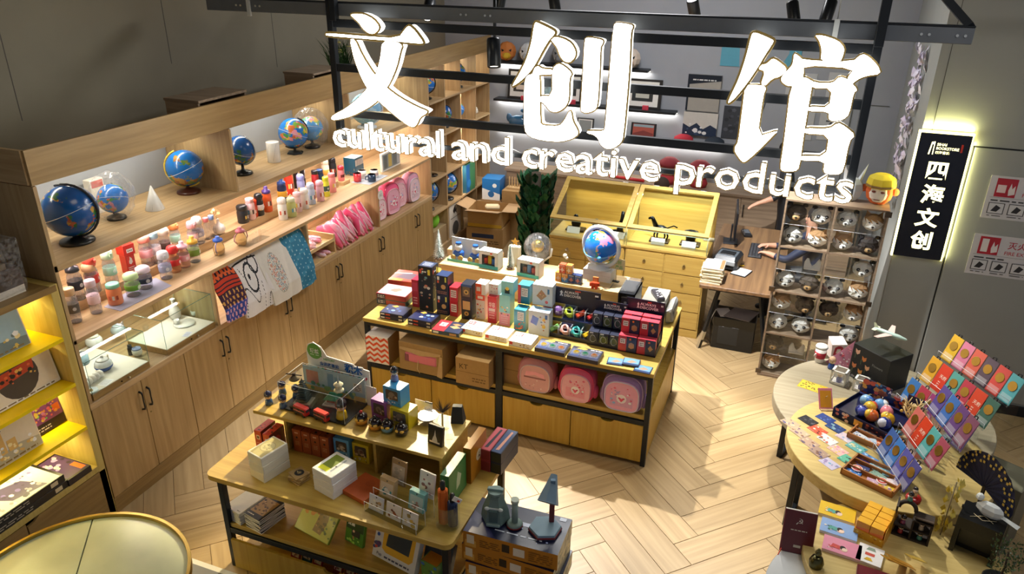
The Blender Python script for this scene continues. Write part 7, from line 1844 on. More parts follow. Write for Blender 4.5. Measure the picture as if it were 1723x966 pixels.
for i,(T,ox,oy,w,h,a,c,cs,nm)in enumerate(((T1,-.10,.055,.07,.045,.4,'e4e4e6',['3a5aa8','9aa0a8'],'white pen box'),(T1,-.03,.06,.07,.045,.3,'dcdce0',['3a5a98','a8a8b0'],'second white pen box'),(T1,-.09,-.04,.08,.05,-.2,'e0e4e8',['4a6ab0','88909c'],'pale blue striped ticket'),(T1,.08,.05,.11,.08,.3,'e8c080',['d88a68','b898c8','f0e0c0'],'orange sunset card'),(T1,.07,-.04,.12,.08,-.1,'d86a40',['e8c8b0','b84830'],'red orange envelope'),(T1,-.01,-.045,.07,.06,.5,'c8d8e8',['e8a8b8','8ab0d8'],'pastel ticket'),(T2,-.11,.09,.08,.055,.3,'54407c',['a88ac8','2a2048'],'purple foil pack'),(T2,-.03,.09,.08,.07,-.2,'a8ccd8',['e8f0f0','70a0b8'],'pale blue foil pack'),(T2,.06,.09,.09,.07,.4,'88b8c8',['d8e8ec','5a90a8'],'sky foil pack'),(T2,-.08,.015,.08,.06,.2,'3a4478',['e8e8ec','20284c'],'navy folded sachet'),(T2,.02,.01,.10,.07,-.3,'88a898',['c8d8c8','50786a'],'sage green sachet'),(T2,.11,.015,.07,.06,.5,'e8d8dc',['d88a98','f0e8ec'],'blush sachet'),(T2,-.10,-.07,.09,.055,.1,'2a68b8',['e8ecf0','4a90d8'],'blue chequered tin'),(T2,.10,-.06,.10,.06,.5,'e0c040',['f0e8d0','c87850','8a6ab0'],'yellow cartoon ticket'),(T2,.02,-.07,.07,.05,.2,'c8a8c0',['e8d8e4','a07898'],'mauve sachet'))):
 ca,sa=math.cos(-.45),math.sin(-.45)
 card('tray_card','%s lying in a wooden tray'%nm,(T[0]+ox*ca-oy*sa,T[1]+ox*sa+oy*ca),BZ2+.007+.002*(i%3),w,h,-.45+a,c,[('b',.08,.1,.92,.9,10,.09,cs),('l',.1,.05,.6,.15,1,cs[-1])],TG2,.008)
for i,(ox,oy,c)in enumerate(((-.10,-.02,'d8504c'),(.06,-.03,'d85a54'),(.13,.07,'e07068'))):
 ca,sa=math.cos(-.45),math.sin(-.45)
 solo('round_badge',MB('f0d8d4').cyl(0,0,0,.006,.034,n=24).C(c).cyl(0,0,.006,.008,.026,n=20).C('f4e4de').cyl(0,0,.008,.009,.016,n=14),'gloss','round red and white badge, %s in the nearer tray'%('lowest one','middle one','one beside the foil packs')[i],'badge',(T2[0]+ox*ca-oy*sa,T2[1]+ox*sa+oy*ca,BZ2+.018),0,TG2)
 # navy toy tray with header and round toys
tx,ty=0.80,5.02
t=thing('toy_counter_tray','navy open counter tray of round toys with an illustrated header card','display',(tx,ty,BZ2),-.55)
w,d=.44,.34
obj('tray_box',MB('141c44').box(-w/2,w/2,-d/2,d/2,0,.05).box(-w/2,w/2,-d/2,-d/2+.004,0,.075).box(-w/2,-w/2+.004,-d/2,d/2,0,.075).box(w/2-.004,w/2,-d/2,d/2,0,.075).art((-w/2,-d/2,0),(w,0,0),(0,0,.075),[('b',.05,.15,.3,.9,8,.03,['d87858','e8c8b0']),('r',.36,.2,.5,.8,'e8a838'),('b',.55,.2,.95,.8,8,.03,['a85038','5a3040'])]).art((-w/2,d/2,0),(0,-d,0),(0,0,.075),[('b',.3,.2,.6,.9,7,.03,['d86a58','e8a890']),('l',.65,.3,.95,.7,1,'4a5ab8')]),'gloss',t)
m=MB('1c2050').box(-w/2,w/2,d/2-.005,d/2,0,.14);m.at(0,0,0).box(w/2-.11,w/2,d/2-.005,d/2,.14,.22).box(-w/2+.02,0,d/2-.005,d/2,.14,.2).off()
m.art((-w/2,d/2-.005,.0),(w,0,0),(0,0,.22),[('b',.03,.35,.97,.7,30,.05,['c87838','e0a050','8a4428','2a3474','d85848']),('t','Amaze',.45,.72,.16,'f0ecf8',.02),('b',.05,.68,.45,.9,10,.05,['e0903c','4a90c8','d85a48']),('r',.0,.3,1,.36,'8a90e0')])
obj('header_card',m,'gloss',t)
ca,sa=math.cos(-.55),math.sin(-.55)
for i,(x,y,c1,c2,nm)in enumerate(((-.09,.05,'8ab8e0','3a78c8','pale blue'),(-.02,.07,'70a8e0','e8f0f8','sky blue'),(-.04,.0,'e0b838','d86048','yellow and red'),(.04,.03,'e88a9c','f0d0d8','pink'),(.08,-.03,'e0b020','f0d860','bright yellow'),(.01,-.07,'d8682c','e8c040','orange yellow'),(.09,-.085,'2a3c98','e0e4f0','navy and white'),(-.05,-.07,'1c2c78','4a5ab8','dark blue'))):
 t=thing('round_toy','%s round toy lying in the navy counter tray'%nm,'toy',(tx+1.25*(x*ca-y*sa),ty+1.25*(x*sa+y*ca),BZ2+.05),i*.8,'round toys in the counter tray')
 t.scale=(1.3,1.3,1.3);obj('ball',MB(c1).ball(0,0,.033,.034,n=14,m=8),'ceramic',t);obj('patch',MB(c2).at(.01,-.012,.04,i).ball(0,0,0,.026,n=10,m=6).off(),'ceramic',t);obj('loop',MB('e0c890').tube([(0,0,.066),(.01,0,.075),(.02,.01,.07)],.002,4),'cloth',t)
 # branch tree, fan, dried grass
t=thing('jewelry_branch','cream branch shaped jewellery tree on a wooden block','ornament',(0.988,4.88,BZ2))
obj('block',MB().bx(0,0,0,.2,.13,.05,.003),'lightoak',t);obj('coaster',MB('5a9ac0').cyl(-.06,-.03,.05,.055,.03,n=18),'plastic',t)
m=MB('e0c48c');rr=random.Random(9);m.tube([(0,0,.05),(.005,0,.18),(0,.01,.27)],[.018,.014,.011],8)
for k in range(9):
 a=k*2.2;z0=.14+.015*k;L_=rr.uniform(.07,.12);e=(math.cos(a)*L_,math.sin(a)*L_*.7,z0+L_*.7);md=(e[0]*.55,e[1]*.55,z0+.02)
 m.tube([(0,0,z0),md,e],[.009,.007,.004],6)
 for s in(-1,1):m.tube([md,(md[0]+s*.02,md[1]+.02,md[2]+.045)],[.005,.003],5)
obj('branches',m,'matte',t)
for c,p in(('d83028',(.05,-.04,.2)),('58a8d8',(.06,-.05,.17)),('c8a040',(-.07,-.02,.22))):
 obj('pendant',MB(c).ball(*p,.011,n=8,m=6),'gloss',t)
t=thing('round_fan','round paper fan with a red and white drawing','fan',(1.041,4.681,BZ2),-.7)
obj('fan_leaf',MB('f0d4cc').at(0,0,.10,0,PI/2-.4).cyl(0,0,-.0015,.0015,.088,n=32).off().at(0,0,.10,0,-.4).art((-.088,-.003,-.088),(.176,0,0),(0,0,.176),[('p',[(.5,.0),(.8,.1),(1,.5),(.8,.9),(.5,1)],'d86850'),('b',.5,.1,.95,.9,16,.06,['f0d8d0','c84838','e89888']),('p',[(.3,.2),(.5,.3),(.48,.7),(.3,.8),(.18,.5)],'f4e8e0')]).off(),'paper',t)
obj('fan_rim',MB('d04838').at(0,0,.10,0,PI/2-.4).tube([(.089*math.cos(a),.089*math.sin(a),0)for a in[2*PI*i/28 for i in range(28)]],.003,5,True).off(),'plastic',t);obj('fan_handle',MB('b87c50').tube([(0,-.035,.02),(0,-.045,.0)],.004,5),'plastic',t)
t=thing('dried_grass','spray of dried bunny-tail grass behind the branch tree','plant',(1.14,4.873,BZ2));m=MB();rr=random.Random(14)
for k in range(70):
 a=rr.uniform(0,6.3);L_=rr.uniform(.12,.26);e=(math.cos(a)*.1,math.sin(a)*.1,L_);m.C(mix('c8ac80','e8d8b8',rr.random())).add([(-.0015,0,.05),(.0015,0,.05),(e[0]+.0015,e[1],e[2]),(e[0]-.0015,e[1],e[2])],[(0,1,2,3)])
 if k%2:m.ball(*e,.007,.007,.014,5,4)
obj('grass',m,'leaf',t)['kind']='stuff'
obj('vase',MB('c8b898').lathe([(.03,0),(.035,.02),(.02,.07),(.024,.08)],12),'ceramic',t)
# tiered acrylic rack of hanging seal cards
CP=['e0b428','d87c9c','d8604c','5a4a58','d84c44','58b0b8','e0a828','d83c20','5aa8a0','c03c50','d84424','3c6a5c','3a78c0','b83850','a03c78','d8644c','6a90a8','5a4c98']
CN=['yellow','pink','coral','charcoal','red','turquoise','amber','plain orange','sea green','crimson','bright orange','forest green','blue','dark red','magenta','salmon','slate blue','violet']
def seal_card(label,p,rz,col,plainc,h=.195):
 t=thing('seal_card',label,'card',p,rz,'gold seal cards on the clear racks');w=h*.52
 m=MB(col).at(0,0,0,0,-.35).bx(0,0,0,w,.004,h,.001)
 if plainc:m.art((-w/2,-.002,0),(w,0,0),(0,0,h),[('t','天府',.3,.5,.16,'f4e0d0',.01),('l',.4,.15,.6,.4,3,'f0d0c0')])
 else:m.art((-w/2,-.002,0),(w,0,0),(0,0,h),[('r',.04,.03,.96,.97,col),('r',.1,.06,.9,.3,mix(col,'ffffff',.25))])
 obj('card_board',m.off(),'gloss',t)
 if not plainc:
  obj('gold_seal',MB('b89848').at(0,0,0,0,-.35).at(0,-.0+.35*0,0,0,PI/2-.35).cyl(0,h*.62,.002,.006,w*.33,n=12 if rz<9 else 6).off(),'metal',t)
  obj('hang_clip',MB('1c1c1e').at(0,0,0,0,-.35).tube([(-.014,0,h),(-.012,0,h+.016),(.012,0,h+.016),(.014,0,h)],.004,5).off(),'plastic',t)
def card_rack(label,org,rz,tiers,n,cols,names,tag_,sp=.108,dn=.165,fw=.125):
 """org: left end of the top tier; rows run along local +x, tiers step down towards local -y"""
 t=thing('acrylic_card_stand',label,'rack',org,rz,'clear tiered card racks');ca,sa=math.cos(rz),math.sin(rz);z0=org[2]
 L_=sp*n
 for k in range(tiers):
  top=dn*(tiers-1-k)+.02;y=-fw*k
  obj('tier_floor',MB().box(-.01,L_,y-.03,y+.06,top-.003,top),'acrylic',t);edges(t,-.01,L_,y-.032,y-.031,top,top+.05);obj('tier_lip',MB().box(-.01,L_,y-.032,y-.029,top,top+.05),'acrylic',t);obj('tier_back',MB().box(-.01,L_,y+.058,y+.061,max(0,top-dn),top+.13),'acrylic',t)
  for j in range(n):
   i=(k*n+j)%len(cols);lx,ly=sp*(j+.45),y-.012
   seal_card('%s seal card on the %s, tier %s'%(names[i],tag_,('one','two','three','four')[k]),(org[0]+lx*ca-ly*sa,org[1]+lx*sa+ly*ca,z0+top),rz,cols[i],'orange' in names[i])
 for x in(-.01,L_):
  obj('side_pane',MB().add([(x,.06,0),(x,-fw*tiers+.05,0),(x,-fw*tiers+.05,.1),(x,.06,dn*(tiers-1)+.15)],[(0,1,2,3)]),'acrylic',t)
card_rack('upper clear tiered rack of colourful seal cards',(1.20,5.50,BZ2),-1.03,3,6,CP,CN,'upper rack')
card_rack('lower clear tiered rack of colourful seal cards',(1.04,4.72,BZ2),-1.25,3,4,['5a4c9c','3a70c0','6a4484','88506c','d87068','d84020','58b0b0','a84c60','4468b0','3c80d0','5a5ab0','4a4a90'],['indigo','bright blue','plum','dusty rose','coral pink','vivid orange','pale turquoise','wine','cobalt','azure','lavender','deep violet'],'lower rack')
t=thing('folding_fan','dark navy folding fan with gold flecks standing open','fan',(1.30,4.20,BZ2),-1.0);t.scale=(1.25,1.25,1.25);N_=22;m=MB('141a3a')
for i in range(N_):
 a0,a1=-.25+PI*1.1*i/N_,-.25+PI*1.1*(i+1)/N_;z=.004*(i%2)
 m.C('141a3a').add([(.008*math.cos(a0),z,.16+.008*math.sin(a0)),(.17*math.cos(a0),z,.16+.17*math.sin(a0)),(.17*math.cos(a1),.004-z,.16+.17*math.sin(a1)),(.008*math.cos(a1),.004-z,.16+.008*math.sin(a1))],[(0,1,2,3),(3,2,1,0)])
 for r0 in(.12,.145,.16):
  if(i*7+int(r0*200))%3:m.C('c8a848').bx(r0*math.cos(a0+.06),-.004,.16+r0*math.sin(a0+.06),.010,.001,.012)
obj('fan_leaf',m,'paper',t);obj('fan_ribs',MB('2a2018').bx(0,.004,.02,.02,.006,.15,.002),'plastic',t);obj('stand',MB('1a1a1c').bx(0,.02,0,.12,.08,.02,.002),'plastic',t)
# nearest tables
t=thing('red_ledger','dark red bound book standing upright with a gold emblem','book',(0.351,3.663,DZ),.06)
m=MB('5c1018').at(0,0,.0,0,-.28).bx(0,0,0,.175,.02,.255,.002);m.C('e8e4da').bx(0,.001,.253,.168,.016,.0025)
m.art((-.0875,-.01,0),(.175,0,0),(0,0,.255),[('t','☭',.38,.68,.2,'d8d0c0',.0),('l',.25,.52,.75,.57,1,'d0c4b0'),('r',.4,.14,.62,.2,'c8bca8'),('r',.0,.0,.05,1,'701820')]);obj('cover',m.off(),'gloss',t)
obj('ribbon',MB('d84838').tube([(-.08,-.02,.03),(-.09,-.035,.0),(-.095,-.05,.002)],.003,4),'cloth',t)
for i,(p,c,nm)in enumerate((((0.565,4.021),'e0b820','yellow'),((0.574,3.867),'88a8d8','light blue'),((0.588,3.715),'e090a8','pink'))):
 m=MB(mix(c,'ffffff',.5)).bx(0,0,0,.20,.125,.018,.001).C(c).bx(0,0,.018,.202,.127,.002,.0005)
 m.art((-.1,-.0625,.0205),(.2,0,0),(0,.125,0),[('c',.55,.35,.1,'e8c4ac',14),('c',.52,.42,.085,'241c1c',14),('c',.57,.33,.07,'f0d4c0',12),('p',[(.2,.3),(.45,.25),(.45,.5),(.25,.55)],'58a098' if i<2 else 'c84848'),('b',.12,.15,.35,.6,6,.03,['d86048','e8e0d0','3a6a60'])])
 solo('notebook',m,'gloss','%s notebook with a dark haired figure on its cover'%nm,'notebook',(*p,CZ),-.12,'illustrated notebooks')
t=thing('cube_blind_box','open yellow counter box with an ornate side flap','display',(0.765,3.954,CZ),-.35)
obj('tray',MB('d89c18').box(-.08,.08,-.12,.12,0,.05).art((-.08,-.12,0),(.16,0,0),(0,0,.05),[('b',.05,.1,.95,.9,10,.04,['e8b838','b87810','f0d060'])]),'gloss',t)
P=[(-.12,.0),(.12,.0),(.12,.10),(.09,.13),(.07,.12),(.03,.14),(.0,.19),(-.03,.15),(-.07,.15),(-.09,.12),(-.12,.11)];k=len(P)
obj('side_flap',MB('e0a020').add([(.081,y,z)for y,z in P]+[(.084,y,z)for y,z in P],[tuple(range(k))[::-1],tuple(range(k,2*k))]+[(i,(i+1)%k,k+(i+1)%k,k+i)for i in range(k)]).art((.081,.12,0),(0,-.24,0),(0,0,.14),[('b',.05,.2,.95,.9,20,.04,['f0c848','c07818','d85a28'])]),'gloss',t)
x0,y0=0.765,3.954;ca,sa=math.cos(-.35),math.sin(-.35)
for i in range(8):
 r2,k=divmod(i,2);lx,ly=-.039+.076*k,.085-.057*r2
 solo('blind_box_cube',MB('e09a1c').bx(0,0,0,.073,.054,.055,.0015).C('f0b430').bx(0,0,.055,.071,.052,.001).art((-.036,-.027,0),(.073,0,0),(0,0,.055),[('p',[(0,0),(1,0),(1,.5),(0,.2)],'e8782c')]),'gloss','small yellow orange cube box, %s of the %s row from the viewer'%(('left','right')[k],('farthest','third','second','nearest')[r2]),'box',(x0+lx*ca-ly*sa,y0+lx*sa+ly*ca,CZ+.05),-.35,'yellow cube boxes')
t=thing('dark_house_stand','dark wooden miniature house shelf with an arch and tiny dolls','stand',(0.957,3.988,CZ),-.2)
D_='33281f'
obj('house_frame',MB(D_).box(-.10,-.09,-.05,.05,0,.20).box(.09,.10,-.05,.05,0,.14).box(-.10,.10,-.05,.05,0,.01).box(-.10,.10,-.05,.05,.07,.078).box(0,.10,-.05,.05,.135,.145).box(-.005,.005,-.05,.05,0,.14),'matte',t)
obj('arch',MB(D_).tube([(-.09+.045*(1-math.cos(a)),0,.17+.05*math.sin(a))for a in[PI*i/10 for i in range(11)]],.012,6),'matte',t);obj('sloped_roof',MB('4a3a2c').at(.05,-.02,.145,0,-.5).bx(0,0,0,.1,.1,.008,.002).off(),'matte',t)
for i,(x,y,z,c)in enumerate(((-.05,-.02,.011,'b84040'),(.05,-.02,.011,'58a090'),(-.05,-.02,.079,'8a4468'),(.045,-.02,.079,'c8b8a0'),(-.045,0,.232,'4a8a78'))):
 ca,sa=math.cos(-.2),math.sin(-.2);xx,yy=0.957,3.988
 mini_figure('tiny doll in %s on the miniature house shelf'%('red','mint','plum','cream','green on the arch')[i],(xx+x*ca-y*sa,yy+x*sa+y*ca),CZ+z,.05,(c,'f0d8c0','1c1614'),-.4,'tiny dolls on the house shelf')
t=thing('red_drum_figure','tiny black haired doll sitting on a glossy red drum','figure',(0.944,4.069,.886),0)
obj('drum',MB('a81814').lathe([(.03,0),(.042,.012),(.043,.035),(.036,.045),(0,.046)],20),'ceramic',t);obj('doll',MB('e0b070').lathe([(.014,.046),(.016,.06),(.008,.075)],10).C('f0d8c0').ball(0,0,.085,.014,n=10,m=6).C('1a1412').ball(0,.004,.092,.0145,n=10,m=6),'ceramic',t)
t=thing('bronze_statue','small green bronze standing statue on the white table','statue',(0.453,3.53,DZ),.3)
obj('robe',MB('5a5638').lathe([(.035,0),(.04,.01),(.034,.05),(.04,.09),(.03,.12),(.014,.13)],12),'metal',t);obj('head',MB('6a6644').ball(0,0,.148,.018,.018,.022,10,7).cyl(0,0,.165,.18,.014,.006,10),'metal',t)
card('greeting_card','white card with three small coloured baskets drawn on it',(0.733,3.709),CZ,.13,.15,-.2,'f0eeea',[('p',[(.3,.72),(.7,.72),(.62,.9),(.38,.9)],'8a9a88'),('p',[(.3,.42),(.68,.42),(.68,.58),(.3,.58)],'c85848'),('p',[(.3,.14),(.66,.14),(.56,.3),(.4,.3)],'d8b030')],th=.02)
pbox('red_ledger_flat','second dark red book lying flat at the picture edge','book',(0.775,3.509,CZ),-.1,(.24,.17,.025),'641018',top=[('r',.04,.04,.96,.96,'701420')])
for i,(px,c,a)in enumerate((((0.905,3.72),'d8a028',.5),((0.948,3.7),'c88c24',.65),((1.004,3.76),'e0b848',.4))):
 m=MB(c).at(0,0,.0,0,.95).bx(0,0,0,.045,.004,.26,.001).art((-.0225,-.002,0),(.045,0,0),(0,0,.26),[('b',.1,.05,.9,.95,10,.18,['f0dca0','a86c14','e8e0c8'])]).off();zm=min(v[2]for v in m.v);m.v=[(x,y,z-zm)for x,y,z in m.v]
 solo('paper_bookmark',m,'gloss','long yellow wrapped bookmark, %s of the leaning three'%('first','second','third')[i],'bookmark',(*px,CZ+.012*i),-.2-a,'yellow bookmarks')
t=thing('yellow_leaf_sprays','hanging strip of yellow paper leaves beside the card rack','ornament',(1.125,4.055,CZ));m=MB();rr=random.Random(31)
for k in range(46):
 z=rr.uniform(.0,.36);a=rr.uniform(0,6.3);s_=rr.uniform(.02,.04);m.C(mix('d8b428','e8d870',rr.random())).at(.03*math.cos(a),.04*math.sin(a),z,a,rr.uniform(-.5,.5)).add([(0,0,0),(s_*.4,0,s_*.6),(0,0,s_*1.6),(-s_*.4,0,s_*.6)],[(0,1,2,3)])
m.off().C('8a7a58').tube([(0,0,0),(0,0,.38)],.004,5);obj('paper_leaves',m,'leaf',t)['kind']='stuff'
t=thing('black_display_stand','black box stand with a recessed window at the table edge','stand',(1.28,3.98,CZ),-.35)
obj('stand_body',MB('131416').box(-.11,.11,-.01,.10,0,.24).box(-.11,.11,-.08,-.01,.17,.24).box(-.11,-.085,-.08,-.01,0,.17).box(.085,.11,-.08,-.01,0,.17).C('38362c').box(-.085,.085,-.012,-.0105,.03,.17),'plastic',t)
obj('twigs',MB('d8c8a0').tube([(-.06,-.04,.241),(0,-.0,.25),(.05,-.03,.245)],.002,4).tube([(-.05,.0,.241),(.0,-.05,.252),(.06,.0,.246)],.002,4),'matte',t)
t=thing('paper_bird','white folded paper bird perched on the black stand','ornament',(1.30,3.99,CZ+.24),1.0)
obj('bird_body',MB('e0e4e2').ball(0,0,.05,.035,.075,.045,7,5,False),'matte',t);obj('bird_head',MB('e8ece8').ball(0,.065,.10,.022,n=6,m=5,smooth=False),'matte',t);obj('tail',MB('d8dcd8').add([(-.015,-.06,.045),(.015,-.06,.045),(.02,-.15,.03),(-.02,-.15,.03),(0,-.1,.05)],[(0,4,3),(0,1,4),(1,2,4),(4,2,3)]),'matte',t)
t=thing('potted_shrub','small dark leafy shrub in a black pot on the nearest table','plant',(1.30,3.58,CZ));t.scale=(.42,.42,.42);m=MB();rr=random.Random(17)
obj('pot',MB('1c1e1c').lathe([(.13,0),(.16,.02),(.18,.4),(.16,.4),(0,.36)],20),'plastic',t);obj('stem',MB('3a2c1c').tube([(0,0,.36),(.02,.01,.62),(0,0,.85)],.012,6),'matte',t)
for k in range(300):
 a,z=rr.uniform(0,6.3),rr.uniform(.5,.98);R=rr.uniform(.02,.2);s_=rr.uniform(.015,.03);m.C(mix('22381c','566c3c',rr.random())).at(R*math.cos(a),R*math.sin(a),z,a,rr.uniform(-1,1),rr.uniform(-1,1)).add([(0,0,0),(s_*.5,0,s_),(0,0,2*s_),(-s_*.5,0,s_)],[(0,1,2,3)])
obj('leaves',m.off(),'leaf',t)['kind']='stuff'
t=thing('plant_tag','grey price strip with white crystals under the shrub','tray',(1.16,3.42,CZ),-.25)
obj('strip',MB('4a4a40').bx(0,0,0,.24,.09,.012,.002),'plastic',t)
m=MB('d8d8d0');rr=random.Random(2)
for k in range(22):m.ball(rr.uniform(-.1,.1),.02+rr.uniform(-.015,.015),.016,rr.uniform(.004,.009),n=6,m=4,smooth=False)
obj('crystals',m,'film',t)['kind']='stuff'
globe('colourful political globe cut by the lower picture corner',(1.66,3.44,.56),.15,globe_mat('patchwork globe','2c6c94',['c87c3c','d8c060','7a9a5c','a85a70','e0d8c8'],9.0,seed=7.7),'1a1a1a','b8b0a0',rz=.4,stem=.06)
t=thing('side_stool','dark round side table under the corner globe','table',(1.66,3.44,0));obj('top',MB('1c1c1a').cyl(0,0,.53,.56,.2,n=28),'matte',t);obj('stem',MB('1c1c1a').cyl(0,0,.02,.53,.03,n=10).cyl(0,0,0,.02,.15,n=20),'matte',t)
pbox('grey_storage_box','grey green storage box standing on the floor behind the card rack','box',(1.66,5.12,0),-.5,(.34,.30,.55),'6a6858',mat='paper',top=[('r',.03,.03,.97,.97,'84826c')])
# ------------------------------------------------------------------ showcase with drawers, desk, head rack, back wall
M['honey']=wood('honey oak showcase','b09048','c2a45a','X',rough=0.4,vary=0.03)
for side,x0,x1,lab in((0,-2.375,-1.54,'oak showcase with sloped glass lid and drawers, half beside the leafy plant'),(1,-1.53,-.69,'oak showcase with sloped glass lid and drawers, half beside the desk')):
 t=thing('glass_showcase',lab,'showcase',((x0+x1)/2,7.33,0),0,'sloped glass showcases');w=x1-x0
 obj('carcass',MB().box(-w/2,w/2,.012,.62,.0,.93),'honey',t)
 obj('plinth',MB().box(-w/2,w/2,0,.012,0,.09),'honey',t)
 obj('display_floor',MB().box(-w/2-.004,w/2+.004,-.004,.62,.93,.95),'honey',t)
 cols_=((-w/2+.01,-.005),(.005,w/2-.01))
 for ca,cb in cols_:
  for k in range(4):
   z0=.10+.205*k
   dr=obj('drawer',MB().box(ca+.004,cb-.004,-.004,.012,z0,z0+.195),'honey',t)
   obj('ring_pull',MB('b0a488').at((ca+cb)/2,-.012,z0+.1,0,PI/2).tube([(.014*math.cos(a),-.008+.014*math.sin(a),0)for a in[2*PI*i/14 for i in range(14)]],.003,5,True).cyl(0,.006,-.006,.006,.007,n=8).off(),'metal',dr)
 zf,zb=1.135,1.43
 obj('front_pane',MB().box(-w/2+.006,w/2-.006,.004,.008,.95,zf),'glass',t)
 for s in(-1,1):
  obj('side_pane',MB().add([(s*(w/2-.004),.008,.95),(s*(w/2-.004),.60,.95),(s*(w/2-.004),.60,zb),(s*(w/2-.004),.008,zf)],[(0,1,2,3)]),'glass',t)
 obj('back_board',MB().box(-w/2,w/2,.60,.62,.95,zb),'honey',t)
 edges(t,-w/2+.004,w/2-.004,.004,.0045,.95,zf,.003,'8fae9c')
 fr=.05;L_=math.hypot(.6,zb-zf);an=math.atan2(zb-zf,.6)
 m=MB().at(0,.01,zf,0,an)
 for a in((-w/2,w/2,0,fr),(-w/2,w/2,L_-fr,L_),(-w/2,-w/2+fr,fr,L_-fr),(w/2-fr,w/2,fr,L_-fr)):
  m.box(*a,0,.022)
 ld=obj('sloped_lid',m.off(),'honey',t)
 obj('lid_glass',MB().at(0,.01,zf,0,an).box(-w/2+fr,w/2-fr,fr,L_-fr,.009,.013).off(),'glass',ld)
 for s in(-1,1):
  obj('hinge',MB('9a9488').bx(s*w*.3,.61,zb+.01,.06,.03,.012,.002),'metal',ld)
area('showcase_strip_light',(-1.53,7.86,1.36),(-1.53,7.6,.95),1.5,.02,5,(1,.86,.55))
def bronze(label,x,y,kind):
 t=thing('bronze_figure',label,'figure',(x,y,.951),0,'dark bronze pieces in the showcase')
 m=MB('2c2c30')
 if kind=='horse':
  m.ball(0,0,.09,.05,.022,.026,10,6).tube([(-.03,0,.1),(-.055,0,.15),(-.06,0,.16)],[.018,.013,.012],6).tube([(-.055,0,.16),(-.085,0,.15)],[.012,.007],6).tube([(.045,0,.1),(.085,0,.12),(.11,0,.11)],.005,5)
  for x_ in(-.03,-.015,.025,.04):m.tube([(x_,.01,.08),(x_*1.3,0,.04),(x_*1.1,0,.012)],[.009,.006,.005],5)
 elif kind=='cup':
  m.lathe([(.02,.012),(.03,.02),(.035,.06),(.05,.09),(.045,.09),(.03,.06),(0,.05)],10)
 elif kind=='boot':
  m.tube([(0,0,.012),(0,.0,.05),(.01,0,.11),(.015,0,.17)],[.03,.022,.014,.012],8).ball(-.02,0,.025,.04,.018,.014,8,5)
 else:
  m.ball(0,0,.05,.035,.03,.04,10,6).ball(0,-.01,.10,.018,n=8,m=6)
 t.scale=(1.6,1.6,1.6)
 obj('bronze',m,'metal',t)
 obj('wooden_stand',MB('2a2018').bx(0,0,0,.13 if kind!='boot' else.09,.08,.014,.003),'plastic',t)
 obj('caption_card',MB('ecebe6').at(0,-.07,0,0,-.5).bx(0,0,0,.09,.002,.045).off(),'paper',t)
bronze('small seated bronze at the plant end of the showcase',-2.15,7.58,'seat');bronze('dark bronze block in the middle of the plant-side showcase',-1.9,7.52,'seat');bronze('slender bronze boot shape beside the lid seam',-1.66,7.6,'boot');bronze('galloping bronze horse on a stand',-1.22,7.58,'horse');bronze('bronze goblet on a dark stand near the desk',-.90,7.60,'cup')
solo('remote_case',MB('c8c4b8').bx(0,0,0,.12,.05,.03,.006),'plastic','grey plastic box lying on the showcase edge by the desk','box',(-.73,7.8,.951))
# desk
t=thing('cashier_desk','weathered wood desk on splayed black legs','desk',(-.31,8.05,0))
obj('desk_top',MB().bx(0,0,.715,.78,1.98,.035,.003),'walnut',t)
for y in(-.9,.9):
 for s in(-1,1):
  lg=obj('leg',MB().tube([(s*.20,y,.70),(s*.33,y,.0)],.022,4,smooth=False),'black',t)
  if y<0 and s<0:
   obj('silver_foot',MB('c8c8c4').tube([(-.293,y,.2),(-.333,y,.0)],.0235,4,smooth=False),'metal',lg)
 obj('cross_rail',MB().bx(0,y,.675,.6,.04,.04,.002),'black',t)
solo('computer_tower',MB('15171a').bx(0,0,0,.42,.3,.36,.008).C('22262a').bx(-.05,-.152,.06,.2,.004,.2,.001),'plastic','black computer cabinet on the floor under the desk','computer',(-.32,7.36,0))
m=MB('8a8488');m.add([(-.14,-.12,0),(.12,-.16,0),(.2,.1,0),(-.05,.14,0),(-.14,-.12,.006),(.12,-.16,.006),(.2,.1,.006),(-.05,.14,.006)],[(0,3,2,1),(4,5,6,7),(0,1,5,4),(1,2,6,5),(2,3,7,6),(3,0,4,7)])
solo('folded_cloth',m,'cloth','grey folded cloth lying on the computer cabinet','cloth',(-.3,7.36,.361))
solo('loose_paper',MB('dcdce0').bx(0,0,0,.14,.2,.002),'paper','white sheets sticking out from under the grey cloth','paper',(-.44,7.34,.3605),.4)
m=MB('1c1c1e')
for k in range(4):
 m.tube([(-.5-.01*k,7.32,.5),(-.56,7.26+.03*k,.25),(-.54+.02*k,7.25,.02),(-.6+.03*k,7.3+.04*k,.012)],.005,5)
m.C('d8d8d4').tube([(-.52,7.26,.42),(-.57,7.2,.3),(-.6,7.22,.2)],.005,5)
solo('cable_tangle',m,'plastic','tangle of black and white cables beside the computer cabinet','cable')['kind']='stuff'
for k in range(13):
 p=(-.60+.004*((k*7)%5-2),7.25+.004*((k*3)%5-2))
 m=MB('ece2c0' if k<12 else 'e8e4e0').bx(0,0,0,.20,.26,.0125,.001)
 if k==12:m.art((-.1,-.13,.0125),(.2,0,0),(0,.26,0),[('r',.02,.02,.98,.98,'dcd6d4'),('r',.8,.02,.98,.98,'d87850'),('l',.1,.4,.5,.6,2,'a89c98')])
 solo('paper_book',m,'paper','cream paperback in the desk stack, %s'%('bottom one','second up','third up','fourth up','fifth up','sixth up','seventh up','eighth up','ninth up','tenth up','eleventh up','just below the top','with an orange edged cover on top')[k],'book',(*p,.75+.013*k),.06*math.sin(k*2.1),'books stacked on the desk')
t=thing('label_printer','black receipt printer behind the paperback stack','printer',(-.50,7.66,.75),-.15)
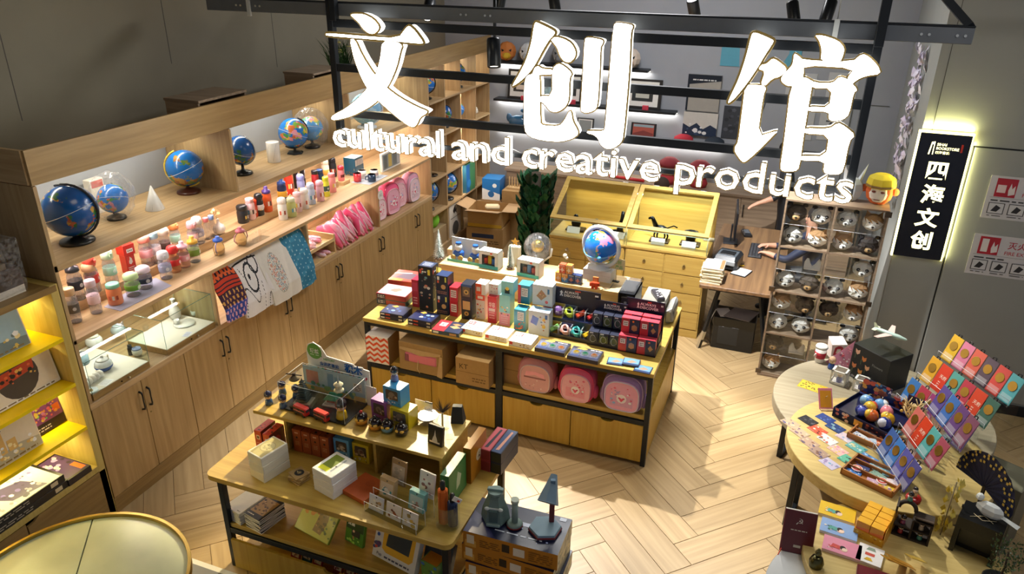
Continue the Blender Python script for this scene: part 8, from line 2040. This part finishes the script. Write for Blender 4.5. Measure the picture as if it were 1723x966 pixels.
obj('case',MB('22262a').bx(0,0,0,.26,.3,.15,.03),'plastic',t);obj('paper_bay',MB('4a525a').bx(0,-.02,.14,.2,.18,.014,.004).C('101214').bx(0,-.02,.15,.15,.12,.008,.002),'plastic',t);obj('front_lip',MB('9aa0a4').bx(0,-.155,.07,.22,.02,.05,.006),'plastic',t)
t=thing('computer_monitor','thin black monitor seen edge-on on the desk','monitor',(-.52,8.42,.75),PI/2+.1)
obj('screen',MB('14161c').bx(0,0,.1,.54,.02,.33,.004).C('2a3458').box(-.255,.255,-.0115,-.0105,.12,.41),'gloss',t);obj('stand',MB('1a1c20').bx(0,.03,0,.2,.16,.012,.003).bx(0,.03,.01,.05,.02,.2,.003),'plastic',t)
t=thing('keyboard','black keyboard under the hands of the seated person','keyboard',(-.25,8.22,.75),PI/2)
obj('plate',MB('1a1c20').bx(0,0,0,.44,.14,.016,.004),'plastic',t)
m=MB('2c3036')
for r2 in range(4):
 for c2 in range(13):m.bx(-.2+.0325*c2,-.048+.032*r2,.016,.027,.026,.005,.002)
obj('keys',m,'plastic',t)['kind']='stuff'
solo('desk_phone',MB('1c1e22').bx(0,0,0,.09,.2,.04,.01).C('5a6068').bx(0,0,.04,.06,.12,.006,.003),'plastic','black card terminal behind the monitor','terminal',(-.40,8.72,.75),.3)
solo('note_pad',MB('1c1c20').bx(0,0,0,.16,.2,.012,.002).C('e4e4e6').bx(0,0,.012,.15,.19,.004,.001),'paper','open white notebook with dark cover beside the paperbacks','notebook',(-.34,7.52,.75),-.3)
solo('marker_pen',MB('e0c020').at(0,0,.006,0,PI/2).cyl(0,0,0,.1,.006,n=8).C('e05080').cyl(0,0,.1,.13,.006,n=8).off(),'plastic','yellow and pink marker pen lying above the open notebook','pen',(-.33,7.72,.75),-1.2)
# animal head rack
t=thing('acrylic_head_rack','tall wooden rack of clear cells holding folded paper animal heads','rack',(.40,6.935,0),-.03)
RW,RD,RH=.84,.26,1.79
for x in(-RW/2+.008,0,RW/2-.008):
 obj('upright',MB().box(x-.008,x+.008,-RD/2,RD/2,.02,RH),'rustic',t)
for k in range(5):
 obj('shelf_board',MB().box(-RW/2,RW/2,-RD/2,RD/2,.02+.44*k,.036+.44*k),'rustic',t)
obj('base_board',MB().box(-RW/2,RW/2,-RD/2-.01,RD/2,0,.02),'rustic',t)
for k in range(4):
 obj('clear_shelf',MB().box(-RW/2+.016,RW/2-.016,-RD/2+.004,RD/2,.245+.44*k,.249+.44*k),'acrylic',t)
for x in(-RW/4,RW/4):
 obj('clear_divider',MB().box(x-.0015,x+.0015,-RD/2+.004,RD/2,.036,RH-.02),'acrylic',t)
for k in range(4):
 obj('front_pane',MB().box(-RW/2+.016,RW/2-.016,-RD/2,-RD/2+.003,.04+.44*k,.455+.44*k),'acrylic',t)
 for x_ in(-RW*.497,0):
  edges(t,x_+.01,x_+RW/2-.012,-RD/2-.002,-RD/2-.001,.245+.44*k,.249+.44*k,.0018,'b8bcc0')
for x,z in((-RW/2,.02),(-RW/2,.9),(RW/2,.9),(RW/2,1.74)):
 obj('corner_bracket',MB('6a6058').bx(x*.985,-RD/2-.004,z,.05,.006,.05,.002),'metal',t)
grid=['bear panda panda dog','panda dog shiba darkbear','- bag - panda','panda bear panda dog','dog bear darkbear shiba','panda panda - panda','bear bag2 - -','shiba - - -']
rown=('top','second','third','fourth','fifth','sixth','seventh','lowest');coln=('first','second','third','last')
c0,s0=math.cos(-.03),math.sin(-.03)
for i,row in enumerate(grid):
 for j,kd in enumerate(row.split()):
  if kd=='-':continue
  lx=-RW/2+RW/4*(j+.5);zz=.037+.44*((7-i)//2)+(.213 if i%2==0 else 0);ly=-.02
  p=(.40+lx*c0-ly*s0,6.935+lx*s0+ly*c0,zz)
  if kd.startswith('bag'):
   m=MB('e4e2e0');rr=random.Random(i)
   m.grid(8,6,lambda u,v:(-.07+.14*u,-.02+.05*v,.01+.10*math.sin(PI*min(1,v*1.2))*(.6+.4*math.sin(9*u))+.008*math.sin(17*u+9*v)),None,False)
   m.v+=[(x,y,0.0)for x,y,z in m.v[:0]]
   m.bx(0,0,0,.14,.06,.02,.006)
   solo('paper_mask_bag',m,'paper','crumpled white paper bag in the %s row of the rack'%rown[i],'bag',p)
   continue
  nm={'panda':'panda','bear':'brown bear','dog':'tan and white dog','shiba':'pale tan fox-faced dog','darkbear':'dark brown bear'}[kd]
  paper_head('dark bear' if kd=='darkbear' else kd,'%s head of folded paper, %s cell of the %s row'%(nm,coln[j],rown[i]),p,.15*math.sin(i*3+j*2),.083)
  # masks on top of the rack
t=thing('monkey_mask','orange folded paper monkey mask with a yellow cap on the rack','mask',(.72,6.98,RH),-.2)
obj('face',MB('d86a34').ball(0,0,.12,.115,.08,.125,9,6,False).C('e8e0d4').at(0,-.035,.11).ball(0,0,0,.085,.06,.085,8,6,False).off(),'matte',t)
obj('cap',MB('d8c030').lathe([(.118,.16),(.122,.19),(.11,.24),(.06,.27),(0,.272)],9,smooth=False).C('8a6a3c').lathe([(.121,.165),(.124,.175),(.122,.185)],9,smooth=False),'matte',t)
for s in(-1,1):
 obj('ear',MB('c8602c').ball(s*.125,0,.13,.03,.02,.035,7,5,False),'matte',t)
 obj('eye',MB('7a4038').ball(s*.035,-.085,.13,.018,.012,.01,6,4,False),'matte',t)
obj('mouth',MB('6a2c24').bx(0,-.092,.06,.05,.006,.006,.001),'matte',t)
t=thing('rabbit_mask','pale grey folded paper mask with tall ears beside the monkey mask','mask',(.50,6.99,RH),.3)
obj('face',MB('b8bcc0').ball(0,0,.11,.10,.08,.11,8,6,False),'matte',t)
for s in(-1,1):
 obj('ear',MB('c8ccce').add([(s*.02,0,.18),(s*.08,.02,.18),(s*.1,0,.34),(s*.04,-.03,.2)],[(0,3,2),(3,1,2),(0,2,1)]),'matte',t)
 # cartons, leafy plant column, floor goods at the back
carton('open kraft carton with yellow tape in front of the cube shelf',(-3.85,9.12,.30),.12,(.48,.40,.24),'b08a54',True,[('r',0,0,1,.2,'c8a030')])
carton('large sealed kraft carton under the open one',(-3.85,9.13,0),.12,(.52,.44,.295),'a88452',els=[('r',.15,.5,.75,.7,'24304c'),('l',.5,.2,.9,.4,2,'5a4428')])
carton('tall brown carton behind the open carton',(-3.55,9.52,0),.05,(.40,.34,.72),'9c7c4e',els=[('l',.2,.6,.8,.75,2,'6a5030')])
pbox('globe_carton','blue and white globe carton on the brown cartons','box',(-3.93,9.5,.55),.1,(.26,.26,.30),'1e70b8',front=[('p',[(0,0),(1,0),(1,.3),(0,.55)],'e8ecf0'),('c',.5,.28,.18,'2a6aa8'),('c',.7,.7,.12,'e8f0f4')],top=[('r',0,0,1,1,'2a80c8')])
solo('spare_carton',MB('8c6c44').bx(0,0,0,.3,.3,.55,.003),'kraft','plain carton supporting the blue globe carton','carton',(-3.93,9.5,0),.1)
solo('wooden_rack',MB('c8a878').bx(0,0,0,.34,.1,.02,.003).bx(-.14,0,.02,.012,.012,.14).bx(-.1,0,.02,.012,.012,.14).bx(-.06,0,.02,.012,.012,.14).bx(-.02,0,.02,.012,.012,.14).bx(.02,0,.02,.012,.012,.14).bx(.06,0,.02,.012,.012,.14).bx(.1,0,.02,.012,.012,.14).bx(.14,0,.02,.012,.012,.14),'paper','small comb-like wooden rack on the brown carton','rack',(-3.55,9.5,.721))
solo('foam_block',MB('e0cfa8').bx(0,0,0,.2,.14,.06,.02),'matte','pale foam block lying in the open carton','foam',(-3.80,9.14,.50),.4)
t=thing('leafy_column_plant','tall column of overlapping dark green leaves in a pot','plant',(-2.86,8.25,0))
obj('pot',MB('3a3c38').lathe([(.14,0),(.19,.02),(.21,.26),(.19,.26),(.17,.22),(0,.2)],24),'plastic',t)
obj('moss_pole',MB('3c3020').cyl(0,0,.2,1.35,.06,n=10),'matte',t)
m=MB();rr=random.Random(21)
for k in range(330):
 z_=rr.uniform(.2,1.36);a=rr.uniform(0,2*PI);R=.16+rr.uniform(-.03,.07);s_=rr.uniform(.08,.13)
 m.C(mix('0f2e20','2c6a40',rr.random())).at(math.cos(a)*R,math.sin(a)*R,z_,a,0,rr.uniform(.2,.7))
 m.add([(0,0,s_*.5),(.012,s_*.5,0),(.02,s_*.3,-s_*.7),(.0,0,-s_*1.2),(.02,-s_*.3,-s_*.7),(.012,-s_*.5,0),(-.012,0,-s_*.2)],[(0,1,6),(1,2,6),(2,3,6),(3,4,6),(4,5,6),(5,0,6)])
obj('leaves',m.off(),'leaf',t)['kind']='stuff'
# back wall: base cabinets, ledges, things on them
for i in range(5):
 x=-3.36+.93*i
 t=thing('wall_cabinet','greyish wooden base cabinet along the back wall, %s from the cube shelf'%('first','second','third','fourth','fifth')[i],'cabinet',(x,9.72,0),0,'base cabinets along the back wall')
 obj('body',MB().box(-.463,.463,.02,.378,0,.90),'rustic',t)
 for s in(-1,1):
  dr=obj('door',MB().box(s*.232-.229,s*.232+.229,0,.018,.08,.895),'rustic',t)
  obj('handle',handle_me,None,dr,(s*.04,0,.72),-PI/2)
solo('back_counter',MB().bx(-1.5,9.90,.90,4.7,.40,.035,.003),'rustic','long worktop over the back wall cabinets','counter')
LW='black display ledges on the back wall'
for i,(x0,x1,z)in enumerate(((-4.1,-1.95,2.34),(-4.1,-1.55,1.83),(-4.1,-.9,1.42))):
 t=thing('wall_ledge','long black display ledge on the back wall, %s one'%('topmost','middle','lowest')[i],'ledge',((x0+x1)/2,10.0,z),0,LW)
 obj('ledge_board',MB().bx(0,0,0,x1-x0,.2,.03,.002),'black',t)
 obj('strip_lamp',MB().box(-(x1-x0)/2,(x1-x0)/2,.06,.07,-.006,0),'led_white',t)
 area('ledge_lamp_light',((x0+x1)/2,10.06,z-.012),((x0+x1)/2,10.0,z-.5),x1-x0,.02,5,(1,.95,.86))
def frame(label,x,z,w,h,els,col='1c1818',mat_='f0eee8',y=10.02,lean=-.12):
 t=thing('framed_picture',label,'picture',(x,y,z),0,'framed pictures on the back wall')
 m=MB(col).at(0,0,0,0,lean).bx(0,0,0,w,.02,h,.003);m.art((-w/2,-.01,0),(w,0,0),(0,0,h),[('r',.08,.08,.92,.92,mat_)]+els)
 obj('frame',m.off(),'paper',t)
frame('square dark framed picture with white corners nearest the cube shelf',-3.72,1.86,.42,.40,[('r',.2,.25,.8,.75,'3a3634'),('r',.3,.32,.7,.68,'e8d8c8'),('r',.38,.5,.6,.7,'d88878')])
frame('square dark framed picture in the middle of the ledge',-3.05,1.86,.40,.38,[('r',.2,.25,.8,.75,'343638'),('r',.32,.35,.68,.65,'d8dcd8')])
frame('wide framed picture with white corners beside the hanging bag',-2.02,1.86,.50,.38,[('r',.22,.25,.78,.75,'2c3030'),('r',.32,.36,.68,.64,'c8c8bc')])
frame('small red landscape picture on the lowest ledge',-1.97,1.45,.34,.22,[('r',.08,.08,.92,.92,'b85a4c'),('p',[(.1,.1),(.9,.1),(.9,.4),(.5,.55),(.1,.35)],'8a3c38'),('r',.1,.75,.9,.9,'9ab0b8')],'16181c')
frame('small picture frame between the first two large characters',-2.78,1.45,.24,.22,[('r',.15,.15,.85,.85,'9aa0a0')],'2a2a2c')
for x,lab in((-3.66,'first'),(-2.95,'second'),(-1.95,'third')):
 solo('price_tag',MB('c83c50').bx(0,0,0,.08,.03,.06,.003),'paper','little red and white price card, %s along the middle ledge'%lab,'tag',(x,9.94,1.86),0,'price cards on the ledge')
def fox_mask(label,x,z,base,muz,rz=0):
 t=thing('wall_mask',label,'mask',(x,9.98,z),rz,'folded paper masks on the top ledge')
 obj('skull',MB(base).ball(0,0,.13,.13,.09,.13,8,6,False),'matte',t)
 obj('muzzle',MB(muz).at(0,-.07,.08).ball(0,0,0,.06,.06,.045,6,5,False).off(),'matte',t)
 for s in(-1,1):
  obj('eye',MB('18181a').add([(s*.03,-.088,.15),(s*.07,-.075,.17),(s*.06,-.08,.13)],[(0,1,2)]),'matte',t)
fox_mask('orange eagle-like folded paper mask at the corner',-3.93,2.37,'c87838','d8b030',.3);fox_mask('white folded paper shark mask beside the orange one',-3.62,2.37,'d8dadc','a8acb0');fox_mask('grey folded paper rhino mask behind the second character',-3.15,2.37,'8c9094','7a7e82');fox_mask('pale folded paper cat mask at the ledge end',-2.2,2.37,'d8c8b8','c8a890')
t=thing('ceramic_horse','glossy blue ceramic rocking horse on the lowest ledge','ornament',(-3.75,10.0,1.45),.2)
obj('horse_body',MB('2a5a80').ball(0,0,.1,.15,.07,.09,14,8).tube([(.08,0,.14),(.12,0,.2),(.11,0,.25)],[.06,.045,.03],10).ball(.07,0,.25,.05,.025,.03,10,6).ball(-.14,0,.15,.04,.03,.06,8,6),'ceramic',t)
t=thing('dried_flowers','tuft of dry straw coloured grass on the lowest ledge','plant',(-2.42,10.0,1.45));m=MB();rr=random.Random(3)
for k in range(50):
 a=rr.uniform(0,6.3);L_=rr.uniform(.12,.26);m.C(mix('c8a060','e8d0a0',rr.random())).add([(-.003,0,0),(.003,0,0),(math.cos(a)*.08,math.sin(a)*.06,L_)],[(0,1,2)])
obj('straw',m,'leaf',t)['kind']='stuff'
obj('vase',MB('b0a890').lathe([(.03,0),(.04,.03),(.02,.07),(.022,.08)],12),'ceramic',t)
for x,c,lab in((-3.3,'9ab8c0','pale vase behind the second large character'),(-2.7,'c8ccc8','white vase on the middle ledge')):
 solo('vase',MB(c).lathe([(.05,0),(.08,.06),(.07,.16),(.04,.2),(.05,.22),(.045,.22),(.03,.2)],20),'ceramic',lab,'vase',(x,10.0,1.86))
for x,c,lab in((-1.42,'b82838','crimson knitted hat on the lowest ledge'),(-1.02,'26303c','dark navy peaked cap on the lowest ledge')):
 t=thing('hat',lab,'hat',(x,9.98,1.45),.2,'hats on the ledge')
 obj('crown',MB(c).lathe([(.13,0),(.135,.03),(.12,.09),(.07,.12),(0,.125)],18),'cloth',t);obj('brim',MB(mix(c,'000000',.2)).ball(0,-.10,.015,.1,.08,.012,14,5),'cloth',t)
for x,lab in((-1.55,'round cream faced doll with red hair band'),(-1.15,'round cream faced doll nearer the desk')):
 t=thing('round_doll',lab,'doll',(x,9.86,.935),0,'round dolls on the back counter')
 obj('body',MB('b03038').lathe([(.10,0),(.12,.05),(.09,.12)],16),'cloth',t);obj('head',MB('e0c4a8').ball(0,0,.22,.14,.12,.12,16,10),'cloth',t);obj('cap',MB('8a2c34').lathe([(.142,.24),(.13,.3),(.07,.345),(0,.35)],16),'cloth',t)
 obj('eyes',MB('2a2020').bx(-.05,-.118,.215,.04,.004,.008).bx(.05,-.118,.215,.04,.004,.008),'cloth',t)
solo('red_ribbon_roll',MB('d02c30').at(0,0,.02,0,PI/2).cyl(0,0,-.25,.25,.02,n=12).off().at(0,0,0,0).bx(.0,0,0,.01,.01,.005).off(),'gloss','long red paper roll on the back counter','roll',(-2.1,9.8,.935),1.45)
def flat_on_wall(name,label,cat,x0,z0,w,h,col,els,y=10.098,mat='paper',th=.006):
 m=MB(col).box(0,w,-th,0,0,h);m.art((0,-th,0),(w,0,0),(0,0,h),els)
 return solo(name,m,mat,label,cat,(x0,y,z0))
flat_on_wall('hanging_tote','black topped grey tote bag hanging on the back wall','bag',-1.45,1.88,.42,.46,'a8a49c',[('p',[(0,.72),(1,.85),(1,1),(0,1)],'1c2430'),('l',.15,.82,.85,.9,1,'d8d8d8'),('r',0,0,.06,.8,'1c2430')],mat='cloth',th=.04)
flat_on_wall('wave_tote','bag with dark wave print hanging below the grey tote','bag',-1.46,1.56,.44,.30,'d4d0c8',[('p',[(0,0),(1,0),(1,.35),(.8,.5),(.6,.3),(.4,.55),(.2,.35),(0,.5)],'26344c'),('b',.1,.1,.9,.5,12,.06,['e8e8e8','3a4c68'])],mat='cloth',th=.04)
flat_on_wall('dark_poster','dark landscape poster right of the wave print bag','poster',-.96,1.55,.34,.42,'3a3e46',[('b',.05,.05,.95,.95,20,.08,['2a2e36','4a4e58','565a64'])])
for i,(x,z,s)in enumerate(((-.25,2.05,'山'),(-.2,1.62,'鱼'),(.22,2.08,'竹'),(.2,1.64,'福'))):
 flat_on_wall('ink_print','pale ink print sheet pinned on the back wall, character %s'%('mountain','fish','bamboo','fortune')[i],'print',x,z,.34,.38,'c4c6c8',[('t',s,.2,.25,.6,'4a4e54',.01)])
flat_on_wall('blue_banner','long light blue banner strip high on the back wall','banner',-1.0,2.86,1.35,.14,'5aa0b8',[])
flat_on_wall('blue_banner','square light blue and white panel below the banner strip','banner',-1.08,2.46,.95,.34,'5aa4bc',[('p',[(.25,0),(.75,0),(.85,.55),(.85,1),(.22,1)],'9aa2ac')])
solo('hanging_cable',MB('3a3c40').tube([(-.56+.09*math.cos(a),10.09,2.05+.16*math.sin(a))for a in[2*PI*i/18 for i in range(18)]],.005,5,True),'plastic','thin dark loop of cable on the back wall','cable')
# door outline and flower garland on the return wall
solo('wall_panel_frame',MB('565850').box(.55,.556,10.092,10.1,.1,2.1).box(.55,.95,10.092,10.1,2.1,2.106),'matte','thin panel outline on the far wall beside the flower garland','panel')
t=thing('flower_garland','hanging garland of white and lilac paper flowers','garland',(.97,8.1,2.3));m=MB();rr=random.Random(5)
for k in range(150):
 y,z=rr.uniform(-.35,.35),rr.uniform(-.75,.72);s_=rr.uniform(.03,.06)
 m.C(mix('f0ecf4','d4c8e4',rr.random())).at(.0-rr.uniform(0,.06)-.02+.042*(y+.35),y,z,rr.uniform(-.4,.4),0,-PI/2+rr.uniform(-.4,.4))
 m.add([(0,0,.01)]+[(s_*math.cos(q*1.257),s_*math.sin(q*1.257),rr.uniform(-.01,.015))for q in range(5)],[(0,1,2),(0,2,3),(0,3,4),(0,4,5),(0,5,1)])
obj('paper_flowers',m.off(),'paper',t)['kind']='stuff'
# lit sign panel and fire notices on the right wall
M['sign_strip']=plain('yellow green edge light','ffffff',0.5,emit='fff08a',estr=5)
M['sign_char']=plain('lit pale yellow character','ffffff',0.5,emit='fff4a0',estr=2.2)
t=thing('lit_wall_sign','black wall sign with glowing yellow characters and edge light','sign',(1.11,6.95,1.38))
w,h=.375,1.075
obj('panel',MB('10182a').box(-w/2,w/2,-.05,-.02,0,h),'gloss',t)
obj('edge_light',MB().box(-w/2-.014,-w/2,-.045,-.01,-.01,h+.012).box(w/2,w/2+.012,-.03,-.01,-.01,h+.012).box(-w/2-.014,w/2+.012,-.045,-.01,h,h+.014),M['sign_strip'],t)
for i,ch in enumerate('四海文创'):
 m=MB().art((-.085,-.0505,h*(.645-.19*i)),(.17,0,0),(0,0,.17),[('t',ch,.02,.1,1.0,'ffffff',.03)])
 obj('character',m,M['sign_char'],t)
m=MB().art((-w/2,-.0505,h*.84),(w,0,0),(0,0,.12),[('t','SIHAI',.36,.62,.26,'ffffff',.02),('t','BOOKSTORE',.36,.36,.26,'ffffff',.02,.44),('t','四海書城',.36,.08,.22,'ffffff',.01),('p',[(.22,.0),(.25,.85),(.32,.9),(.32,.0),(.3,.0),(.3,.7),(.27,.7),(.25,.0)],'ffffff')])
obj('logo',m,M['sign_char'],t)
obj('red_seal',MB('e0402c').box(w*.33,w*.37,-.0515,-.05,h*.87,h*.93),'gloss',t)
area('sign_edge_glow',(.90,6.90,1.92),(.6,7.6,1.92),.05,1.0,2.5,(1,.95,.4));area('sign_edge_glow',(1.11,6.93,2.48),(1.11,6.96,2.8),.36,.02,2.0,(1,.95,.4));area('sign_edge_glow',(1.32,6.93,1.9),(1.6,6.96,1.9),.02,1.0,1.5,(1,.95,.4))
def notice(label,x,z,title,sub,icon):
 t=thing('fire_notice',label,'notice',(x,6.936,z),0,'fire safety notices');w,h=.62,.36
 els=[('r',.08,.52,.32,.95,'b82838'),('p',[(.24,.56),(.31,.6),(.3,.8),(.27,.72),(.25,.85),(.23,.68)],'f0e8e4'),('t',title,.42,.72,.19,'b83040',.01),('t',sub,.4,.56,.12,'c04450',.01),('r',.04,.5,.96,.505,'4a4a4a'),('l',.06,.40,.45,.47,1,'3a3a3a')]
 els+=[('r',.11,.58,.19,.9,'f0e8e4')]if icon else[('r',.1,.62,.2,.8,'f4dcd8')]
 for k in range(4):
  els+=[('r',.05+.235*k,.12,.24+.235*k,.38,'3a3a3c'),('r',.06+.235*k,.135,.23+.235*k,.365,'dcdcdc'),('p',[(.09+.235*k,.18),(.16+.235*k,.17),(.2+.235*k,.27),(.14+.235*k,.33)],'2c2c30'),('l',.06+.235*k,.05,.22+.235*k,.1,1,'707070')]
 obj('plate',MB('d8d6d8').box(0,w,-.004,0,0,h).art((0,-.004,0),(w,0,0),(0,0,h),els),'gloss',t)
notice('fire hydrant instruction notice on the service door',*(1.506,1.792),'消火栓','FIRE HYDRANT',0)
notice('fire extinguisher instruction notice on the service door',*(1.502,1.291),'灭火器','FIRE EXTINGUISHER',1)
# ------------------------------------------------------------------ people behind the desk
def person(label,joints,limbs,cols,hair=None,extra=None):
 me=bpy.data.meshes.new('person');names=list(joints);ix={n:i for i,n in enumerate(names)}
 me.from_pydata([joints[n][0]for n in names],[(ix[a],ix[b])for a,b in limbs],[])
 o=bpy.data.objects.new('tmp',me);COL.objects.link(o)
 o.modifiers.new('s','SKIN');sv=me.skin_vertices[0].data
 for n in names:
  r=joints[n][1];sv[ix[n]].radius=r if isinstance(r,tuple)else(r,r);sv[ix[n]].use_root=n=='pelvis'
 o.modifiers.new('d','SUBSURF').levels=1
 dg=bpy.context.evaluated_depsgraph_get();m2=bpy.data.meshes.new_from_object(o.evaluated_get(dg))
 mb=MB();V=[tuple(v.co)for v in m2.vertices];F=[tuple(p.vertices)for p in m2.polygons];K=[]
 for f in F:
  c=sum((Vector(V[i])for i in f),Vector())/len(f);best=None
  for a,b in limbs:
   A,B_=Vector(joints[a][0]),Vector(joints[b][0]);d=B_-A;t_=max(0,min(1,(c-A).dot(d)/max(d.length_squared,1e-9)));q=(c-A-d*t_).length
   if best is None or q<best[0]:best=(q,b)
  K.append(cols(best[1]))
 mb.add(V,F,True,K)
 bpy.data.objects.remove(o)
 p=solo('person',mb,'skin',label,'person')
 if hair:
  hb=MB(hair[1]);(hx_,hy_,hz_),r=hair[0],hair[2]
  hb.ball(hx_,hy_,hz_+.02,r*1.06,r*1.12,r*1.12,14,9);hb.ball(hx_+hair[3][0],hy_+hair[3][1],hz_-.08,r*.8,r*.8,r*1.3,12,8)
  obj('hair',hb,'cloth',p)
  f=Vector(hair[4]).normalized();sd=f.cross(Vector((0,0,1)))
  fb=MB('201818')
  for s in(-1,1):
   e=Vector((hx_,hy_,hz_))+f*r*.92+sd*s*r*.38;fb.C('201818').ball(*e,.012,n=8,m=5);e2=Vector((hx_,hy_,hz_-.01))+sd*s*r*1.0;fb.C('d8a888').ball(*e2,.02,.02,.03,8,5)
  e=Vector((hx_,hy_,hz_-.035))+f*r*1.05;fb.C('d8a888').ball(*e,.016,.016,.022,8,5);e=Vector((hx_,hy_,hz_-.075))+f*r*.9;fb.C('a8605c').ball(*e,.022,.022,.008,8,4)
  obj('face_features',fb,'skin',p)
 return p
def hand_joints(J,E,side,wrist,d,up,spread=.011,L_=.085,curl=.5):
 W_=Vector(wrist);d=Vector(d).normalized();sd=d.cross(Vector(up)).normalized();dn=-Vector(up).normalized()
 J['palm'+side]=(tuple(W_+d*.045),(.03,.015));E.append(('wrist'+side,'palm'+side))
 for k,(o_,l)in enumerate(((-1.6,.9),(-.55,1.0),(.5,.95),(1.5,.75))):
  b=W_+d*.075+sd*spread*o_*1.3;m_=b+d*L_*.5*l+dn*.008;e=m_+d*L_*.42*l*(1-curl*.5)+dn*L_*curl*.6
  for nm,pt,r in(('k',b,.011),('m',m_,.0095),('t',e,.0075)):J['f%s%d%s'%(side,k,nm)]=(tuple(pt),r)
  E+=[('palm'+side,'f%s%dk'%(side,k)),('f%s%dk'%(side,k),'f%s%dm'%(side,k)),('f%s%dm'%(side,k),'f%s%dt'%(side,k))]
 s_=1 if side=='R' else-1
 b=W_+d*.04-sd*.03*s_;e=b+d*.04-sd*.025*s_+dn*.015
 J['th%sa'%side]=(tuple(b),.012);J['th%sb'%side]=(tuple(e),.009);E+=[('palm'+side,'th%sa'%side),('th%sa'%side,'th%sb'%side)]
SKIN='d6a184'
def body_cols(top,leg):
 def f(n):
  if n.startswith(('palm','f','th'))or n in('head','crown','neck','wristL','wristR'):return SKIN
  return leg if n.startswith(('knee','ankle','toe','hip'))else top
 return f
def seated(label,x,y,face,top,leg,hands,hair='1c1614',zs=.46,visible_hands=True):
 f=Vector((face[0],face[1],0)).normalized();s=Vector((-f.y,f.x,0));P0=Vector((x,y,0))
 def P_(a,b,z):return tuple(P0+f*a+s*b+Vector((0,0,z)))
 J={'pelvis':(P_(0,0,zs+.1),(.15,.12)),'belly':(P_(.02,0,zs+.27),(.14,.11)),'chest':(P_(.04,0,zs+.45),(.16,.12)),'neck':(P_(.05,0,zs+.62),.055),'head':(P_(.08,0,zs+.74),.09),'crown':(P_(.07,0,zs+.84),.08)}
 E=[('pelvis','belly'),('belly','chest'),('chest','neck'),('neck','head'),('head','crown')]
 for sd,q in(('L',1),('R',-1)):
  h_=hands[0 if q>0 else 1]
  sh=P_(.04,q*.19,zs+.54);el=tuple((Vector(sh)+Vector(h_))/2+Vector((0,0,-.12))+s*q*.07)
  J['shoulder'+sd]=(sh,.065);J['elbow'+sd]=(el,.045);d=(Vector(h_)-Vector(el)).normalized();wr=tuple(Vector(h_)-d*.09)
  J['cuff'+sd]=(tuple(Vector(wr)-d*.05),.036);J['wrist'+sd]=(wr,.027);E+=[('chest','shoulder'+sd),('shoulder'+sd,'elbow'+sd),('elbow'+sd,'cuff'+sd),('cuff'+sd,'wrist'+sd)]
  hand_joints(J,E,sd,wr,d,(0,0,1))
  J['hip'+sd]=(P_(.04,q*.1,zs+.08),.085);J['knee'+sd]=(P_(.42,q*.12,zs+.06),.062);J['ankle'+sd]=(P_(.40,q*.12,.08),.045);J['toe'+sd]=(P_(.54,q*.13,.035),.035)
  E+=[('pelvis','hip'+sd),('hip'+sd,'knee'+sd),('knee'+sd,'ankle'+sd),('ankle'+sd,'toe'+sd)]
 hc=J['head'][0]
 return person(label,J,E,body_cols(top,leg),((hc[0]-f.x*.025,hc[1]-f.y*.025,hc[2]+.03),hair,.088,(-f.x*.06,-f.y*.06),tuple(f)))
def stool(label,x,y,z):
 t=thing('office_stool',label,'stool',(x,y,0),0,'office stools')
 obj('seat',MB('1c1e22').cyl(0,0,z-.06,z,.2,n=24),'cloth',t);obj('column',MB('3a3c40').cyl(0,0,.06,z-.06,.025,n=10),'metal',t)
 for k in range(5):
  a=k*1.257;obj('foot',MB('222428').tube([(0,0,.07),(.24*math.cos(a),.24*math.sin(a),.03)],[.02,.014],6),'plastic',t)
stool('stool of the person typing',.36,8.2,.44)
seated('person in a navy top seated at the desk typing, behind the rack',.36,8.2,(-1,.0),'26304a','1c2028',((-.17,8.10,.80),(-.19,8.32,.80)))
stool('stool behind the glass showcase',-1.43,8.72,.44)
seated('person with brown hair seated behind the showcase',-1.43,8.72,(0,-1),'2a2c34','20242c',((-1.28,8.27,.66),(-1.58,8.27,.66)),'3a281e',.46)
J={'pelvis':((-.02,9.35,.95),(.15,.11)),'belly':((-.04,9.35,1.12),(.14,.1)),'chest':((-.07,9.34,1.33),(.17,.12)),'neck':((-.1,9.33,1.5),.055),'head':((-.13,9.32,1.62),.09),'crown':((-.13,9.32,1.71),.08)}
E=[('pelvis','belly'),('belly','chest'),('chest','neck'),('neck','head'),('head','crown')]
for sd,q in(('L',-1),('R',1)):
 J['shoulder'+sd]=((-.07,9.34+q*.19,1.41),.065);el=(-.14,9.1,1.13)if q<0 else(-.02,9.58,1.12);hd=(-.40,9.02,1.02)if q<0 else(-.08,9.6,.85)
 J['elbow'+sd]=(el,.046);d=(Vector(hd)-Vector(el)).normalized();wr=tuple(Vector(hd)-d*.1)
 J['cuff'+sd]=(tuple(Vector(el)+d*.05),.042);J['wrist'+sd]=(wr,.027);E+=[('chest','shoulder'+sd),('shoulder'+sd,'elbow'+sd),('elbow'+sd,'cuff'+sd),('cuff'+sd,'wrist'+sd)]
 hand_joints(J,E,sd,wr,d,(0,0,1),curl=.35)
 J['hip'+sd]=((-.02,9.35+q*.09,.88),.09);J['knee'+sd]=((-.03,9.35+q*.1,.48),.062);J['ankle'+sd]=((0,9.35+q*.1,.09),.045);J['toe'+sd]=((-.13,9.35+q*.11,.035),.035)
 E+=[('pelvis','hip'+sd),('hip'+sd,'knee'+sd),('knee'+sd,'ankle'+sd),('ankle'+sd,'toe'+sd)]
person('person in black clothes standing behind the desk with one arm reaching out',J,E,body_cols('1b1e26','15171c'),((-.11,9.32,1.65),'1c1614',.088,(.06,0),(-1,-.1,0)))
